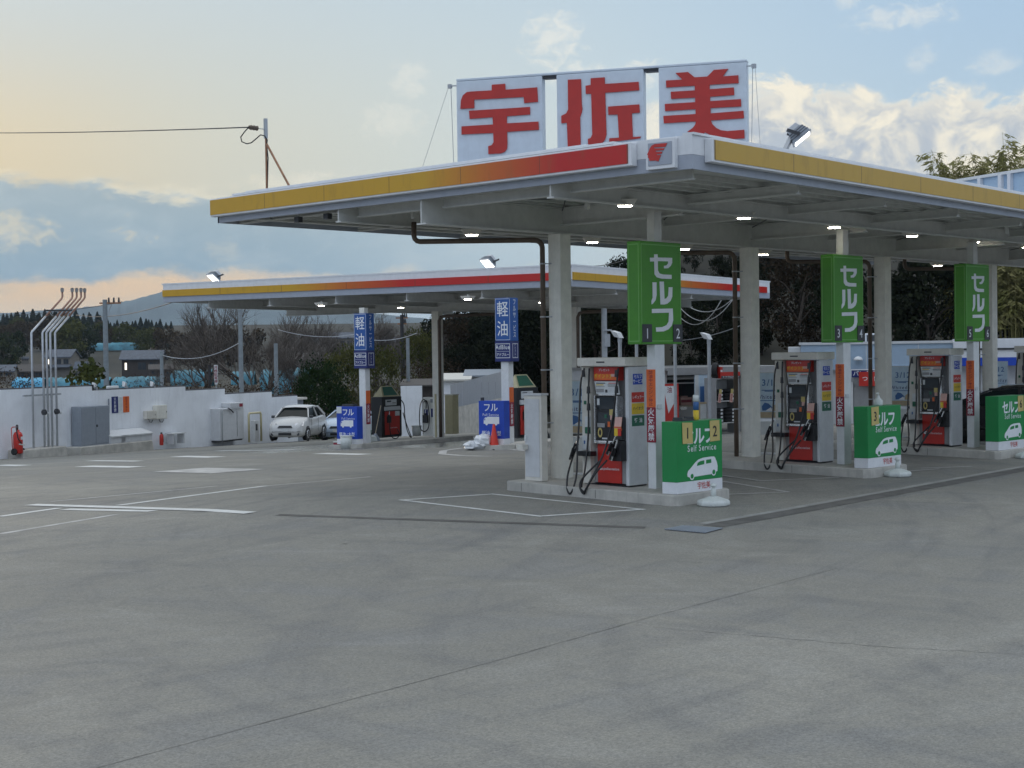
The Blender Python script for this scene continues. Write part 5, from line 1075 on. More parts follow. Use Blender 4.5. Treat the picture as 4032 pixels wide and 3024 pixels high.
# sloped white covers
for pa, pb, ya, yb_, label in ((437, 497, 1747, 1693, 'small sloped white cover beside the grey cabinet'), (478, 602, 1742, 1688, 'wide sloped white cover right of the small one')):
    A = on_w(pa, ya, .62); B = on_w(pb, ya-2, .62); t = thing('sloped_cover', label, 'cover', A, AW); Ln = (B-A).dot(wd); hb = .26; htop = on_w((pa+pb)/2, yb_, .1).z-A.z
    k = MB(); k.hexa([(.02, .02, -.02), (Ln-.02, .02, -.02), (Ln-.02, .55, -.02), (.02, .55, -.02)], [(.02, .02, hb), (Ln-.02, .02, hb), (Ln-.02, .55, htop-.02), (.02, .55, htop-.02)], M['lgrey']); k.build('body', parent=t)
    k = MB(); k.hexa([(0, -.03, hb-.02), (Ln, -.03, hb-.02), (Ln, .58, htop-.01), (0, .58, htop-.01)], [(0, -.03, hb+.025), (Ln, -.03, hb+.025), (Ln, .58, htop+.03), (0, .58, htop+.03)], M['white']); k.build('lid', parent=t)
# notices and boxes fixed to the wall
for pa, pb, ya, yb_, mm, txt, tm, label in ((441, 464, 1561, 1627, 'navy', '火気厳禁', 'let', 'dark upright notice board on the white wall'), (466, 482, 1563, 1625, 'paper', '', 'dark', 'white notice between the dark and the orange board on the wall'), (486, 508, 1560, 1624, 'orange', '給油中停止', 'redd', 'orange upright notice board on the white wall')):
    A = on_w(pa, yb_, .012); B = on_w(pb, ya, .012); t = thing('notice_board', label, 'notice board', A, AW, 'notice boards on the wall'); w_ = (B-A).dot(wd); hh = B.z-A.z
    k = MB(); k.box(0, w_, -.006, .010, 0, hh, M[mm]); bd = k.build('board', parent=t); k = MB()
    if txt: k.text(txt, hh/len(txt)*.92, (w_/2, -.009, hh/2), EX, EZ, M[tm], .012, vertical=True)
    else:
        for j in range(5): k.box(w_*.2, w_*.8, -.009, -.0065, hh*(.12+j*.18), hh*(.12+j*.18)+.09, M['lgrey'])
    k.build('lettering', parent=bd)
k = MB(); A = on_w(427, 1625, .02); k.box(0, .05, -.02, .01, 0, .55, M['dull']); ob = k.build('wall_conduit'); ob.location = A; ob.rotation_euler = (0, 0, AW); tag(ob, 'short grey strip on the wall beside the dark notice', 'conduit')
for pa, pb, ya, yb_, mm, label in ((579, 614, 1616, 1651, 'beige', 'small beige box on the wall, left of the larger one'), (617, 658, 1594, 1651, 'ivory', 'larger ivory box on the wall above the small extinguisher')):
    A = on_w(pa, yb_, .2); B = on_w(pb, ya, .2); t = thing('wall_box', label, 'electrical box', A, AW, 'electrical boxes on the wall'); w_ = (B-A).dot(wd); hh = B.z-A.z
    k = MB(); k.box(0, w_, 0, .19, 0, hh, M[mm]); k.build('body', parent=t, bevel=.01); k = MB(); k.box(.03, w_-.03, -.012, -.001, .03, hh-.03, M[mm]); k.box(w_-.08, w_-.05, -.02, -.013, hh*.45, hh*.55, M['dark']); k.build('door', parent=t)
    k = MB(); k.tube([(w_*.4, .1, 0), (w_*.45, .08, -.12), (w_*.7, .09, -.14), (w_*.9, .12, -.05)], .015, 6, M['dark']); k.build('cable', parent=t)
t, p = against('small_extinguisher', 'small red fire extinguisher standing by the wall under the boxes', 'fire extinguisher', 636, 1753, .3)
k = MB(); k.lathe([(.075, 0), (.08, .02), (.08, .38), (.05, .45), (.025, .47)], n=16, m=M['red']); k.build('tank', parent=t); k = MB(); k.box(-.04, .05, -.015, .015, .47, .53, M['black']); k.tube([(.04, 0, .5), (.1, -.02, .42), (.1, -.03, .12)], .012, 6, M['black']); k.build('valve', parent=t)
A = on_w(679, 1750, .45); t = thing('bench', 'small grey white bench against the wall', 'bench', A, AW); w_ = (on_w(735, 1750, .45)-A).dot(wd)
k = MB(); k.box(0, w_, 0, .38, .42, .46, M['white']); k.build('seat', parent=t)
for xx in (.10, w_-.18): k = MB(); k.box(xx, xx+.08, .03, .35, 0, .418, M['lgrey']); k.build('leg', parent=t)
# air unit with yellow guard
A = on_w(868, 1742, .5); B_ = on_w(962, 1738, .5); t = thing('air_unit', 'grey white service unit with a yellow guard rail by the wall', 'machine', A, AW); w_ = (B_-A).dot(wd); hh = on_w(915, 1606, .5).z-A.z
k = MB(); k.box(0, w_, 0, .9, .06, hh, M['lgrey']); k.box(.05, w_-.05, .05, .85, 0, .059, M['dark']); k.build('body', parent=t, bevel=.03)
k = MB(); k.box(w_*.45, w_+.02, .02, .8, hh+.002, hh+.22, M['lgrey']); k.build('top_box', parent=t, bevel=.03); k = MB(); k.box(w_-.32, w_-.06, .012, .019, hh+.03, hh+.17, M['redd']); k.build('label', parent=t)
k = MB(); k.tube([(w_*.05, -.05, 0), (w_*.05, -.05, hh*.9), (w_*.10, -.05, hh*.97), (w_*.9, -.05, hh)], .02, 6, M['galv']); k.tube([(w_*.3, -.05, hh), (w_*.4, -.07, hh*.95), (w_*.5, -.07, hh*.86)], .03, 6, M['dark']); k.build('side_rail', parent=t)
k = MB()
for xx, ww in ((w_*.70, .02),): k.box(xx, xx+ww, -.006, -.001, .2, hh-.15, M['dark'])
k.build('door_gap', parent=t)
gA = on_w(981, 1742, .8); gB = on_w(1029, 1740, .8); hg = on_w(1000, 1626, .8).z-gA.z; k = MB(); v = gB-gA; v.z = 0
k.tube([(0, 0, 0), (0, 0, hg-.08), v*.05+EZ*hg, v*.95+EZ*hg, v+EZ*(hg-.08), v], .05, 8, M['cream']); ob = k.build('guard_rail'); ob.location = gA; tag(ob, 'yellow hoop guard rail in front of the service unit', 'guard rail')
k = MB(); v2 = on_w(1008, 1735, .5)-gA; k.box(-.18, .18, -.1, .1, 0, .95, M['white']); k.box(-.1, .05, -.106, -.101, .5, .8, M['dark']); ob = k.build('control_box', bevel=.01); ob.location = on_w(1005, 1738, .5); ob.rotation_euler = (0, 0, AW); tag(ob, 'white control box behind the yellow guard rail', 'control box')
# wall-top spotlights
SPL = ['wall top spotlight with a black back, left of the yellow green bush', 'wall top spotlight above the orange notice board', 'wall top spotlight above the electrical boxes']
for (px, py), lb in zip(((378, 1538), (497, 1533), (606, 1532)), SPL):
    A = on_w(px, py, -.07); t = thing('wall_spotlight', lb, 'spotlight', A, AW, 'spotlights on the wall'); k = MB(); k.box(-.05, .05, -.05, .05, 0, .14, M['galv']); k.build('bracket', parent=t)
    k = MB(); k.hexa([(-.14, -.02, .10), (.10, .1, .10), (.06, .20, .12), (-.14, .1, .12)], [(-.10, -.06, .30), (.20, .08, .22), (.16, .22, .24), (-.12, .1, .34)], M['white']); k.build('lamp_head', parent=t, bevel=.02)
    if px < 400: k = MB(); k.box(-.36, -.2, -.05, .12, .0, .24, M['black']); k.build('ballast', parent=t)
k = MB(); A = on_w(445, 1531, -.07); k.box(-.32, .32, -.05, .1, 0, .12, M['white']); ob = k.build('rolled_sheet', bevel=.03); ob.location = A; ob.rotation_euler = (0, 0, AW); tag(ob, 'white rolled sheet lying on top of the wall', 'sheet')
# small shed behind the end of the wall
A = on_w(1160, 1660, -1.2); t = thing('garden_shed', 'small grey shed with a pale flat roof behind the end of the wall', 'shed', A, AW)
k = MB(); k.box(-1.6, .85, 0, 1.6, -2.5, on_w(1200, 1572, -1.2).z-A.z, M['dull']); k.build('walls', parent=t); zt_ = on_w(1200, 1572, -1.2).z-A.z; k = MB(); k.box(-1.8, 1.0, -.15, 1.8, zt_+.002, zt_+.11, M['beige']); k.build('roof', parent=t)
# ================================================================== CARS
def car(loc, rz, label, paint, sedan=False, detail=True):
    t = thing('parked_car', label, 'car', loc, rz)                      # front towards -x ... length along x, nose at x = -L/2
    Lh, Wh = (1.87, .84) if not sedan else (2.2, .87)
    # side profile stations: x, floor, belt, half width at sill, half width at belt
    st = [(-Lh, .32, .50, .60, .52), (-Lh+.05, .22, .66, .74, .62), (-Lh+.30, .17, .84, .82, .72), (-Lh+.75, .16, .98, Wh, .78), (-Lh+1.05, .16, 1.05, Wh, .80), (-.3, .16, 1.02, Wh, .82), (.6, .16, 1.04, Wh, .82), (Lh-.7, .17, 1.07, Wh, .80), (Lh-.15, .20, 1.08, .82, .74), (Lh-.02, .28, 1.02, .76, .68), (Lh, .36, .90, .70, .62)]
    k = MB(); vs = []; n = 12
    for x, zf, zb2, ws, wb in st:
        half = [(0, zf), (ws*.82, zf), (ws, zf+.12), (ws+.02, (zf+zb2)*.5), (wb+.03, zb2-.08), (wb-.03, zb2-.01), (0, zb2+.03)]
        ringp = [(y, z) for y, z in half]+[(-y, z) for y, z in half[-2:0:-1]]
        vs += [(x, y, z) for y, z in ringp]; n = len(ringp)
    L_ = len(st); fs = [(i*n+j, i*n+(j+1) % n, (i+1)*n+(j+1) % n, (i+1)*n+j) for i in range(L_-1) for j in range(n)]+[tuple(range(n))[::-1], tuple(range((L_-1)*n, L_*n))]
    k.add(vs, fs, paint, True); k.build('body', parent=t)
    # greenhouse
    zr = 1.52 if not sedan else 1.44
    g = [(-Lh+1.00, 1.02, .79, 1.03, .76), (-.20, 1.02, .80, zr-.06, .60), (.25, 1.03, .80, zr-.02, .62), (Lh-.95, 1.06, .78, zr-.06, .60), (Lh-.08, 1.06, .72, 1.10, .66)]
    if sedan: g[3] = (Lh-1.25, 1.05, .78, zr-.06, .58); g[4] = (Lh-.55, 1.06, .74, 1.09, .68)
    k = MB(); vs = []
    for x, z0_, w0, z1_, w1 in g: vs += [(x, -w0, z0_), (x, -w1, z1_), (x, w1, z1_), (x, w0, z0_)]
    k.add(vs, [(i*4+j, i*4+j+1, (i+1)*4+j+1, (i+1)*4+j) for i in range(4) for j in range(3)]+[(0, 1, 2, 3), (16, 19, 18, 17)], M['carglass']); k.build('windows', parent=t)
    k = MB(); rp = []
    for x, z0_, w0, z1_, w1 in ((-.34, 0, 0, zr-.095, .57), (-.14, 0, 0, zr-.03, .61), (.25, 0, 0, zr+.005, .635), (Lh-1.0 if not sedan else Lh-1.3, 0, 0, zr-.03, .61), (Lh-.78 if not sedan else Lh-1.1, 0, 0, zr-.13, .60)):
        rp += [(x, -w1, z1_-.02), (x, -w1*.9, z1_+.03), (x, 0, z1_+.055), (x, w1*.9, z1_+.03), (x, w1, z1_-.02)]
    k.add(rp, [(i*5+j, i*5+j+1, (i+1)*5+j+1, (i+1)*5+j) for i in range(4) for j in range(4)], paint, True)
    for s_ in (-1, 1):
        k.obox((-Lh+.98, s_*.79, 1.02), (-.35, s_*.60, zr-.08), .055, .05, paint); k.obox((.35, s_*.82, 1.02), (.30, s_*.635, zr-.03), .07, .05, paint); k.obox((Lh-.35 if not sedan else Lh-.75, s_*.76, 1.06), (Lh-.9 if not sedan else Lh-1.2, s_*.605, zr-.06), .12, .10, paint); k.obox((-.4, s_*.605, zr-.07), (Lh-.8 if not sedan else Lh-1.25, s_*.61, zr-.05), .05, .06, paint)
    k.build('roof', parent=t)
    wx = (-Lh+.72, Lh-.66)
    for x in wx:
        for s_ in (-1, 1):
            k = MB(); y = s_*(Wh-.08); k.cyl((x, y-.10, .29), (x, y+.10, .29), .29, n=22, m=M['tyre']); w = k.build('wheel', parent=t)
            k = MB(); yo = y+s_*.102; k.cyl((x, yo, .29), (x, yo+s_*.012, .29), .195, .18, n=18, m=M['chrome']); 
            for a in range(6): k.obox((x, yo+s_*.016, .29), (x+.17*cos(a*pi/3), yo+s_*.016, .29+.17*sin(a*pi/3)), .03, .012, M['dark'], up=EY)
            k.build('rim', parent=w)
            k = MB(); k.cyl((x, y+s_*.065, .31), (x, y+s_*.099, .31), .345, n=22, m=M['black']); k.build('wheel_arch', parent=t)
    k = MB(); k.hexa([(-Lh-.005, -.34, .60), (-Lh-.005, .34, .60), (-Lh+.06, .36, .60), (-Lh+.06, -.36, .60)], [(-Lh+.025, -.28, .70), (-Lh+.025, .28, .70), (-Lh+.1, .28, .70), (-Lh+.1, -.28, .70)], M['black']); k.box(-Lh-.02, -Lh+.05, -.30, .30, .27, .38, M['black']); k.build('grille', parent=t)
    k = MB(); k.box(-Lh-.03, -Lh-.012, -.165, .165, .43, .57, M['paper']); k.build('number_plate', parent=t)
    for s_ in (-1, 1):
        k = MB(); k.hexa([(-Lh+.07, s_*.44, .66), (-Lh+.24, s_*.79, .68), (-Lh+.34, s_*.76, .68), (-Lh+.14, s_*.44, .66)], [(-Lh+.16, s_*.44, .78), (-Lh+.44, s_*.76, .86), (-Lh+.50, s_*.73, .86), (-Lh+.22, s_*.44, .78)], M['chrome']); k.build('headlight', parent=t)
        k = MB(); k.box(-Lh+.99, -Lh+1.15, s_*.90-.08, s_*.90+.08, 1.0, 1.12, M['black'] if paint is M['carb'] else M['dark']); k.build('mirror', parent=t, bevel=.03)
        k = MB(); k.cyl((-Lh+.02, s_*.60, .32), (-Lh+.08, s_*.60, .32), .07, n=12, m=M['dark']); k.build('fog_lamp', parent=t)
        for x in (-.55, .38, .40): pass
        k = MB(); k.box(-.62, -.61, s_*(Wh+.018)-.004, s_*(Wh+.018)+.004, .36, 1.0, M['dark']); k.box(.36, .37, s_*(Wh+.018)-.004, s_*(Wh+.018)+.004, .36, 1.0, M['dark']); k.box(.12, .26, s_*(Wh+.02)-.012, s_*(Wh+.02)+.012, .90, .93, M['chrome']); k.build('door_lines', parent=t)
    return t
M['cars'] = mat('silver_car_paint', (0.60, 0.60, 0.59), 0.3, 0.0, var=0.02, coat=0.5); M['carw'] = mat('pale_blue_car_paint', (0.50, 0.60, 0.72), 0.3, 0.0, var=0.02, coat=0.6); M['carb'] = mat('black_car_paint', (0.010, 0.010, 0.012), 0.18, 0.0, var=0.05, coat=1.0)
def place_car(px, py, d, turn, label, paint, sedan=False):
    p = at_d(px, py, d); v = Vector((p.x, p.y, 0)).normalized(); r_ = Vector((v.y, -v.x, 0)); hd = -v*cos(turn)-r_*sin(turn)
    c = p-hd*(2.2 if sedan else 1.87); c.z = p.z; return car(c, atan2(-hd.y, -hd.x), label, paint, sedan)
place_car(1122, 1738, 67.5, radians(19), 'silver white hatchback parked at the end of the white wall', M['cars'])
place_car(1325, 1737, 71, radians(17), 'pale car half hidden behind the left blue box', M['carw'], True)
bc = at_d(3990, 1790, 35.5); bc.z = gz(bc.x, bc.y); car(bc, radians(-78), 'glossy black car cut off by the right edge, behind the third green box', M['carb'], True)

# ================================================================== SHOP AND SERVICE BAY behind the pumps
sA_ = at_d(3153, 1359, 52); sB_ = at_d(4032, 1349, 50); sd_ = sB_-sA_; sd_.z = 0; sd_.normalize(); AS = atan2(sd_.y, sd_.x); sdn = Vector((sd_.y, -sd_.x, 0))
zg = gz(sA_.x, sA_.y)-.05
shop = thing('shop_building', 'low blue grey station shop with dark lettered sign band behind the pumps', 'shop', (sA_.x, sA_.y, zg), AS); SO = Vector((sA_.x, sA_.y, zg))
def ls(px, py, d=0.0): v = at_plane(px, py, sA_+sdn*d, sdn)-SO; return v.dot(sd_), v.z
hs = ls(3300, 1357)[1]; xe = ls(3752, 1350)[0]
k = MB(); zb2 = ls(3400, 1456)[1]; k.box(0, xe-.004, 0, 9, zb2, hs, M['bluegrey']); k.box(.05, xe, .25, 9, 0, zb2-.002, M['lgrey']); k.build('wall', parent=shop)
k = MB(); k.box(-.06, xe, -.05, .3, hs+.002, hs+.09, M['lgrey']); k.build('roof_trim', parent=shop)
k = MB()
for px in (3411, 3616, 3300): x_ = ls(px, 1400)[0]; k.box(x_-.012, x_+.012, -.012, -.001, zb2, hs-.01, M['lgrey'])
k.build('panel_joint', parent=shop)
x_, z_ = ls(3142, 1388); k = MB(); k.box(x_-.35, -.002, .1, .6, z_-.18, z_+.2, M['lgrey']); k.build('vent_hood', parent=shop, bevel=.03)
for px, py in ((3245, 1411), (3380, 1413)): x_, z_ = ls(px, py); k = MB(); k.lathe([(.16, -.05), (.15, 0), (.10, .06), (.02, .09)], (x_, -.17, z_), 14, M['white']); k.build('dome_lamp', parent=shop)
xa, za = ls(3356, 1486); xb, zbb = ls(3572, 1456); k = MB(); k.box(xa-.02, xb, -.10, -.002, za, zbb, M['navy']); sb = k.build('sign_band', parent=shop); k = MB(); k.box(xa-.04, xb+.03, -.11, -.06, zbb+.002, zbb+.04, M['let']); k.box(xa-.04, xa-.021, -.11, -.02, za-.02, zbb, M['let'])
k.text('パンク修理サービス', (zbb-za)*.82, ((xa+xb)/2, -.104, (za+zbb)/2), EX, EZ, M['let'], .012, pitch=(xb-xa)/((zbb-za)*.82*9)*.97); k.build('lettering', parent=sb)
xa, za = ls(3383, 1520); xb, zbb = ls(3500, 1463); k = MB(); k.box(xa, xb, -.16, -.12, za, zbb, M['red']); rs = k.build('red_board', parent=shop); k = MB(); k.text('つり銭機', (zbb-za)*.40, ((xa+xb)/2, -.164, (za+zbb)/2), EX, EZ, M['let'], .012); k.build('lettering', parent=rs)
xa, za = ls(3362, 1640); xb, zbb = ls(3460, 1522); k = MB(); k.box(xa, xb, .10, .24, 0, zbb, M['grey']); k.box(xa-.12, xa-.02, .06, .24, 0, zbb+.15, M['white']); k.build('door', parent=shop)
xa, za = ls(2990, 1480); xb, zbb = ls(3130, 1458)
k = MB(); k.box(ls(3560, 1)[0], ls(3660, 1)[0], .10, .24, .5, zb2-.25, M['glass']); k.build('window', parent=shop)
# roof units behind the sign numbered 3 and 4
for px0, px1, py0, py1, lb in ((3406, 3450, 1352, 1312, 'boxy grey air conditioner with grille on the shop roof'),):
    A = at_plane(px0, py0, sA_-sdn*2.5, sdn); B = at_plane(px1, py1, sA_-sdn*2.5, sdn); t = thing('roof_unit', lb, 'air conditioner', (A.x, A.y, zg+hs), AS); w_ = (B-A).dot(sd_); hh = B.z-zg-hs
    k = MB(); k.box(0, w_, 0, .5, .0, hh, M['white']); k.build('body', parent=t, bevel=.02); k = MB(); k.box(.06, w_-.06, -.012, -.001, .08, hh-.06, M['dark']); k.build('grille', parent=t)
# convenience-style wing with white band and blue stripe
wing = thing('shop_wing', 'taller shop wing with white fascia and bright blue stripe at the right edge', 'shop', SO+sd_*(xe+.01), AS); h2 = ls(3900, 1333)[1]
zz = [ls(3850, y)[1] for y in (1372, 1378, 1408, 1440)]
k = MB(); k.box(0, 11, -.25, 9, zz[1]+.06, h2, M['fasc']); k.box(0, 11, .3, 9, 0, zz[3]-.01, M['lgrey']); k.build('wall', parent=wing)
k = MB(); k.box(-.02, 11, -.35, .3, zz[1], zz[1]+.058, M['dark']); k.build('canopy_edge', parent=wing); k = MB(); k.box(0, 11, -.30, .6, zz[2]+.002, zz[1]-.002, M['fasc']); k.build('fascia', parent=wing)
k = MB(); k.box(0, 11, -.32, .6, zz[3], zz[2], M['blue']); k.build('blue_stripe', parent=wing)
for i, (xa, xb) in enumerate(((3.2, 4.6), (5.2, 6.4), (7, 8.4))): k = MB(); k.box(xa, xb, .26, .298, .7, zz[3]-.15, M['glass']); wn_ = k.build('window', parent=wing); k = MB(); k.box(xa-.06, xa, .24, .3, .64, zz[3]-.1, M['white']); k.box(xb, xb+.06, .24, .3, .64, zz[3]-.1, M['white']); k.box(xa, xb, .24, .3, .64, .70, M['white']); k.build('frame', parent=wn_)

# service bay with dark interior between the first and second pillars
bA = at_d(2625, 1452, 47); bB = at_d(3175, 1452, 50); bd2 = bB-bA; bd2.z = 0; Lb = bd2.length; bd2.normalize(); AB = atan2(bd2.y, bd2.x); zg2 = gz(bA.x, bA.y)
bay_ = thing('service_bay', 'open service bay with dark interior and grey roof edge behind the first island', 'service bay', (bA.x, bA.y, zg2), AB); hb2 = bA.z-zg2
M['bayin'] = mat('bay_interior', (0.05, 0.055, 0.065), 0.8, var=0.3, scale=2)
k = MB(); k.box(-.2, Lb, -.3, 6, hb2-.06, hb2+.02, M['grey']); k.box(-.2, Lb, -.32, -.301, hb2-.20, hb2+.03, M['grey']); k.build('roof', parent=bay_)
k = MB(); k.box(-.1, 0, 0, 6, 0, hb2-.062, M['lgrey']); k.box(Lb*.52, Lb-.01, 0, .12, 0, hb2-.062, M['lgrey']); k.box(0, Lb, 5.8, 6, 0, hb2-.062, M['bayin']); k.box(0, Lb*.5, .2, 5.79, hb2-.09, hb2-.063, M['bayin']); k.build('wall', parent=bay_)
xs = Lb*.70
k = MB(); k.box(xs, xs+1.9, -.16, -.002, hb2-.58, hb2-.32, M['navy']); sg = k.build('sign_band', parent=bay_); k = MB(); k.text('むり', .26, (xs+1.0, -.164, hb2-.45), EX, EZ, M['let'], .012); k.text('みがき', .26, (xs+.25, -.164, hb2-.45), EX, EZ, M['let'], .012) if False else None; k.build('lettering', parent=sg)
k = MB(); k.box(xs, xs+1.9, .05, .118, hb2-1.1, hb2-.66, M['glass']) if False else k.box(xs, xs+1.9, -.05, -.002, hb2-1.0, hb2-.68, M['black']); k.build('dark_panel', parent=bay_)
k = MB()
for yy, zz_ in ((.5, hb2-.35), (.7, hb2-.5)): k.box(.3, Lb*.38, yy, yy+.05, zz_, zz_+.04, M['white'])
k.build('ceiling_rail', parent=bay_)
def bl(px, py, d=0.0): v = at_plane(px, py, bA-Vector((bd2.y, -bd2.x, 0))*(-d), Vector((bd2.y, -bd2.x, 0)))-Vector((bA.x, bA.y, zg2)); return v.dot(bd2), v.z
BL_ = Vector((bA.x, bA.y, zg2)); bn2 = Vector((bd2.y, -bd2.x, 0))
def bthing(nm, label, cat, px, d): p = at_plane(px, 1600, bA+bn2*d, bn2); return thing(nm, label, cat, (p.x, p.y, gz(p.x, p.y)+.002), AB)
t = bthing('work_bench', 'cluttered work bench inside the service bay', 'work bench', 2720, -1.4); k = MB(); k.box(-.7, .8, 0, .6, .86, .90, M['wood']); k.build('top', parent=t)
for xx in (-.66, .72): k = MB(); k.box(xx, xx+.05, .05, .55, 0, .859, M['grey']); k.build('leg', parent=t)
for xx, ww, hh, mm, lb, nm in ((-.5, .16, .5, 'grey', 'grey canister on the work bench', 'canister'), (-.1, .45, .30, 'pink', 'pink printed carton on the work bench', 'carton'), (.30, .2, .20, 'beige', 'small beige carton on the work bench', 'carton')):
    o = MB(); o.box(-ww/2, ww/2, .1, .45, 0, hh*.86, M[mm]); o.box(-ww/2+.01, ww/2-.01, .098, .0995, hh*.3, hh*.6, M['redd'] if mm == 'pink' else M['dark']); o.box(-ww*.3, ww*.3, .2, .35, hh*.862, hh, M[mm]); ob = o.build(nm, bevel=.01); v = Matrix.Rotation(AB, 3, 'Z') @ Vector((xx, 0, 0)); ob.location = Vector(t.location)+v+EZ*.902; ob.rotation_euler = (0, 0, AB); tag(ob, lb, nm)
t = bthing('white_van', 'white van with its windscreen seen deep inside the service bay', 'van', 2745, -4.0); k = MB(); k.box(-.9, .9, 0, 1.5, .35, 1.05, M['cars']); k.hexa([(-.85, .3, 1.052), (.85, .3, 1.052), (.85, 1.5, 1.052), (-.85, 1.5, 1.052)], [(-.7, .75, 1.75), (.7, .75, 1.75), (.7, 1.5, 1.75), (-.7, 1.5, 1.75)], M['glass']); k.build('body', parent=t, bevel=.05); k = MB(); k.box(-.72, .72, .70, 1.5, 1.752, 1.86, M['white']); k.build('roof', parent=t, bevel=.03)
for s_ in (-1, 1):
    k = MB(); k.cyl((s_*.75-.1, .4, .33), (s_*.75+.1, .4, .33), .33, n=16, m=M['tyre']); k.build('wheel', parent=t)
    k = MB(); k.box(s_*.62-.14, s_*.62+.14, -.02, -.001, .72, .86, M['chrome']); k.build('headlight', parent=t)
t = bthing('display_board', 'tall pale blue picture board at the right of the service bay', 'display board', 2767, .3); k = MB(); k.box(-.3, .3, 0, .04, .75, 1.95, M['poster']); k.build('board', parent=t)
for xx in (-.28, .24): k = MB(); k.box(xx, xx+.04, .0, .04, 0, .749, M['lgrey']); k.build('leg', parent=t)
k = MB(); k.box(-.3, -.16, -.006, -.001, .75, 1.95, M['paper']); k.box(-.1, .22, -.006, -.001, .95, 1.5, M['sknavy']); k.build('print', parent=t)
t = bthing('display_easel', 'pale wooden easel leaning by the picture board', 'easel', 2775, .75); k = MB(); k.box(-.24, -.18, 0, .04, 0, .95, M['wood']); k.box(.18, .24, 0, .04, 0, .95, M['wood']); k.box(-.24, .24, 0, .04, .951, 1.01, M['wood']); k.build('frame', parent=t); k = MB(); k.box(-.179, .179, .01, .03, .05, .95, M['paper']); k.build('panel', parent=t)
t = bthing('red_banner', 'red and white banner hanging beside the first sign post', 'banner', 2642, .9); k = MB(); k.box(-.30, .30, 0, .02, .30, 1.62, M['red']); k.build('cloth', parent=t); k = MB(); k.prism([(-.28, 1.55), (.20, 1.55), (.10, 1.0), (-.10, .72)], (0, -.003, 0), EX, EZ, .001, M['let']); k.text('油', .2, (-.05, -.006, 1.42), EX, EZ, M['redd'], .01); k.build('print', parent=t); k = MB(); k.cyl((-.31, .01, 0), (-.31, .01, 1.9), .015, n=6, m=M['galv']); k.build('pole', parent=t)
# tyre rack
t = bthing('tyre_rack', 'grey steel tyre rack with two shelves of black tyres', 'shelf rack', 2865, 1.2); rk = t.location.copy(); zsh = [at_plane(2860, y, bA+bn2*1.2, bn2).z-rk.z for y in (1490, 1577, 1663, 1755)]
wr = .86
k = MB(); k.box(-wr/2, wr/2, 0, .55, zsh[0]-.03, zsh[0], M['grey']); k.box(-wr/2, wr/2, 0, .55, zsh[1]-.03, zsh[1], M['chrome']); k.box(-wr/2, wr/2, 0, .55, zsh[2]-.03, zsh[2], M['chrome']); k.box(-wr/2, wr/2, .0, .55, zsh[3]-.03, zsh[3], M['dark']); k.build('shelf', parent=t)
k = MB()
for xx in (-wr/2-.04, wr/2): k.box(xx, xx+.04, 0, .55, 0, zsh[0]+.02, M['grey'])
k.box(-wr/2, wr/2, .551, .57, zsh[2], zsh[0], M['lgrey']); k.build('frame', parent=t)
k = MB(); k.box(-wr/2+.15, wr/2+.05, -.04, -.005, zsh[0]+.002, zsh[0]+.20, M['red']); k.box(-wr/2+.15, wr/2+.05, -.044, -.041, zsh[0]+.004, zsh[0]+.08, M['dark']); sg = k.build('header_board', parent=t); k = MB(); k.text('タイヤプロにおまかせ', .065, (.1, -.047, zsh[0]+.042), EX, EZ, M['let'], .012); k.build('lettering', parent=sg)
def tyre(p, label, up=True):
    k = MB(); pr = [(.17, -.07), (.27, -.085), (.30, -.06), (.305, 0), (.30, .06), (.27, .085), (.17, .07), (.155, 0), (.17, -.07)]
    k.lathe(pr, n=24, m=M['tyre']); k.box(-.06, .06, -.312, -.300, -.05, .05, M['paper']); o = k.build('tyre'); o.location = p; o.rotation_euler = (0, 0, AB+.12); tag(o, label, 'tyre', 'tyres on the rack'); return o
Rb = Matrix.Rotation(AB, 3, 'Z'); ty = None
for si, sn_ in ((1, 'upper'), (2, 'lower')):
    for xi, xn in ((-.22, 'left'), (.24, 'right')):
        for j in range(3 if si == 1 else 4):
            hh = .11 if si == 2 else .12; p = Vector(rk)+Rb @ Vector((xi, .27, zsh[si]+.055+j*hh)); lb = 'black tyre, %s from the bottom of the %s stack on the %s shelf' % (('first', 'second', 'third', 'fourth')[j], xn, sn_)
            if ty is None: ty = tyre(p, lb); ty.scale = (.72, .72, .62)
            else: o = ty.copy(); COL.objects.link(o); o.location = p; o['label'] = lb
        if si == 1:
            k = MB(); k.box(-.055, .055, -.012, 0, -.08, .20, M['pink']); k.box(-.05, .05, -.016, -.0125, .20, .34, M['tan']); k.text('限定品', .075, (0, -.015, .06), EX, EZ, M['redd'], .01, vertical=True)
            o = k.build('price_tag'); o.location = Vector(rk)+Rb @ Vector((xi-.10, -.0, zsh[1]+.02)); o.rotation_euler = (0, .12, AB); tag(o, 'pink and yellow price tag hanging on the %s tyre stack of the upper shelf' % xn, 'price tag')
o = ty.copy(); COL.objects.link(o); p = Vector(rk)+Rb @ Vector((-.27, .25, zsh[0]+.25)); o.location = p; o.rotation_euler = (pi/2, 0, AB+.7); o.scale = (.8, .8, 1); o['label'] = 'single black tyre standing on top of the rack'
k = MB(); k.box(-.07, .07, -.05, .05, 0, .22, M['red']); k.box(-.05, .05, -.055, -.051, .08, .16, M['paper']); o = k.build('red_can', bevel=.01); o.location = Vector(rk)+Rb @ Vector((-.12, .2, zsh[0]+.004)); o.scale = (1, 1, 1.6); tag(o, 'red can standing on top of the tyre rack', 'can')

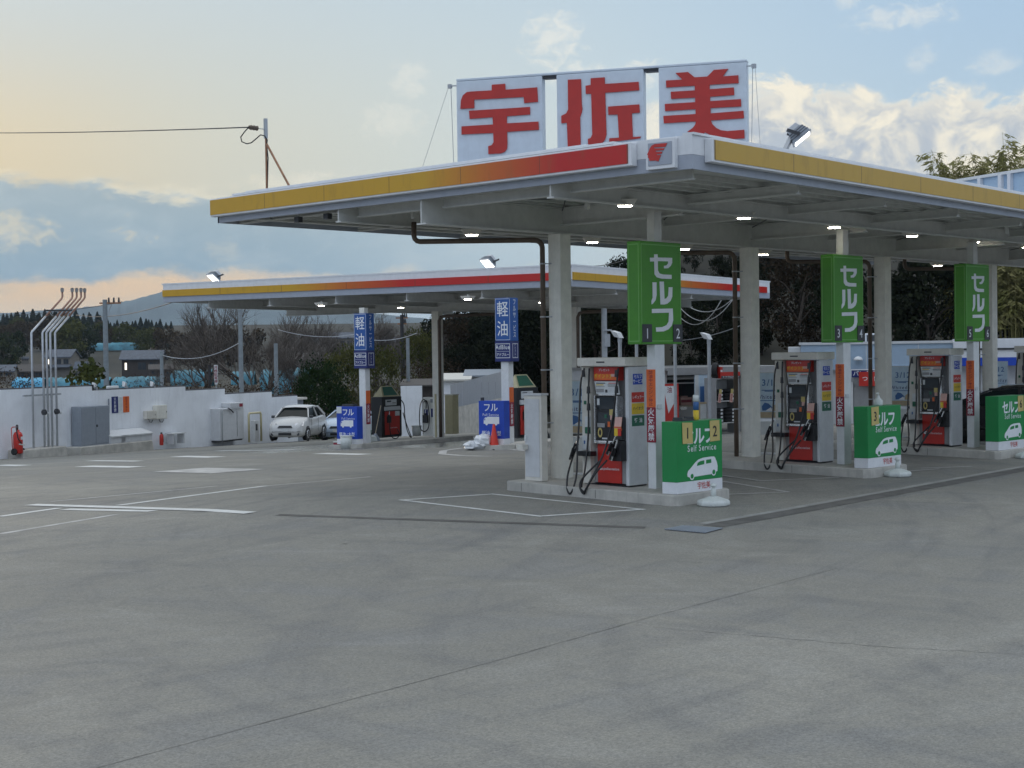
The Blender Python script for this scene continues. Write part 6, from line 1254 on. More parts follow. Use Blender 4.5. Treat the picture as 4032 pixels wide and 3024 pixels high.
# slim posts and yard lights behind the first pump
def yard_light(px, ytop, d, label, head=True):
    p = at_d(px, 1700, d); z = gz(p.x, p.y); h_ = at_d(px, ytop, d).z-z; t = thing('yard_light' if head else 'steel_post', label, 'yard light' if head else 'post', (p.x, p.y, z))
    k = MB(); k.cyl((0, 0, 0), (0, 0, h_-.2 if head else h_), .055 if head else .05, n=8, m=M['galv']); k.build('pole', parent=t)
    if head:
        k = MB(); v = -RV*.2; k.obox(Vector((0, 0, h_-.25)), Vector((0, 0, h_-.05)), .09, .09, M['galv']); v = v*.6; k.hexa([v*.2+Vector((-.10, -.10, h_-.12)), v*.2+Vector((.10, -.10, h_-.12)), v*.2+Vector((.10, .10, h_-.08)), v*.2+Vector((-.10, .10, h_-.08))], [v+Vector((-.11, -.11, h_+.04)), v+Vector((.11, -.11, h_+.04)), v+Vector((.11, .11, h_+.10)), v+Vector((-.11, .11, h_+.10))], M['white']); k.build('lamp_head', parent=t)
yard_light(2445, 1315, 44, 'yard light on a thin pole behind the first pump'); yard_light(2795, 1322, 46, 'yard light on a thin pole above the tyre rack')
yard_light(2510, 1340, 46, 'thin bare post just left of the first sign post', False); yard_light(2661, 1340, 45, 'thin bare post just right of the sign numbered 1 and 2', False)
p = at_d(2384, 1700, 48); z = gz(p.x, p.y); t = thing('steel_pole', 'stout grey steel pole behind the first pump, under the truck canopy edge', 'pole', (p.x, p.y, z)); k = MB(); k.cyl((0, 0, 0), (0, 0, at_d(2380, 1215, 48).z-z), .10, .09, n=10, m=M['galv']); k.build('shaft', parent=t); k = MB(); k.box(-.13, .13, -.13, -.1, 2.9, 3.3, M['galv']); k.box(-.2, .2, -.14, -.1, 3.4, 3.45, M['galv']); k.build('bracket', parent=t)

# back of another roof sign at the right edge
qa = at_d(3778, 712, 37.5); QA = radians(68+180); qd = Vector((cos(QA), sin(QA), 0)); qn = Vector((-qd.y, qd.x, 0))
if qn.dot(ORG-qa) < 0: qn = -qn
t = thing('rear_roof_sign', 'pale blue framed sign panels with one open slot on the roof at the right edge', 'roof sign', (qa.x, qa.y, CZ1+.05)); QO = Vector((qa.x, qa.y, CZ1+.05)); zq = qa.z-QO.z
def sq_(px): return (at_plane(px, 700, qa, qn)-qa).dot(qd)
def qb(k, s0_, s1_, z0_, z1_, d0, d1, m): k.hexa([qd*s0_+qn*d0+EZ*z0_, qd*s1_+qn*d0+EZ*z0_, qd*s1_+qn*d1+EZ*z0_, qd*s0_+qn*d1+EZ*z0_], [qd*s0_+qn*d0+EZ*z1_, qd*s1_+qn*d0+EZ*z1_, qd*s1_+qn*d1+EZ*z1_, qd*s0_+qn*d1+EZ*z1_], m)
M['qblue'] = mat('pale_blue_panel', (0.42, 0.56, 0.70), 0.5, var=0.04, streak=.1)
g0, g1_ = sq_(3958), sq_(3975)
for a, b in ((0, g0), (g1_, sq_(4400))): k = MB(); qb(k, a, b, .0, zq-.03, -.06, 0, M['qblue']); k.build('panel', parent=t)
k = MB(); qb(k, -.06, sq_(4400), zq-.028, zq+.04, -.1, .08, M['white'])
for px in (3790, 3866, 3947, 3984, 4060): s_ = sq_(px); qb(k, s_-.05, s_+.05, 0, zq-.03, .002, .10, M['fasc'])
k.build('frame', parent=t)
# ================================================================== LAND BEYOND: terrain, hills, trees, houses, poles
def lerp(x, pts):
    if x <= pts[0][0]: return pts[0][1]
    for (a, b), (c, d) in zip(pts, pts[1:]):
        if x <= c: return b+(d-b)*(x-a)/(c-a)
    return pts[-1][1]
def tz(x, y):
    r = hypot(x, y); a = -math.degrees(atan2(y, x)-YAW); a = (a+180) % 360-180        # azimuth right of the view axis
    left = lerp(r, [(0, -.6), (60, -2.2), (80, -2.6), (110, -1.4), (280, -1.5), (380, 2.5), (480, 7), (620, 15), (900, 20), (2500, 10)])
    right = lerp(r, [(0, -.6), (58, -1.2), (66, -.5), (80, 3.5), (100, 8.5), (130, 14), (200, 18), (400, 18), (2500, 10)])
    w = max(0.0, min(1.0, (a-0.5)/6)); w = w*w*(3-2*w)
    if abs(a) > 100: return -.6+min(r, 400)*.002
    z = left*(1-w)+right*w
    g = gz(min(max(x, -40), 70), min(max(y, -30), 72))-.5
    return z if r > 76 else min(g, z) if a < 2 else min(g, -.8) if r < 58 else z
M['field'] = mat('winter_field', (0.030, 0.028, 0.018), 0.95, var=0.45, scale=0.05, bump=0.4, bscale=1.5)
k = MB(); rs = [20, 35, 48, 56, 60, 64, 68, 72, 76, 80, 88, 98, 110, 130, 160, 200, 240, 280, 330, 380, 430, 480, 540, 620, 720, 900, 1300, 2500, 6000]; na = 240
vs = [(r*cos(2*pi*j/na), r*sin(2*pi*j/na), tz(r*cos(2*pi*j/na), r*sin(2*pi*j/na))) for r in rs for j in range(na)]
k.add(vs, [(i*na+j, i*na+(j+1) % na, (i+1)*na+(j+1) % na, (i+1)*na+j) for i in range(len(rs)-1) for j in range(na)], M['field'], True); setting(k.build('terrain'))

# distant mountain
k = MB(); prof = [(-300, 1262), (0, 1232), (180, 1222), (290, 1213), (345, 1208), (420, 1199), (480, 1190), (560, 1170), (640, 1147), (760, 1128), (900, 1140), (1050, 1165), (1200, 1190), (1350, 1215), (1500, 1238), (1700, 1258), (1900, 1268), (2200, 1275)]
vs = []; rnd = random.Random(4); DM = 4200
P_ = []
for (xa, ya), (xb, yb_) in zip(prof, prof[1:]):
    for j in range(5): P_.append((xa+(xb-xa)*j/5, ya+(yb_-ya)*j/5+rnd.uniform(-2.5, 2.5)))
for px, py in P_:
    t_ = at_d(px, py, DM); f1 = at_d(px, 1400, DM*.86); f2 = at_d(px, 1400, DM*1.3)
    m1 = f1.lerp(t_, .5); vs += [(f1.x, f1.y, -12), (m1.x, m1.y, (t_.z)*.42+rnd.uniform(-12, 12)), tuple(t_), (f2.x, f2.y, -12)]
n = len(P_); k.add(vs, [(i*4+j, (i+1)*4+j, (i+1)*4+j+1, i*4+j+1) for i in range(n-1) for j in range(3)], mat('mountain_slopes', (0.10, 0.13, 0.13), 0.95, var=.3, scale=.004), True); setting(k.build('mountain'))

# ---- trees
def leaf_mat(name, a, b, sc=0.8):
    m = bpy.data.materials.new(name); m.use_nodes = True; T = NT(m.node_tree); bs = T.n['Principled BSDF']
    g = T.new('ShaderNodeTexCoord').outputs['Object']; oi = T.new('ShaderNodeObjectInfo').outputs['Random']
    c = T.mix(T.step(T.noise(g, sc, 4, .65), .36, .64), a, b); c = T.mix(T.m('MULTIPLY', oi, .35), c, tuple(x*.55 for x in a)); T.put(bs.inputs['Base Color'], c)
    bs.inputs['Roughness'].default_value = .75; bs.inputs['Specular IOR Level'].default_value = .03; return m
M['leafd'] = leaf_mat('dark_evergreen_leaves', (0.020, 0.030, 0.016), (0.050, 0.060, 0.022))
M['leafo'] = leaf_mat('olive_leaves', (0.052, 0.064, 0.020), (0.115, 0.110, 0.036))
M['leafb'] = leaf_mat('brown_winter_leaves', (0.060, 0.042, 0.028), (0.10, 0.075, 0.042))
M['leafc'] = leaf_mat('conifer_needles', (0.018, 0.026, 0.020), (0.040, 0.050, 0.030))
M['leafbam'] = leaf_mat('bamboo_leaves', (0.19, 0.19, 0.06), (0.28, 0.25, 0.11))
M['leafs'] = leaf_mat('slope_leaves', (0.009, 0.013, 0.009), (0.024, 0.029, 0.015)); M['leafsb'] = leaf_mat('slope_brown_leaves', (0.024, 0.018, 0.013), (0.050, 0.036, 0.022))
M['leafk'] = leaf_mat('shrub_leaves', (0.012, 0.028, 0.010), (0.030, 0.050, 0.016))
M['bark'] = mat('bark', (0.075, 0.060, 0.048), 0.9, var=.3, scale=4)
M['twig'] = mat('bare_twigs', (0.12, 0.10, 0.085), 0.9, var=.2)
def leaf(k, c, s_, rnd, m, tilt=None):
    a = Vector((rnd.gauss(0, 1), rnd.gauss(0, 1), rnd.gauss(0, .7))).normalized(); b = a.orthogonal().normalized(); r_ = rnd.uniform(0, 6.28); b = (b*cos(r_)+a.cross(b)*sin(r_)); d = a.cross(b)
    w = s_*rnd.uniform(.6, 1.2); h_ = s_*rnd.uniform(.9, 1.6)
    k.v += [tuple(c-b*w*.5), tuple(c+d*h_*.35-b*0), tuple(c+b*w*.5), tuple(c-d*h_*.55)]; n = len(k.v); k.f.append((n-4, n-3, n-2, n-1)); k.mi.append(k._m(m)); k.sm.append(False)
def limbs(k, rnd, h, r, n, spread, m, z0=.35):
    k.tube([(0, 0, -.4), (rnd.uniform(-.05, .05)*h*.3, 0, h*.3), (rnd.uniform(-.06, .06)*h, rnd.uniform(-.06, .06)*h, h*.72)], r, 7, m, rr=[r*1.25, r*.9, r*.35])
    for i in range(n):
        a = i*2.4+rnd.uniform(-.4, .4); z = h*(z0+(.35*i/n)); e = Vector((cos(a)*spread, sin(a)*spread, z+h*rnd.uniform(.12, .3))); k.tube([(0, 0, z), e*.5+Vector((0, 0, z*.5+.04*h)), e], r*.4, 5, m, rr=[r*.42, r*.28, r*.1])
def broad(name, seed, h, w, m, nl, ls_, lab, cat='tree', clumps=22, group=None, low=.25, bark=None):
    rnd = random.Random(seed); t = thing(name, lab, cat, (0, 0, 0), 0, group)
    k = MB(); limbs(k, rnd, h, h*.022, 7, w*.32, bark or M['bark']); k.build('trunk', parent=t)
    k = MB(); cl = []
    for i in range(clumps):
        u = rnd.random(); th = rnd.uniform(0, 6.28); zz = h*(low+(1-low)*rnd.random()**.8); rr_ = w*.5*sqrt(max(.05, 1-((zz/h-.58)/.48)**2))*rnd.uniform(.35, .95); cl.append((Vector((cos(th)*rr_, sin(th)*rr_, zz)), w*rnd.uniform(.12, .24)))
    for i in range(nl):
        c, r_ = cl[i % len(cl)]; d = Vector((rnd.gauss(0, 1), rnd.gauss(0, 1), rnd.gauss(0, .75))); d = d.normalized()*r_*(rnd.random()**.45); leaf(k, c+d, ls_, rnd, m)
    k.build('crown', parent=t); return t
def conifer(name, seed, h, w, m, nl, ls_, lab, group=None):
    rnd = random.Random(seed); t = thing(name, lab, 'tree', (0, 0, 0), 0, group); k = MB(); k.tube([(0, 0, -.4), (0, 0, h*.9)], h*.015, 6, M['bark'], rr=[h*.02, h*.004]); k.build('trunk', parent=t)
    k = MB()
    for i in range(nl):
        z = h*(.12+.88*rnd.random()**1.25); lay = (z/h*11) % 1; r_ = w*.5*(1-z/h)**.8*(.45+.65*(1-lay))*sqrt(rnd.random())*1.05+.05; a = rnd.uniform(0, 6.28); leaf(k, Vector((cos(a)*r_, sin(a)*r_, z-r_*.15)), ls_*(.6+.5*(1-z/h)), rnd, m)
    k.build('crown', parent=t); return t
def bare(name, seed, h, lab, group=None, dens=1.0, m=None, spread=.42):
    rnd = random.Random(seed); t = thing(name, lab, 'tree', (0, 0, 0), 0, group); kt = MB(); kc = MB(); m = m or M['twig']
    def grow(k, p, d, ln, r_, lv):
        pts = [p]; dd = d.copy(); n = 3
        for i in range(n): dd = (dd+Vector((rnd.gauss(0, .10), rnd.gauss(0, .10), rnd.uniform(-.01, .09)))).normalized(); pts.append(pts[-1]+dd*ln/n)
        (kt if lv == 0 else kc).tube(pts, r_, 5 if lv < 2 else 3, m, rr=[r_*(1-.5*i/n) for i in range(n+1)])
        if lv >= 5: return
        nb = [5, 4, 4, 4, 3][lv]; nb = max(2, int(nb*dens+rnd.random()*.6))
        for i in range(nb):
            t_ = rnd.uniform(.35, 1.0) if i else 1.0; q_ = pts[int(t_*n)] if t_ >= 1 else pts[int(t_*n)].lerp(pts[min(n, int(t_*n)+1)], (t_*n) % 1)
            ax = dd.orthogonal().normalized(); r2 = rnd.uniform(0, 6.28); ax = ax*cos(r2)+dd.cross(ax)*sin(r2); an = rnd.uniform(.25, .75)*(1 if i else .5); nd = (dd*cos(an)+ax*sin(an)); nd.z += .12; grow(k, q_, nd.normalized(), ln*rnd.uniform(.55, .78), r_*rnd.uniform(.48, .64), lv+1)
    for s_ in range(2 if spread > .3 else 1):
        grow(kt, Vector((rnd.uniform(-.2, .2), rnd.uniform(-.2, .2), -.3)), Vector((rnd.uniform(-spread, spread), rnd.uniform(-spread, spread), 1)).normalized(), h*.36, h*.018, 0)
    kt.build('trunk', parent=t); kc.build('crown', parent=t); return t
def ground_at(px, d): p = at_d(px, 1512, d); return Vector((p.x, p.y, tz(p.x, p.y)))
def put(t, px, d, rz=0.0, sc=1.0, z=None): p = ground_at(px, d); t.location = p if z is None else Vector((p.x, p.y, z)); t.rotation_euler = (0, 0, rz); t.scale = (sc,)*3 if not isinstance(sc, tuple) else sc; return t
def fit(px, ytop, d, h): p = ground_at(px, d); return max(.25, (at_d(px, ytop, d).z-p.z)/h)

# the two big bare trees and the shrubs behind the wall
bt1 = bare('bare_tree', 11, 8.0, 'big leafless tree behind the wall, left of the tall steel pole', 'bare trees behind the wall', 1.05); put(bt1, 800, 104, 0, fit(800, 1200, 104, 8.0)*1.16)
bt2 = bare('bare_tree', 23, 8.0, 'big leafless tree behind the wall, right of the tall steel pole', 'bare trees behind the wall', 1.1); put(bt2, 1030, 100, 1.0, fit(1030, 1195, 100, 8.0)*1.24)
b3 = dup(bt1, (0, 0, 0), 2.0, 'smaller leafless tree behind the far end of the white wall'); put(b3, 1165, 96, 2.0, fit(1165, 1330, 96, 8.0))
b4 = dup(bt2, (0, 0, 0), 2.0, 'low leafless shrub behind the wall near the concrete pole'); put(b4, 675, 100, 3.0, fit(675, 1395, 100, 8.0))
cs = broad('cone_shrub', 5, 3.0, 3.0, M['leafk'], 9000, .085, 'dense dark green dome shaped shrub behind the parked hatchback', 'shrub', 46, None, .04); put(cs, 1272, 80, 0, (1.05, 1.05, fit(1272, 1452, 80, 3.0)))
eb = broad('evergreen_bush', 8, 4.5, 5.0, M['leafo'], 6500, .14, 'tall olive evergreen bush behind the dome shaped shrub', 'bush', 34, None, .08); put(eb, 1385, 93, 0, (.72, .72, fit(1385, 1385, 93, 4.5)))
eb2 = dup(eb, (0, 0, 0), 1.5, 'darker evergreen bush right of the left blue diesel sign'); put(eb2, 1490, 90, 1.5, (.6, .6, fit(1490, 1395, 90, 4.5)))
eb3 = dup(eb, (0, 0, 0), 2.5, 'rounded evergreen bush left of the truck canopy pillar'); put(eb3, 1655, 105, 2.5, (.7, .7, fit(1655, 1330, 105, 4.5)))
yb = broad('yellow_bush', 9, 1.6, 1.5, M['leafo'], 1800, .09, 'yellow green bush peeping over the white wall beside the first spotlight', 'bush', 16, None, .05); put(yb, 415, 66, 0, fit(415, 1462, 66, 1.6))
# dry brush growing behind the wall
rnd = random.Random(31)
br0 = broad('dry_brush', 14, 1.8, 2.4, M['leafb'], 2600, .045, 'brown dry brush behind the white wall', 'bush', 20, 'dry brush behind the wall', .03)
put(br0, 720, 79, 0, fit(720, 1518, 79, 1.8))
for px, d, yt in ((610, 76, 1532), (860, 82, 1515), (960, 84, 1520), (1090, 84, 1525), (1160, 85, 1530), (30, 80, 1500), (-40, 82, 1480), (560, 80, 1530), (1420, 88, 1545), (1500, 90, 1530), (1560, 92, 1520), (1660, 95, 1455), (1730, 96, 1430)):
    o = dup(br0, (0, 0, 0), rnd.uniform(0, 6)); put(o, px, d, rnd.uniform(0, 6), fit(px, yt, d, 1.8))

# blue crop netting in the valley
M['net'] = mat('blue_net', (0.07, 0.22, 0.28), 0.6, var=.35, scale=.6); M['netb'] = mat('bright_blue_sheet', (0.08, 0.34, 0.52), 0.5, var=.2, scale=.5)
def netting(pa, pb, ya, yb_, d, mm, label):
    A = at_d(pa, yb_, d); B = at_d(pb, yb_, d); top = at_d((pa+pb)/2, ya, d).z; zb2 = at_d((pa+pb)/2, yb_, d).z; v = B-A; v.z = 0; n = 24; rnd = random.Random(pa); k = MB(); vs = []; dep = Vector((fw.x, fw.y, 0)).normalized()*2.2
    for i in range(n+1):
        p = A+v*(i/n); zt2 = top-(.25*(i % 3 == 0))*(top-zb2)*.3+rnd.uniform(-.06, .06)*(top-zb2); vs += [(p.x, p.y, zb2-.5), (p.x+rnd.uniform(-.1, .1), p.y, zb2+(zt2-zb2)*.6), (p.x+dep.x*.5, p.y+dep.y*.5, zt2), (p.x+dep.x, p.y+dep.y, zb2-.5)]
    k.add(vs, [(i*4+j, (i+1)*4+j, (i+1)*4+j+1, i*4+j+1) for i in range(n) for j in range(3)], M[mm], True); tag(k.build('crop_tunnel'), label, 'crop tunnel', 'blue crop tunnels')
netting(48, 168, 1486, 1532, 165, 'netb', 'bright blue sheet covered tunnel behind the vent pipes'); netting(178, 430, 1486, 1530, 175, 'net', 'pale blue netted tunnel right of the vent pipes'); netting(440, 640, 1482, 1532, 170, 'net', 'pale blue netted tunnel behind the wall spotlights'); netting(672, 830, 1455, 1505, 172, 'net', 'pale blue netted tunnel left of the pink and white pole sign'); netting(910, 1000, 1462, 1500, 178, 'net', 'small blue netted tunnel behind the tall steel pole'); netting(1025, 1235, 1452, 1530, 150, 'net', 'blue netted tunnel behind the right bare tree'); netting(352, 560, 1348, 1372, 400, 'net', 'long dark blue sheet on the hillside behind the utility pole')

# houses in the valley
M['rooft'] = mat('grey_roof_tiles', (0.10, 0.115, 0.14), 0.6, var=.2, scale=2); M['roofb'] = mat('brown_roof', (0.085, 0.075, 0.068), 0.7, var=.25); M['hwall'] = mat('plaster_wall', (0.20, 0.18, 0.155), 0.85, var=.15); M['hwood'] = mat('dark_board_wall', (0.055, 0.045, 0.04), 0.85, var=.2); M['litwin'] = emit('lit_window', (1.0, .9, .7), 1.4)
def house(label, pa, pb, ytop, yeave, ybase, d, roof='rooft', wallm='hwall', gable_side=1, lit=None, rz=.25, cat='house'):
    A = at_d(pa, ybase, d); B = at_d(pb, ybase, d); W_ = (B-A).length; zb2 = A.z; ze = at_d(pa, yeave, d).z-zb2; zr = at_d(pa, ytop, d).z-zb2; r_ = RV.copy(); r_.z = 0; r_.normalize()
    t = thing('house', label, cat, (A.x, A.y, zb2), atan2(r_.y, r_.x)+rz); Dp = W_*.62
    k = MB(); k.box(0, W_, 0, Dp, -1.5, ze, M[wallm]); k.add([(0, 0, ze), (0, Dp, ze), (0, Dp/2, zr-.1), (W_, 0, ze), (W_, Dp, ze), (W_, Dp/2, zr-.1)], [(0, 2, 1), (3, 4, 5)], M['hwall']); k.build('wall', parent=t)
    k = MB(); ov = .06*W_; e2 = ze-.04*W_
    for y0_, y1_ in ((-ov, Dp/2), (Dp+ov, Dp/2)): k.hexa([(-ov, y0_, e2), (W_+ov, y0_, e2), (W_+ov, y1_, zr), (-ov, y1_, zr)], [(-ov, y0_, e2+.18), (W_+ov, y0_, e2+.18), (W_+ov, y1_, zr+.2), (-ov, y1_, zr+.2)], M[roof])
    k.build('roof', parent=t)
    if ze > 3.2: k = MB(); k.hexa([(-ov, -1.3, ze*.50), (W_+ov, -1.3, ze*.50), (W_+ov, -.01, ze*.60), (-ov, -.01, ze*.60)], [(-ov, -1.3, ze*.50+.15), (W_+ov, -1.3, ze*.50+.15), (W_+ov, -.01, ze*.60+.15), (-ov, -.01, ze*.60+.15)], M[roof]); k.build('lower_roof', parent=t)
    for j, (u0, u1) in enumerate(((.08, .30), (.42, .62), (.72, .92))):
        k = MB(); k.box(W_*u0, W_*(u1 if lit != j else u0+.05), -.05, -.01, ze*.66 if ze > 3.2 else ze*.35, ze*.88 if ze > 3.2 else ze*.75, M['litwin'] if lit == j else M['glass']); wn2 = k.build('window', parent=t); k = MB(); k.box(W_*(u0+u1)/2-.04, W_*(u0+u1)/2+.04, -.08, -.051, ze*.66 if ze > 3.2 else ze*.35, ze*.88 if ze > 3.2 else ze*.75, M['hwood']); k.build('frame', parent=wn2)
    return t
house('two storey house with blue grey tiled roof behind the vent pipes', 182, 290, 1380, 1405, 1490, 285, lit=0, rz=-.25)
house('low tiled annexe in front of the two storey house', 292, 340, 1428, 1452, 1492, 270, rz=-.2)
house('low grey roofed house at the left edge behind the wall', -60, 50, 1442, 1462, 1490, 240, 'rooft', 'hwall', rz=.1)
house('dark low barn left of the two storey house', 62, 175, 1440, 1462, 1492, 250, 'roofb', 'hwood', rz=-.1)
house('long dark house with grey roof behind the small concrete pole', 480, 632, 1384, 1412, 1480, 260, 'rooft', 'hwood', lit=0, rz=.05)
house('brown shed roofed house in the middle distance left of the bare trees', 590, 680, 1440, 1455, 1485, 230, 'roofb', 'hwood')
house('pale roofed house far behind, left of the left diesel sign', 1150, 1250, 1325, 1345, 1380, 330, 'rooft', 'hwall'); house('grey gabled house far behind the left diesel sign', 1300, 1395, 1312, 1330, 1380, 320, 'rooft', 'hwall'); house('white walled house far right of the left diesel sign', 1480, 1590, 1330, 1345, 1375, 300, 'rooft', 'hwall'); house('dark long barn beyond the right bare tree', 1090, 1300, 1395, 1415, 1465, 240, 'roofb', 'hwood'); house('small white hut on the slope far left', 85, 112, 1408, 1414, 1422, 330, 'rooft', 'hwall')

# sheds and fence right of the truck pumps
def shed(label, pa, pb, yt, d, wallm, roof='beige', win=None, rz=0.0):
    A = at_d(pa, 1600, d); B = at_d(pb, 1600, d); W_ = (B-A).length; zb2 = tz(A.x, A.y)-.5; zt2 = at_d(pa, yt, d).z-zb2; r_ = RV.copy(); r_.z = 0; t = thing('shed', label, 'shed', (A.x, A.y, zb2), atan2(r_.y, r_.x)+rz)
    k = MB(); k.box(0, W_, 0, 3.2, -1, zt2, M[wallm]); k.build('wall', parent=t); k = MB(); k.hexa([(-.25, -.35, zt2+.004), (W_+.25, -.35, zt2+.004), (W_+.25, 3.5, zt2+.3), (-.25, 3.5, zt2+.3)], [(-.25, -.35, zt2+.09), (W_+.25, -.35, zt2+.09), (W_+.25, 3.5, zt2+.4), (-.25, 3.5, zt2+.4)], M[roof]); k.build('roof', parent=t)
    if win:
        x0_, x1_, ya, yb_, mm = win; za = at_d(pa, yb_, d).z-zb2; zb3 = at_d(pa, ya, d).z-zb2; k = MB(); k.box(W_*x0_, W_*x1_, -.04, -.01, za, zb3, M[mm]); w2 = k.build('window', parent=t); k = MB(); k.box(W_*x0_-.06, W_*x1_+.06, -.06, -.012, zb3+.002, zb3+.06, M['hwood']); k.build('frame', parent=w2)
    return t
shed('white panelled hut just right of the truck canopy pillar', 1748, 1840, 1500, 86, 'wallw'); shed('pale hut with a wide brown window behind the sloping fence', 1842, 2000, 1484, 88, 'lgrey', 'dull', (.20, .70, 1510, 1556, 'hwood')); shed('low brown roofed shed behind the white additive pump', 1590, 1712, 1522, 90, 'hwood', 'roofb')
A = at_d(1580, 1700, 72); k = MB(); zz0 = gz(A.x, A.y); B = at_d(1662, 1700, 72); v = B-A; v.z = 0; zt2 = at_d(1620, 1519, 72).z-zz0; k.hexa([(0, 0, 0), v, v+FX*.06, FX*.06], [Vector((0, 0, zt2)), v+EZ*zt2, v+FX*.06+EZ*zt2, FX*.06+EZ*zt2], M['wallw']); o = k.build('white_board'); o.location = (A.x, A.y, zz0); tag(o, 'big plain white board standing behind the white additive pump', 'board')
fA = at_d(1775, 1640, 84); fB = at_d(2010, 1595, 74); t = thing('panel_fence', 'white panel fence on a stone base rising to the right behind the pumps', 'fence', (fA.x, fA.y, 0)); k = MB(); kb = MB(); n = 9
for i in range(n):
    a = fA+(fB-fA)*(i/n); b = fA+(fB-fA)*((i+.985)/n); a = a-Vector((fA.x, fA.y, 0)); b = b-Vector((fA.x, fA.y, 0)); za, zb2 = fA.z+(fB.z-fA.z)*i/n, fA.z+(fB.z-fA.z)*(i+1)/n
    d_ = Vector((.05, .05, 0)); a.z = za; b.z = za+(zb2-za); k.hexa([a+EZ*.45, b+EZ*.45, b+d_+EZ*.45, a+d_+EZ*.45], [a+EZ*1.75, b+EZ*1.75, b+d_+EZ*1.75, a+d_+EZ*1.75], M['dull'])
    kb.hexa([a-EZ*1.2, b-EZ*1.2, b+d_*5-EZ*1.2, a+d_*5-EZ*1.2], [a+EZ*.44, b+EZ*.44, b+d_*5+EZ*.44, a+d_*5+EZ*.44], M['kerb'])
k.build('panels', parent=t); kb.build('stone_base', parent=t)

# poles and wires
def pole(px, yt, d, r_, label, arms=(), mm='galv', z=None, nm='utility_pole'):
    p = ground_at(px, d); zz0 = p.z-.3; h_ = at_d(px, yt, d).z-zz0; t = thing(nm, label, 'pole', (p.x, p.y, zz0), 0); k = MB(); k.cyl((0, 0, 0), (0, 0, h_), r_*1.15, r_*.85, n=9, m=M[mm]); k.build('shaft', parent=t)
    R2 = RV.copy(); R2.z = 0; R2.normalize()
    if arms:
        k = MB(); ki = MB()
        for ya, xa, xb in arms:
            z_ = at_d(px, ya, d).z-zz0; u = d/FPX; k.obox(R2*((xa-px)*u)+EZ*z_, R2*((xb-px)*u)+EZ*z_, .10, .10, M['rust_redlit']); n_ = 3
            for j in range(n_): q_ = R2*(((xa-px)*.2 + (xb-px)*(.25+.33*j+.08))*u*.95)+EZ*(z_+.05); ki.cyl(q_, q_+EZ*.3, .07, .05, n=7, m=M['dark'])
            k.obox(R2*((xb-px)*u*.45)+EZ*z_, EZ*(z_-1.1), .05, .05, M['galv'])
        k.build('cross_arm', parent=t); ki.build('insulator', parent=t)
    return t, Vector((p.x, p.y, zz0+h_))
M['poleg'] = mat('concrete_pole', (0.24, 0.27, 0.285), 0.8, var=.1); M['poled'] = mat('dark_pole', (0.035, 0.033, 0.035), 0.8, var=.2)
_, u1 = pole(419, 1180, 95, .17, 'concrete utility pole with a cross arm right of the vent pipes', ((1194, 398, 482),), 'poleg'); _, u2 = pole(950, 1150, 82, .13, 'tall slim steel pole rising behind the truck canopy between the two bare trees', (), 'poleg'); _, u3 = pole(638, 1384, 84, .11, 'short concrete pole behind the wall, left of the bare trees', (), 'poleg'); _, u4 = pole(1088, 1352, 86, .13, 'short grey pole right of the right bare tree', (), 'poleg'); _, u5 = pole(1586, 1240, 112, .16, 'dark utility pole with two cross arms left of the truck canopy pillar', ((1252, 1562, 1610), (1275, 1568, 1604)), 'poled'); _, u6 = pole(1608, 1330, 92, .12, 'slim pale pole just right of the dark utility pole', (), 'poleg')
p = ground_at(826, 84); t = thing('wooden_post', 'dark wooden post beside the pink and white pole sign', 'post', p); k = MB(); k.cyl((0, 0, 0), (0, 0, at_d(826, 1436, 84).z-p.z), .09, n=8, m=M['poled']); k.build('shaft', parent=t)
p = ground_at(851, 84); t = thing('pole_sign', 'narrow upright pink and white sign behind the wall', 'sign', p); zt2 = at_d(851, 1437, 84).z-p.z; zb2 = at_d(851, 1514, 84).z-p.z; Rz = YAW-pi/2
t.rotation_euler = (0, 0, Rz); k = MB(); k.cyl((0, .05, 0), (0, .05, zt2), .03, n=6, m=M['galv']); k.build('post', parent=t); k = MB(); k.box(-.10, .10, -.03, .02, zb2, zt2, M['paper']); bd = k.build('board', parent=t); k = MB(); k.text('月極駐車場', (zt2-zb2)/5*.9, (0, -.034, (zt2+zb2)/2), EX, EZ, M['redd'], .012, vertical=True); k.build('lettering', parent=bd)
def wire(a, b, sag, r_, label, m='dark', n=18, nm='power_line'):
    a = Vector(a); b = Vector(b); k = MB(); k.tube([a+(b-a)*(i/n)-EZ*(sag*4*(i/n)*(1-i/n)) for i in range(n+1)], r_, 4, M[m]); tag(k.build(nm), label, 'power line')
wire(at_d(-300, 1222, 120), at_d(482, 1188, 95), .6, .022, 'upper power line running left from the utility pole by the vent pipes'); wire(at_d(300, 1240, 130), at_d(720, 1176, 88), .5, .03, 'power line passing behind the utility pole towards the truck canopy'); wire(u3-EZ*.2, at_d(950, 1345, 82), .5, .022, 'pale thin cable between the short concrete pole and the tall slim pole', 'lgrey'); wire(at_d(1095, 1298, 100), at_d(1420, 1312, 100), .35, .025, 'pale cable in front of the far houses, left of the left diesel sign', 'lgrey'); wire(at_d(1440, 1335, 100), at_d(1640, 1312, 100), .25, .025, 'pale cable right of the left diesel sign', 'lgrey')
wire(at_d(2310, 1047, 70), at_d(2470, 1020, 66), .1, .02, 'thin wire above the truck canopy left of the sign numbered 1 and 2')
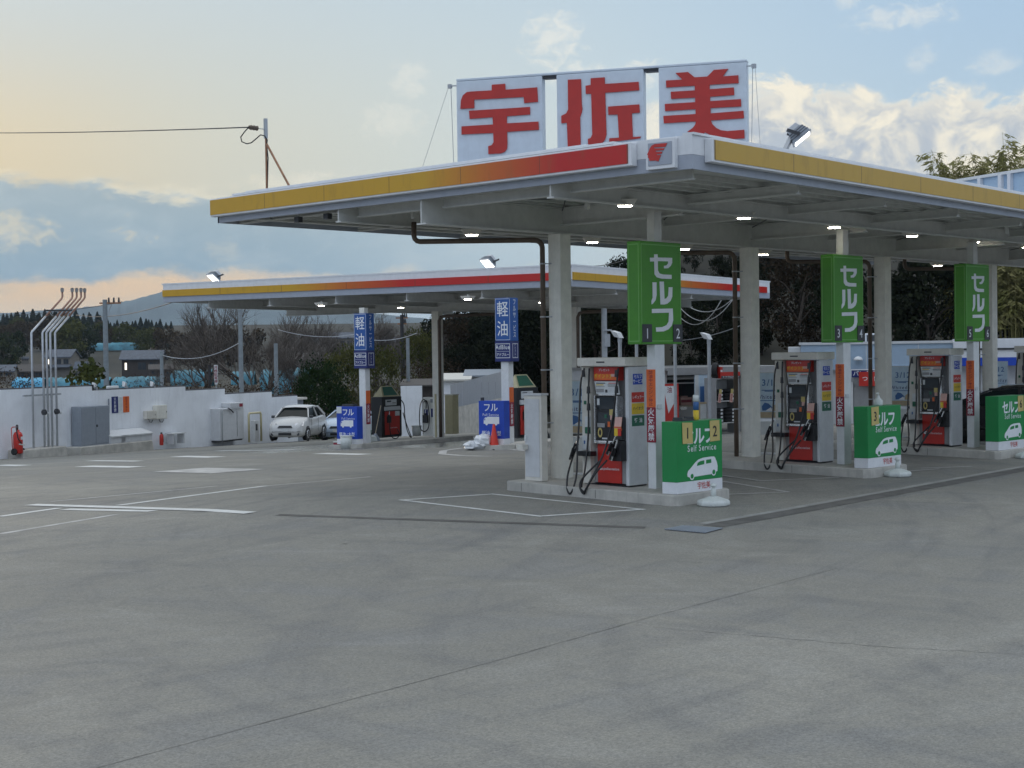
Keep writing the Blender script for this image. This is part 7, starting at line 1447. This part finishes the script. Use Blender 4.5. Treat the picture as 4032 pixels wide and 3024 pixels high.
wire(at_d(2650, 1150, 62), at_d(2900, 1160, 60), .75, .018, 'upper of three drooping pale cables right of the sign numbered 1 and 2', 'lgrey'); wire(at_d(2640, 1160, 62), at_d(2890, 1172, 60), 1.0, .018, 'middle of three drooping pale cables right of the sign numbered 1 and 2', 'lgrey'); wire(at_d(2630, 1180, 62), at_d(2840, 1182, 60), 1.0, .018, 'lowest of three drooping pale cables right of the sign numbered 1 and 2', 'lgrey'); wire(at_d(2660, 1342, 58), at_d(2960, 1262, 58), .15, .018, 'pale cable rising to the right behind the second yard light', 'lgrey')

# wooded ridge on the far left: conifers along the skyline, round trees below
rnd = random.Random(77)
cf = [conifer('conifer', 40+i, 10, 6.5, M['leafc'], 1500, .95, 'conifer on the wooded ridge at the far left', 'conifers on the ridge') for i in range(2)]
rt_ = [broad('ridge_tree', 50+i, 8, 8.5, mm, 1500, .62, 'rounded tree on the wooded hill far left', 'tree', 20, 'round trees on the far hill', .02) for i, mm in enumerate((M['leafd'], M['leafo'], M['leafb']))]
sky_y = [(-60, 1240), (0, 1238), (60, 1228), (140, 1222), (200, 1224), (240, 1222), (290, 1220), (330, 1228), (352, 1222), (380, 1230), (420, 1238), (440, 1262), (465, 1258), (490, 1256), (520, 1262), (540, 1250), (570, 1258), (610, 1258), (650, 1262), (685, 1268), (720, 1290), (800, 1295), (900, 1300), (1000, 1300)]
used_ = set()
def inst(pool, px, d, yt, h, lab=None):
    i = rnd.randrange(len(pool)); o = pool[i]
    if id(o) in used_: o = dup(o, (0, 0, 0))
    else: used_.add(id(o))
    if lab: o['label'] = lab
    s_ = fit(px, yt, d, h); put(o, px, d, rnd.uniform(0, 6.28), (s_*rnd.uniform(.85, 1.15), s_*rnd.uniform(.85, 1.15), s_)); return o
for j in range(46):
    px = -90+j*17+rnd.uniform(-7, 7); yt = lerp(px, sky_y)+rnd.uniform(-6, 16); inst(cf, px, rnd.uniform(520, 600), yt, 10)
for j in range(66):
    px = rnd.uniform(-120, 900); d = rnd.uniform(400, 500); yt = lerp(px, sky_y)+rnd.uniform(28, 105); inst(rt_, px, d, yt, 8)
for px, d, yt in ((45, 330, 1312), (20, 300, 1345), (270, 340, 1290), (330, 360, 1300), (230, 370, 1300), (-60, 330, 1330), (600, 360, 1310), (650, 350, 1300), (560, 380, 1310), (720, 330, 1320), (900, 320, 1300), (980, 320, 1305)): inst(rt_, px, d, yt, 8)
# grey bare woodland between the ridge and the truck canopy
BN = ['leafless tree far behind, just right of the right bare tree', 'leafless tree crowned like a dome, far behind the dome shaped shrub', 'second far leafless tree left of the left diesel sign', 'leafless tree rising behind the left diesel sign', 'far leafless tree just right of the left diesel sign', 'far leafless tree left of the dark utility pole', 'far leafless tree behind the dark utility pole', 'far leafless tree just left of the truck canopy pillar']
for j, (px, d, yt) in enumerate(((1130, 230, 1300), (1215, 190, 1258), (1275, 200, 1256), (1400, 210, 1285), (1475, 180, 1250), (1520, 190, 1270), (1600, 230, 1290), (1680, 190, 1290))):
    o = dup((bt1, bt2)[j % 2], (0, 0, 0), 0, BN[j]); f_ = fit(px, yt, d, 8.0)*1.12; put(o, px, d, j*1.3, (f_*1.35, f_*1.35, f_))
for px, d, yt in ((1190, 330, 1335), (1330, 330, 1330), (1450, 340, 1335), (1560, 330, 1335), (1660, 330, 1330)): inst(rt_[2:], px, d, yt, 8)
# dark wooded slope behind the shop
nr = 'trees on the dark slope behind the station'
dk_ = [broad('slope_tree', 60, 9, 6.5, M['leafs'], 4200, .27, 'dark evergreen tree on the slope behind the station', 'tree', 30, nr, .03), broad('slope_tree', 61, 9, 6.0, M['leafs'], 4200, .25, 'dark evergreen tree on the slope behind the station', 'tree', 26, nr, .05), broad('slope_tree', 62, 9, 6.5, M['leafsb'], 3600, .22, 'brown leaved tree on the slope behind the station', 'tree', 28, nr, .05)]
sky_r = [(1740, 1250), (1800, 1215), (1850, 1225), (1900, 1222), (1960, 1230), (2050, 1190), (2150, 1120), (2300, 1100), (2420, 1030), (2480, 1020), (2560, 1050), (2640, 1060), (2740, 1018), (2800, 1060), (2900, 1060), (2960, 1010), (3050, 985), (3300, 950), (3600, 900), (3800, 800), (4100, 760)]
for j in range(150):
    px = rnd.uniform(1745, 4150) if j < 115 else rnd.uniform(1745, 2250); d = rnd.uniform(66, 112); f = (d-66)/46; yt = lerp(px, sky_r)+(1-f)*rnd.uniform(20, 320)+rnd.uniform(0, 25)
    inst(dk_[:2] if rnd.random() < .86 else dk_[2:], px, d if px > 2250 else d+26, min(yt, 1440), 9)
for px, d, yt in ((2740, 95, 1018), (2470, 92, 1024), (2990, 92, 990), (3060, 95, 985)): inst(dk_[:1], px, d, yt, 9)
bs = dup(bt1, (0, 0, 0), 1.1, 'leafless tree above the truck canopy right of the sign numbered 1 and 2'); put(bs, 2850, 100, 1.1, fit(2850, 1005, 100, 8.0))
bs2 = dup(bt2, (0, 0, 0), .4, 'tall thin pine like tree beside the truck canopy pillar'); put(bs2, 1782, 112, .4, (.5, .5, fit(1782, 1205, 112, 8.0)))
# feathery bamboo above the roof on the right
def bamboo(seed, label):
    rnd = random.Random(seed); t = thing('bamboo_clump', label, 'bamboo', (0, 0, 0)); k = MB(); kl = MB()
    for i in range(34):
        a = rnd.uniform(0, 6.28); r_ = rnd.uniform(0, 2.2); h_ = rnd.uniform(7, 11); lean = Vector((cos(a), sin(a), 0))*rnd.uniform(.6, 2.4); pts = [Vector((cos(a)*r_, sin(a)*r_, 0))+lean*(t_**2.4)+EZ*(h_*t_*(1-.10*t_*t_)) for t_ in [j/8 for j in range(9)]]
        k.tube(pts, .035, 4, M['leafbam'], rr=[.04*(1-.85*j/8) for j in range(9)])
        for j in range(95):
            t_ = rnd.uniform(.35, 1); ii = min(7, int(t_*8)); p = pts[ii].lerp(pts[ii+1], t_*8-ii); d = Vector((rnd.gauss(0, 1), rnd.gauss(0, 1), rnd.uniform(-.25, .25))).normalized(); ln = rnd.uniform(.25, .8)
            q_ = p+d*ln; q_.z -= ln*.25; kl.tube([p, q_], .006, 3, M['leafbam'])
            for s_ in range(9):
                c = p.lerp(q_, rnd.uniform(.3, 1)); c = c+Vector((rnd.uniform(-.08, .08), rnd.uniform(-.08, .08), rnd.uniform(-.06, .03))); e_ = (d*.6+Vector((rnd.gauss(0, .5), rnd.gauss(0, .5), -.35))).normalized()*rnd.uniform(.22, .40); w_ = e_.orthogonal().normalized()*.032; n_ = len(kl.v); kl.v += [tuple(c), tuple(c+e_*.4+w_), tuple(c+e_), tuple(c+e_*.4-w_)]; kl.f.append((n_, n_+1, n_+2, n_+3)); kl.mi.append(kl._m(M['leafbam'])); kl.sm.append(False)
    k.build('stems', parent=t); kl.build('foliage', parent=t); return t
bm1 = bamboo(3, 'feathery bamboo clump above the roof at the right edge'); put(bm1, 4000, 66, 0, (.95, .95, fit(3960, 580, 66, 10.4)*1.14)); bm2 = dup(bm1, (0, 0, 0), 2, 'lower bamboo clump left of the taller one above the roof'); put(bm2, 3785, 68, 2, (.42, .42, fit(3775, 672, 68, 10.4)*1.14)); bm3 = dup(bm1, (0, 0, 0), 4, 'bamboo clump between the lower and the taller one'); put(bm3, 3870, 67, 4, (.5, .5, fit(3850, 655, 67, 10.4)*1.14))

# ------------------------------------------------------------------ evening air: one even closed box of haze round everything
k = MB(); k.box(-6100, 6100, -6100, 6100, -16, 230); hz = k.build('haze'); tag(hz, None, None, None, 'stuff')
mh_ = bpy.data.materials.new('haze_air'); mh_.use_nodes = True; T = NT(mh_.node_tree); T.n.remove(T.n['Principled BSDF']); pv = T.new('ShaderNodeVolumePrincipled'); pv.inputs['Color'].default_value = (.66, .80, .95, 1); pv.inputs['Density'].default_value = .00011; T.l.new(pv.outputs[0], T.n['Material Output'].inputs['Volume']); hz.data.materials.clear(); hz.data.materials.append(mh_)
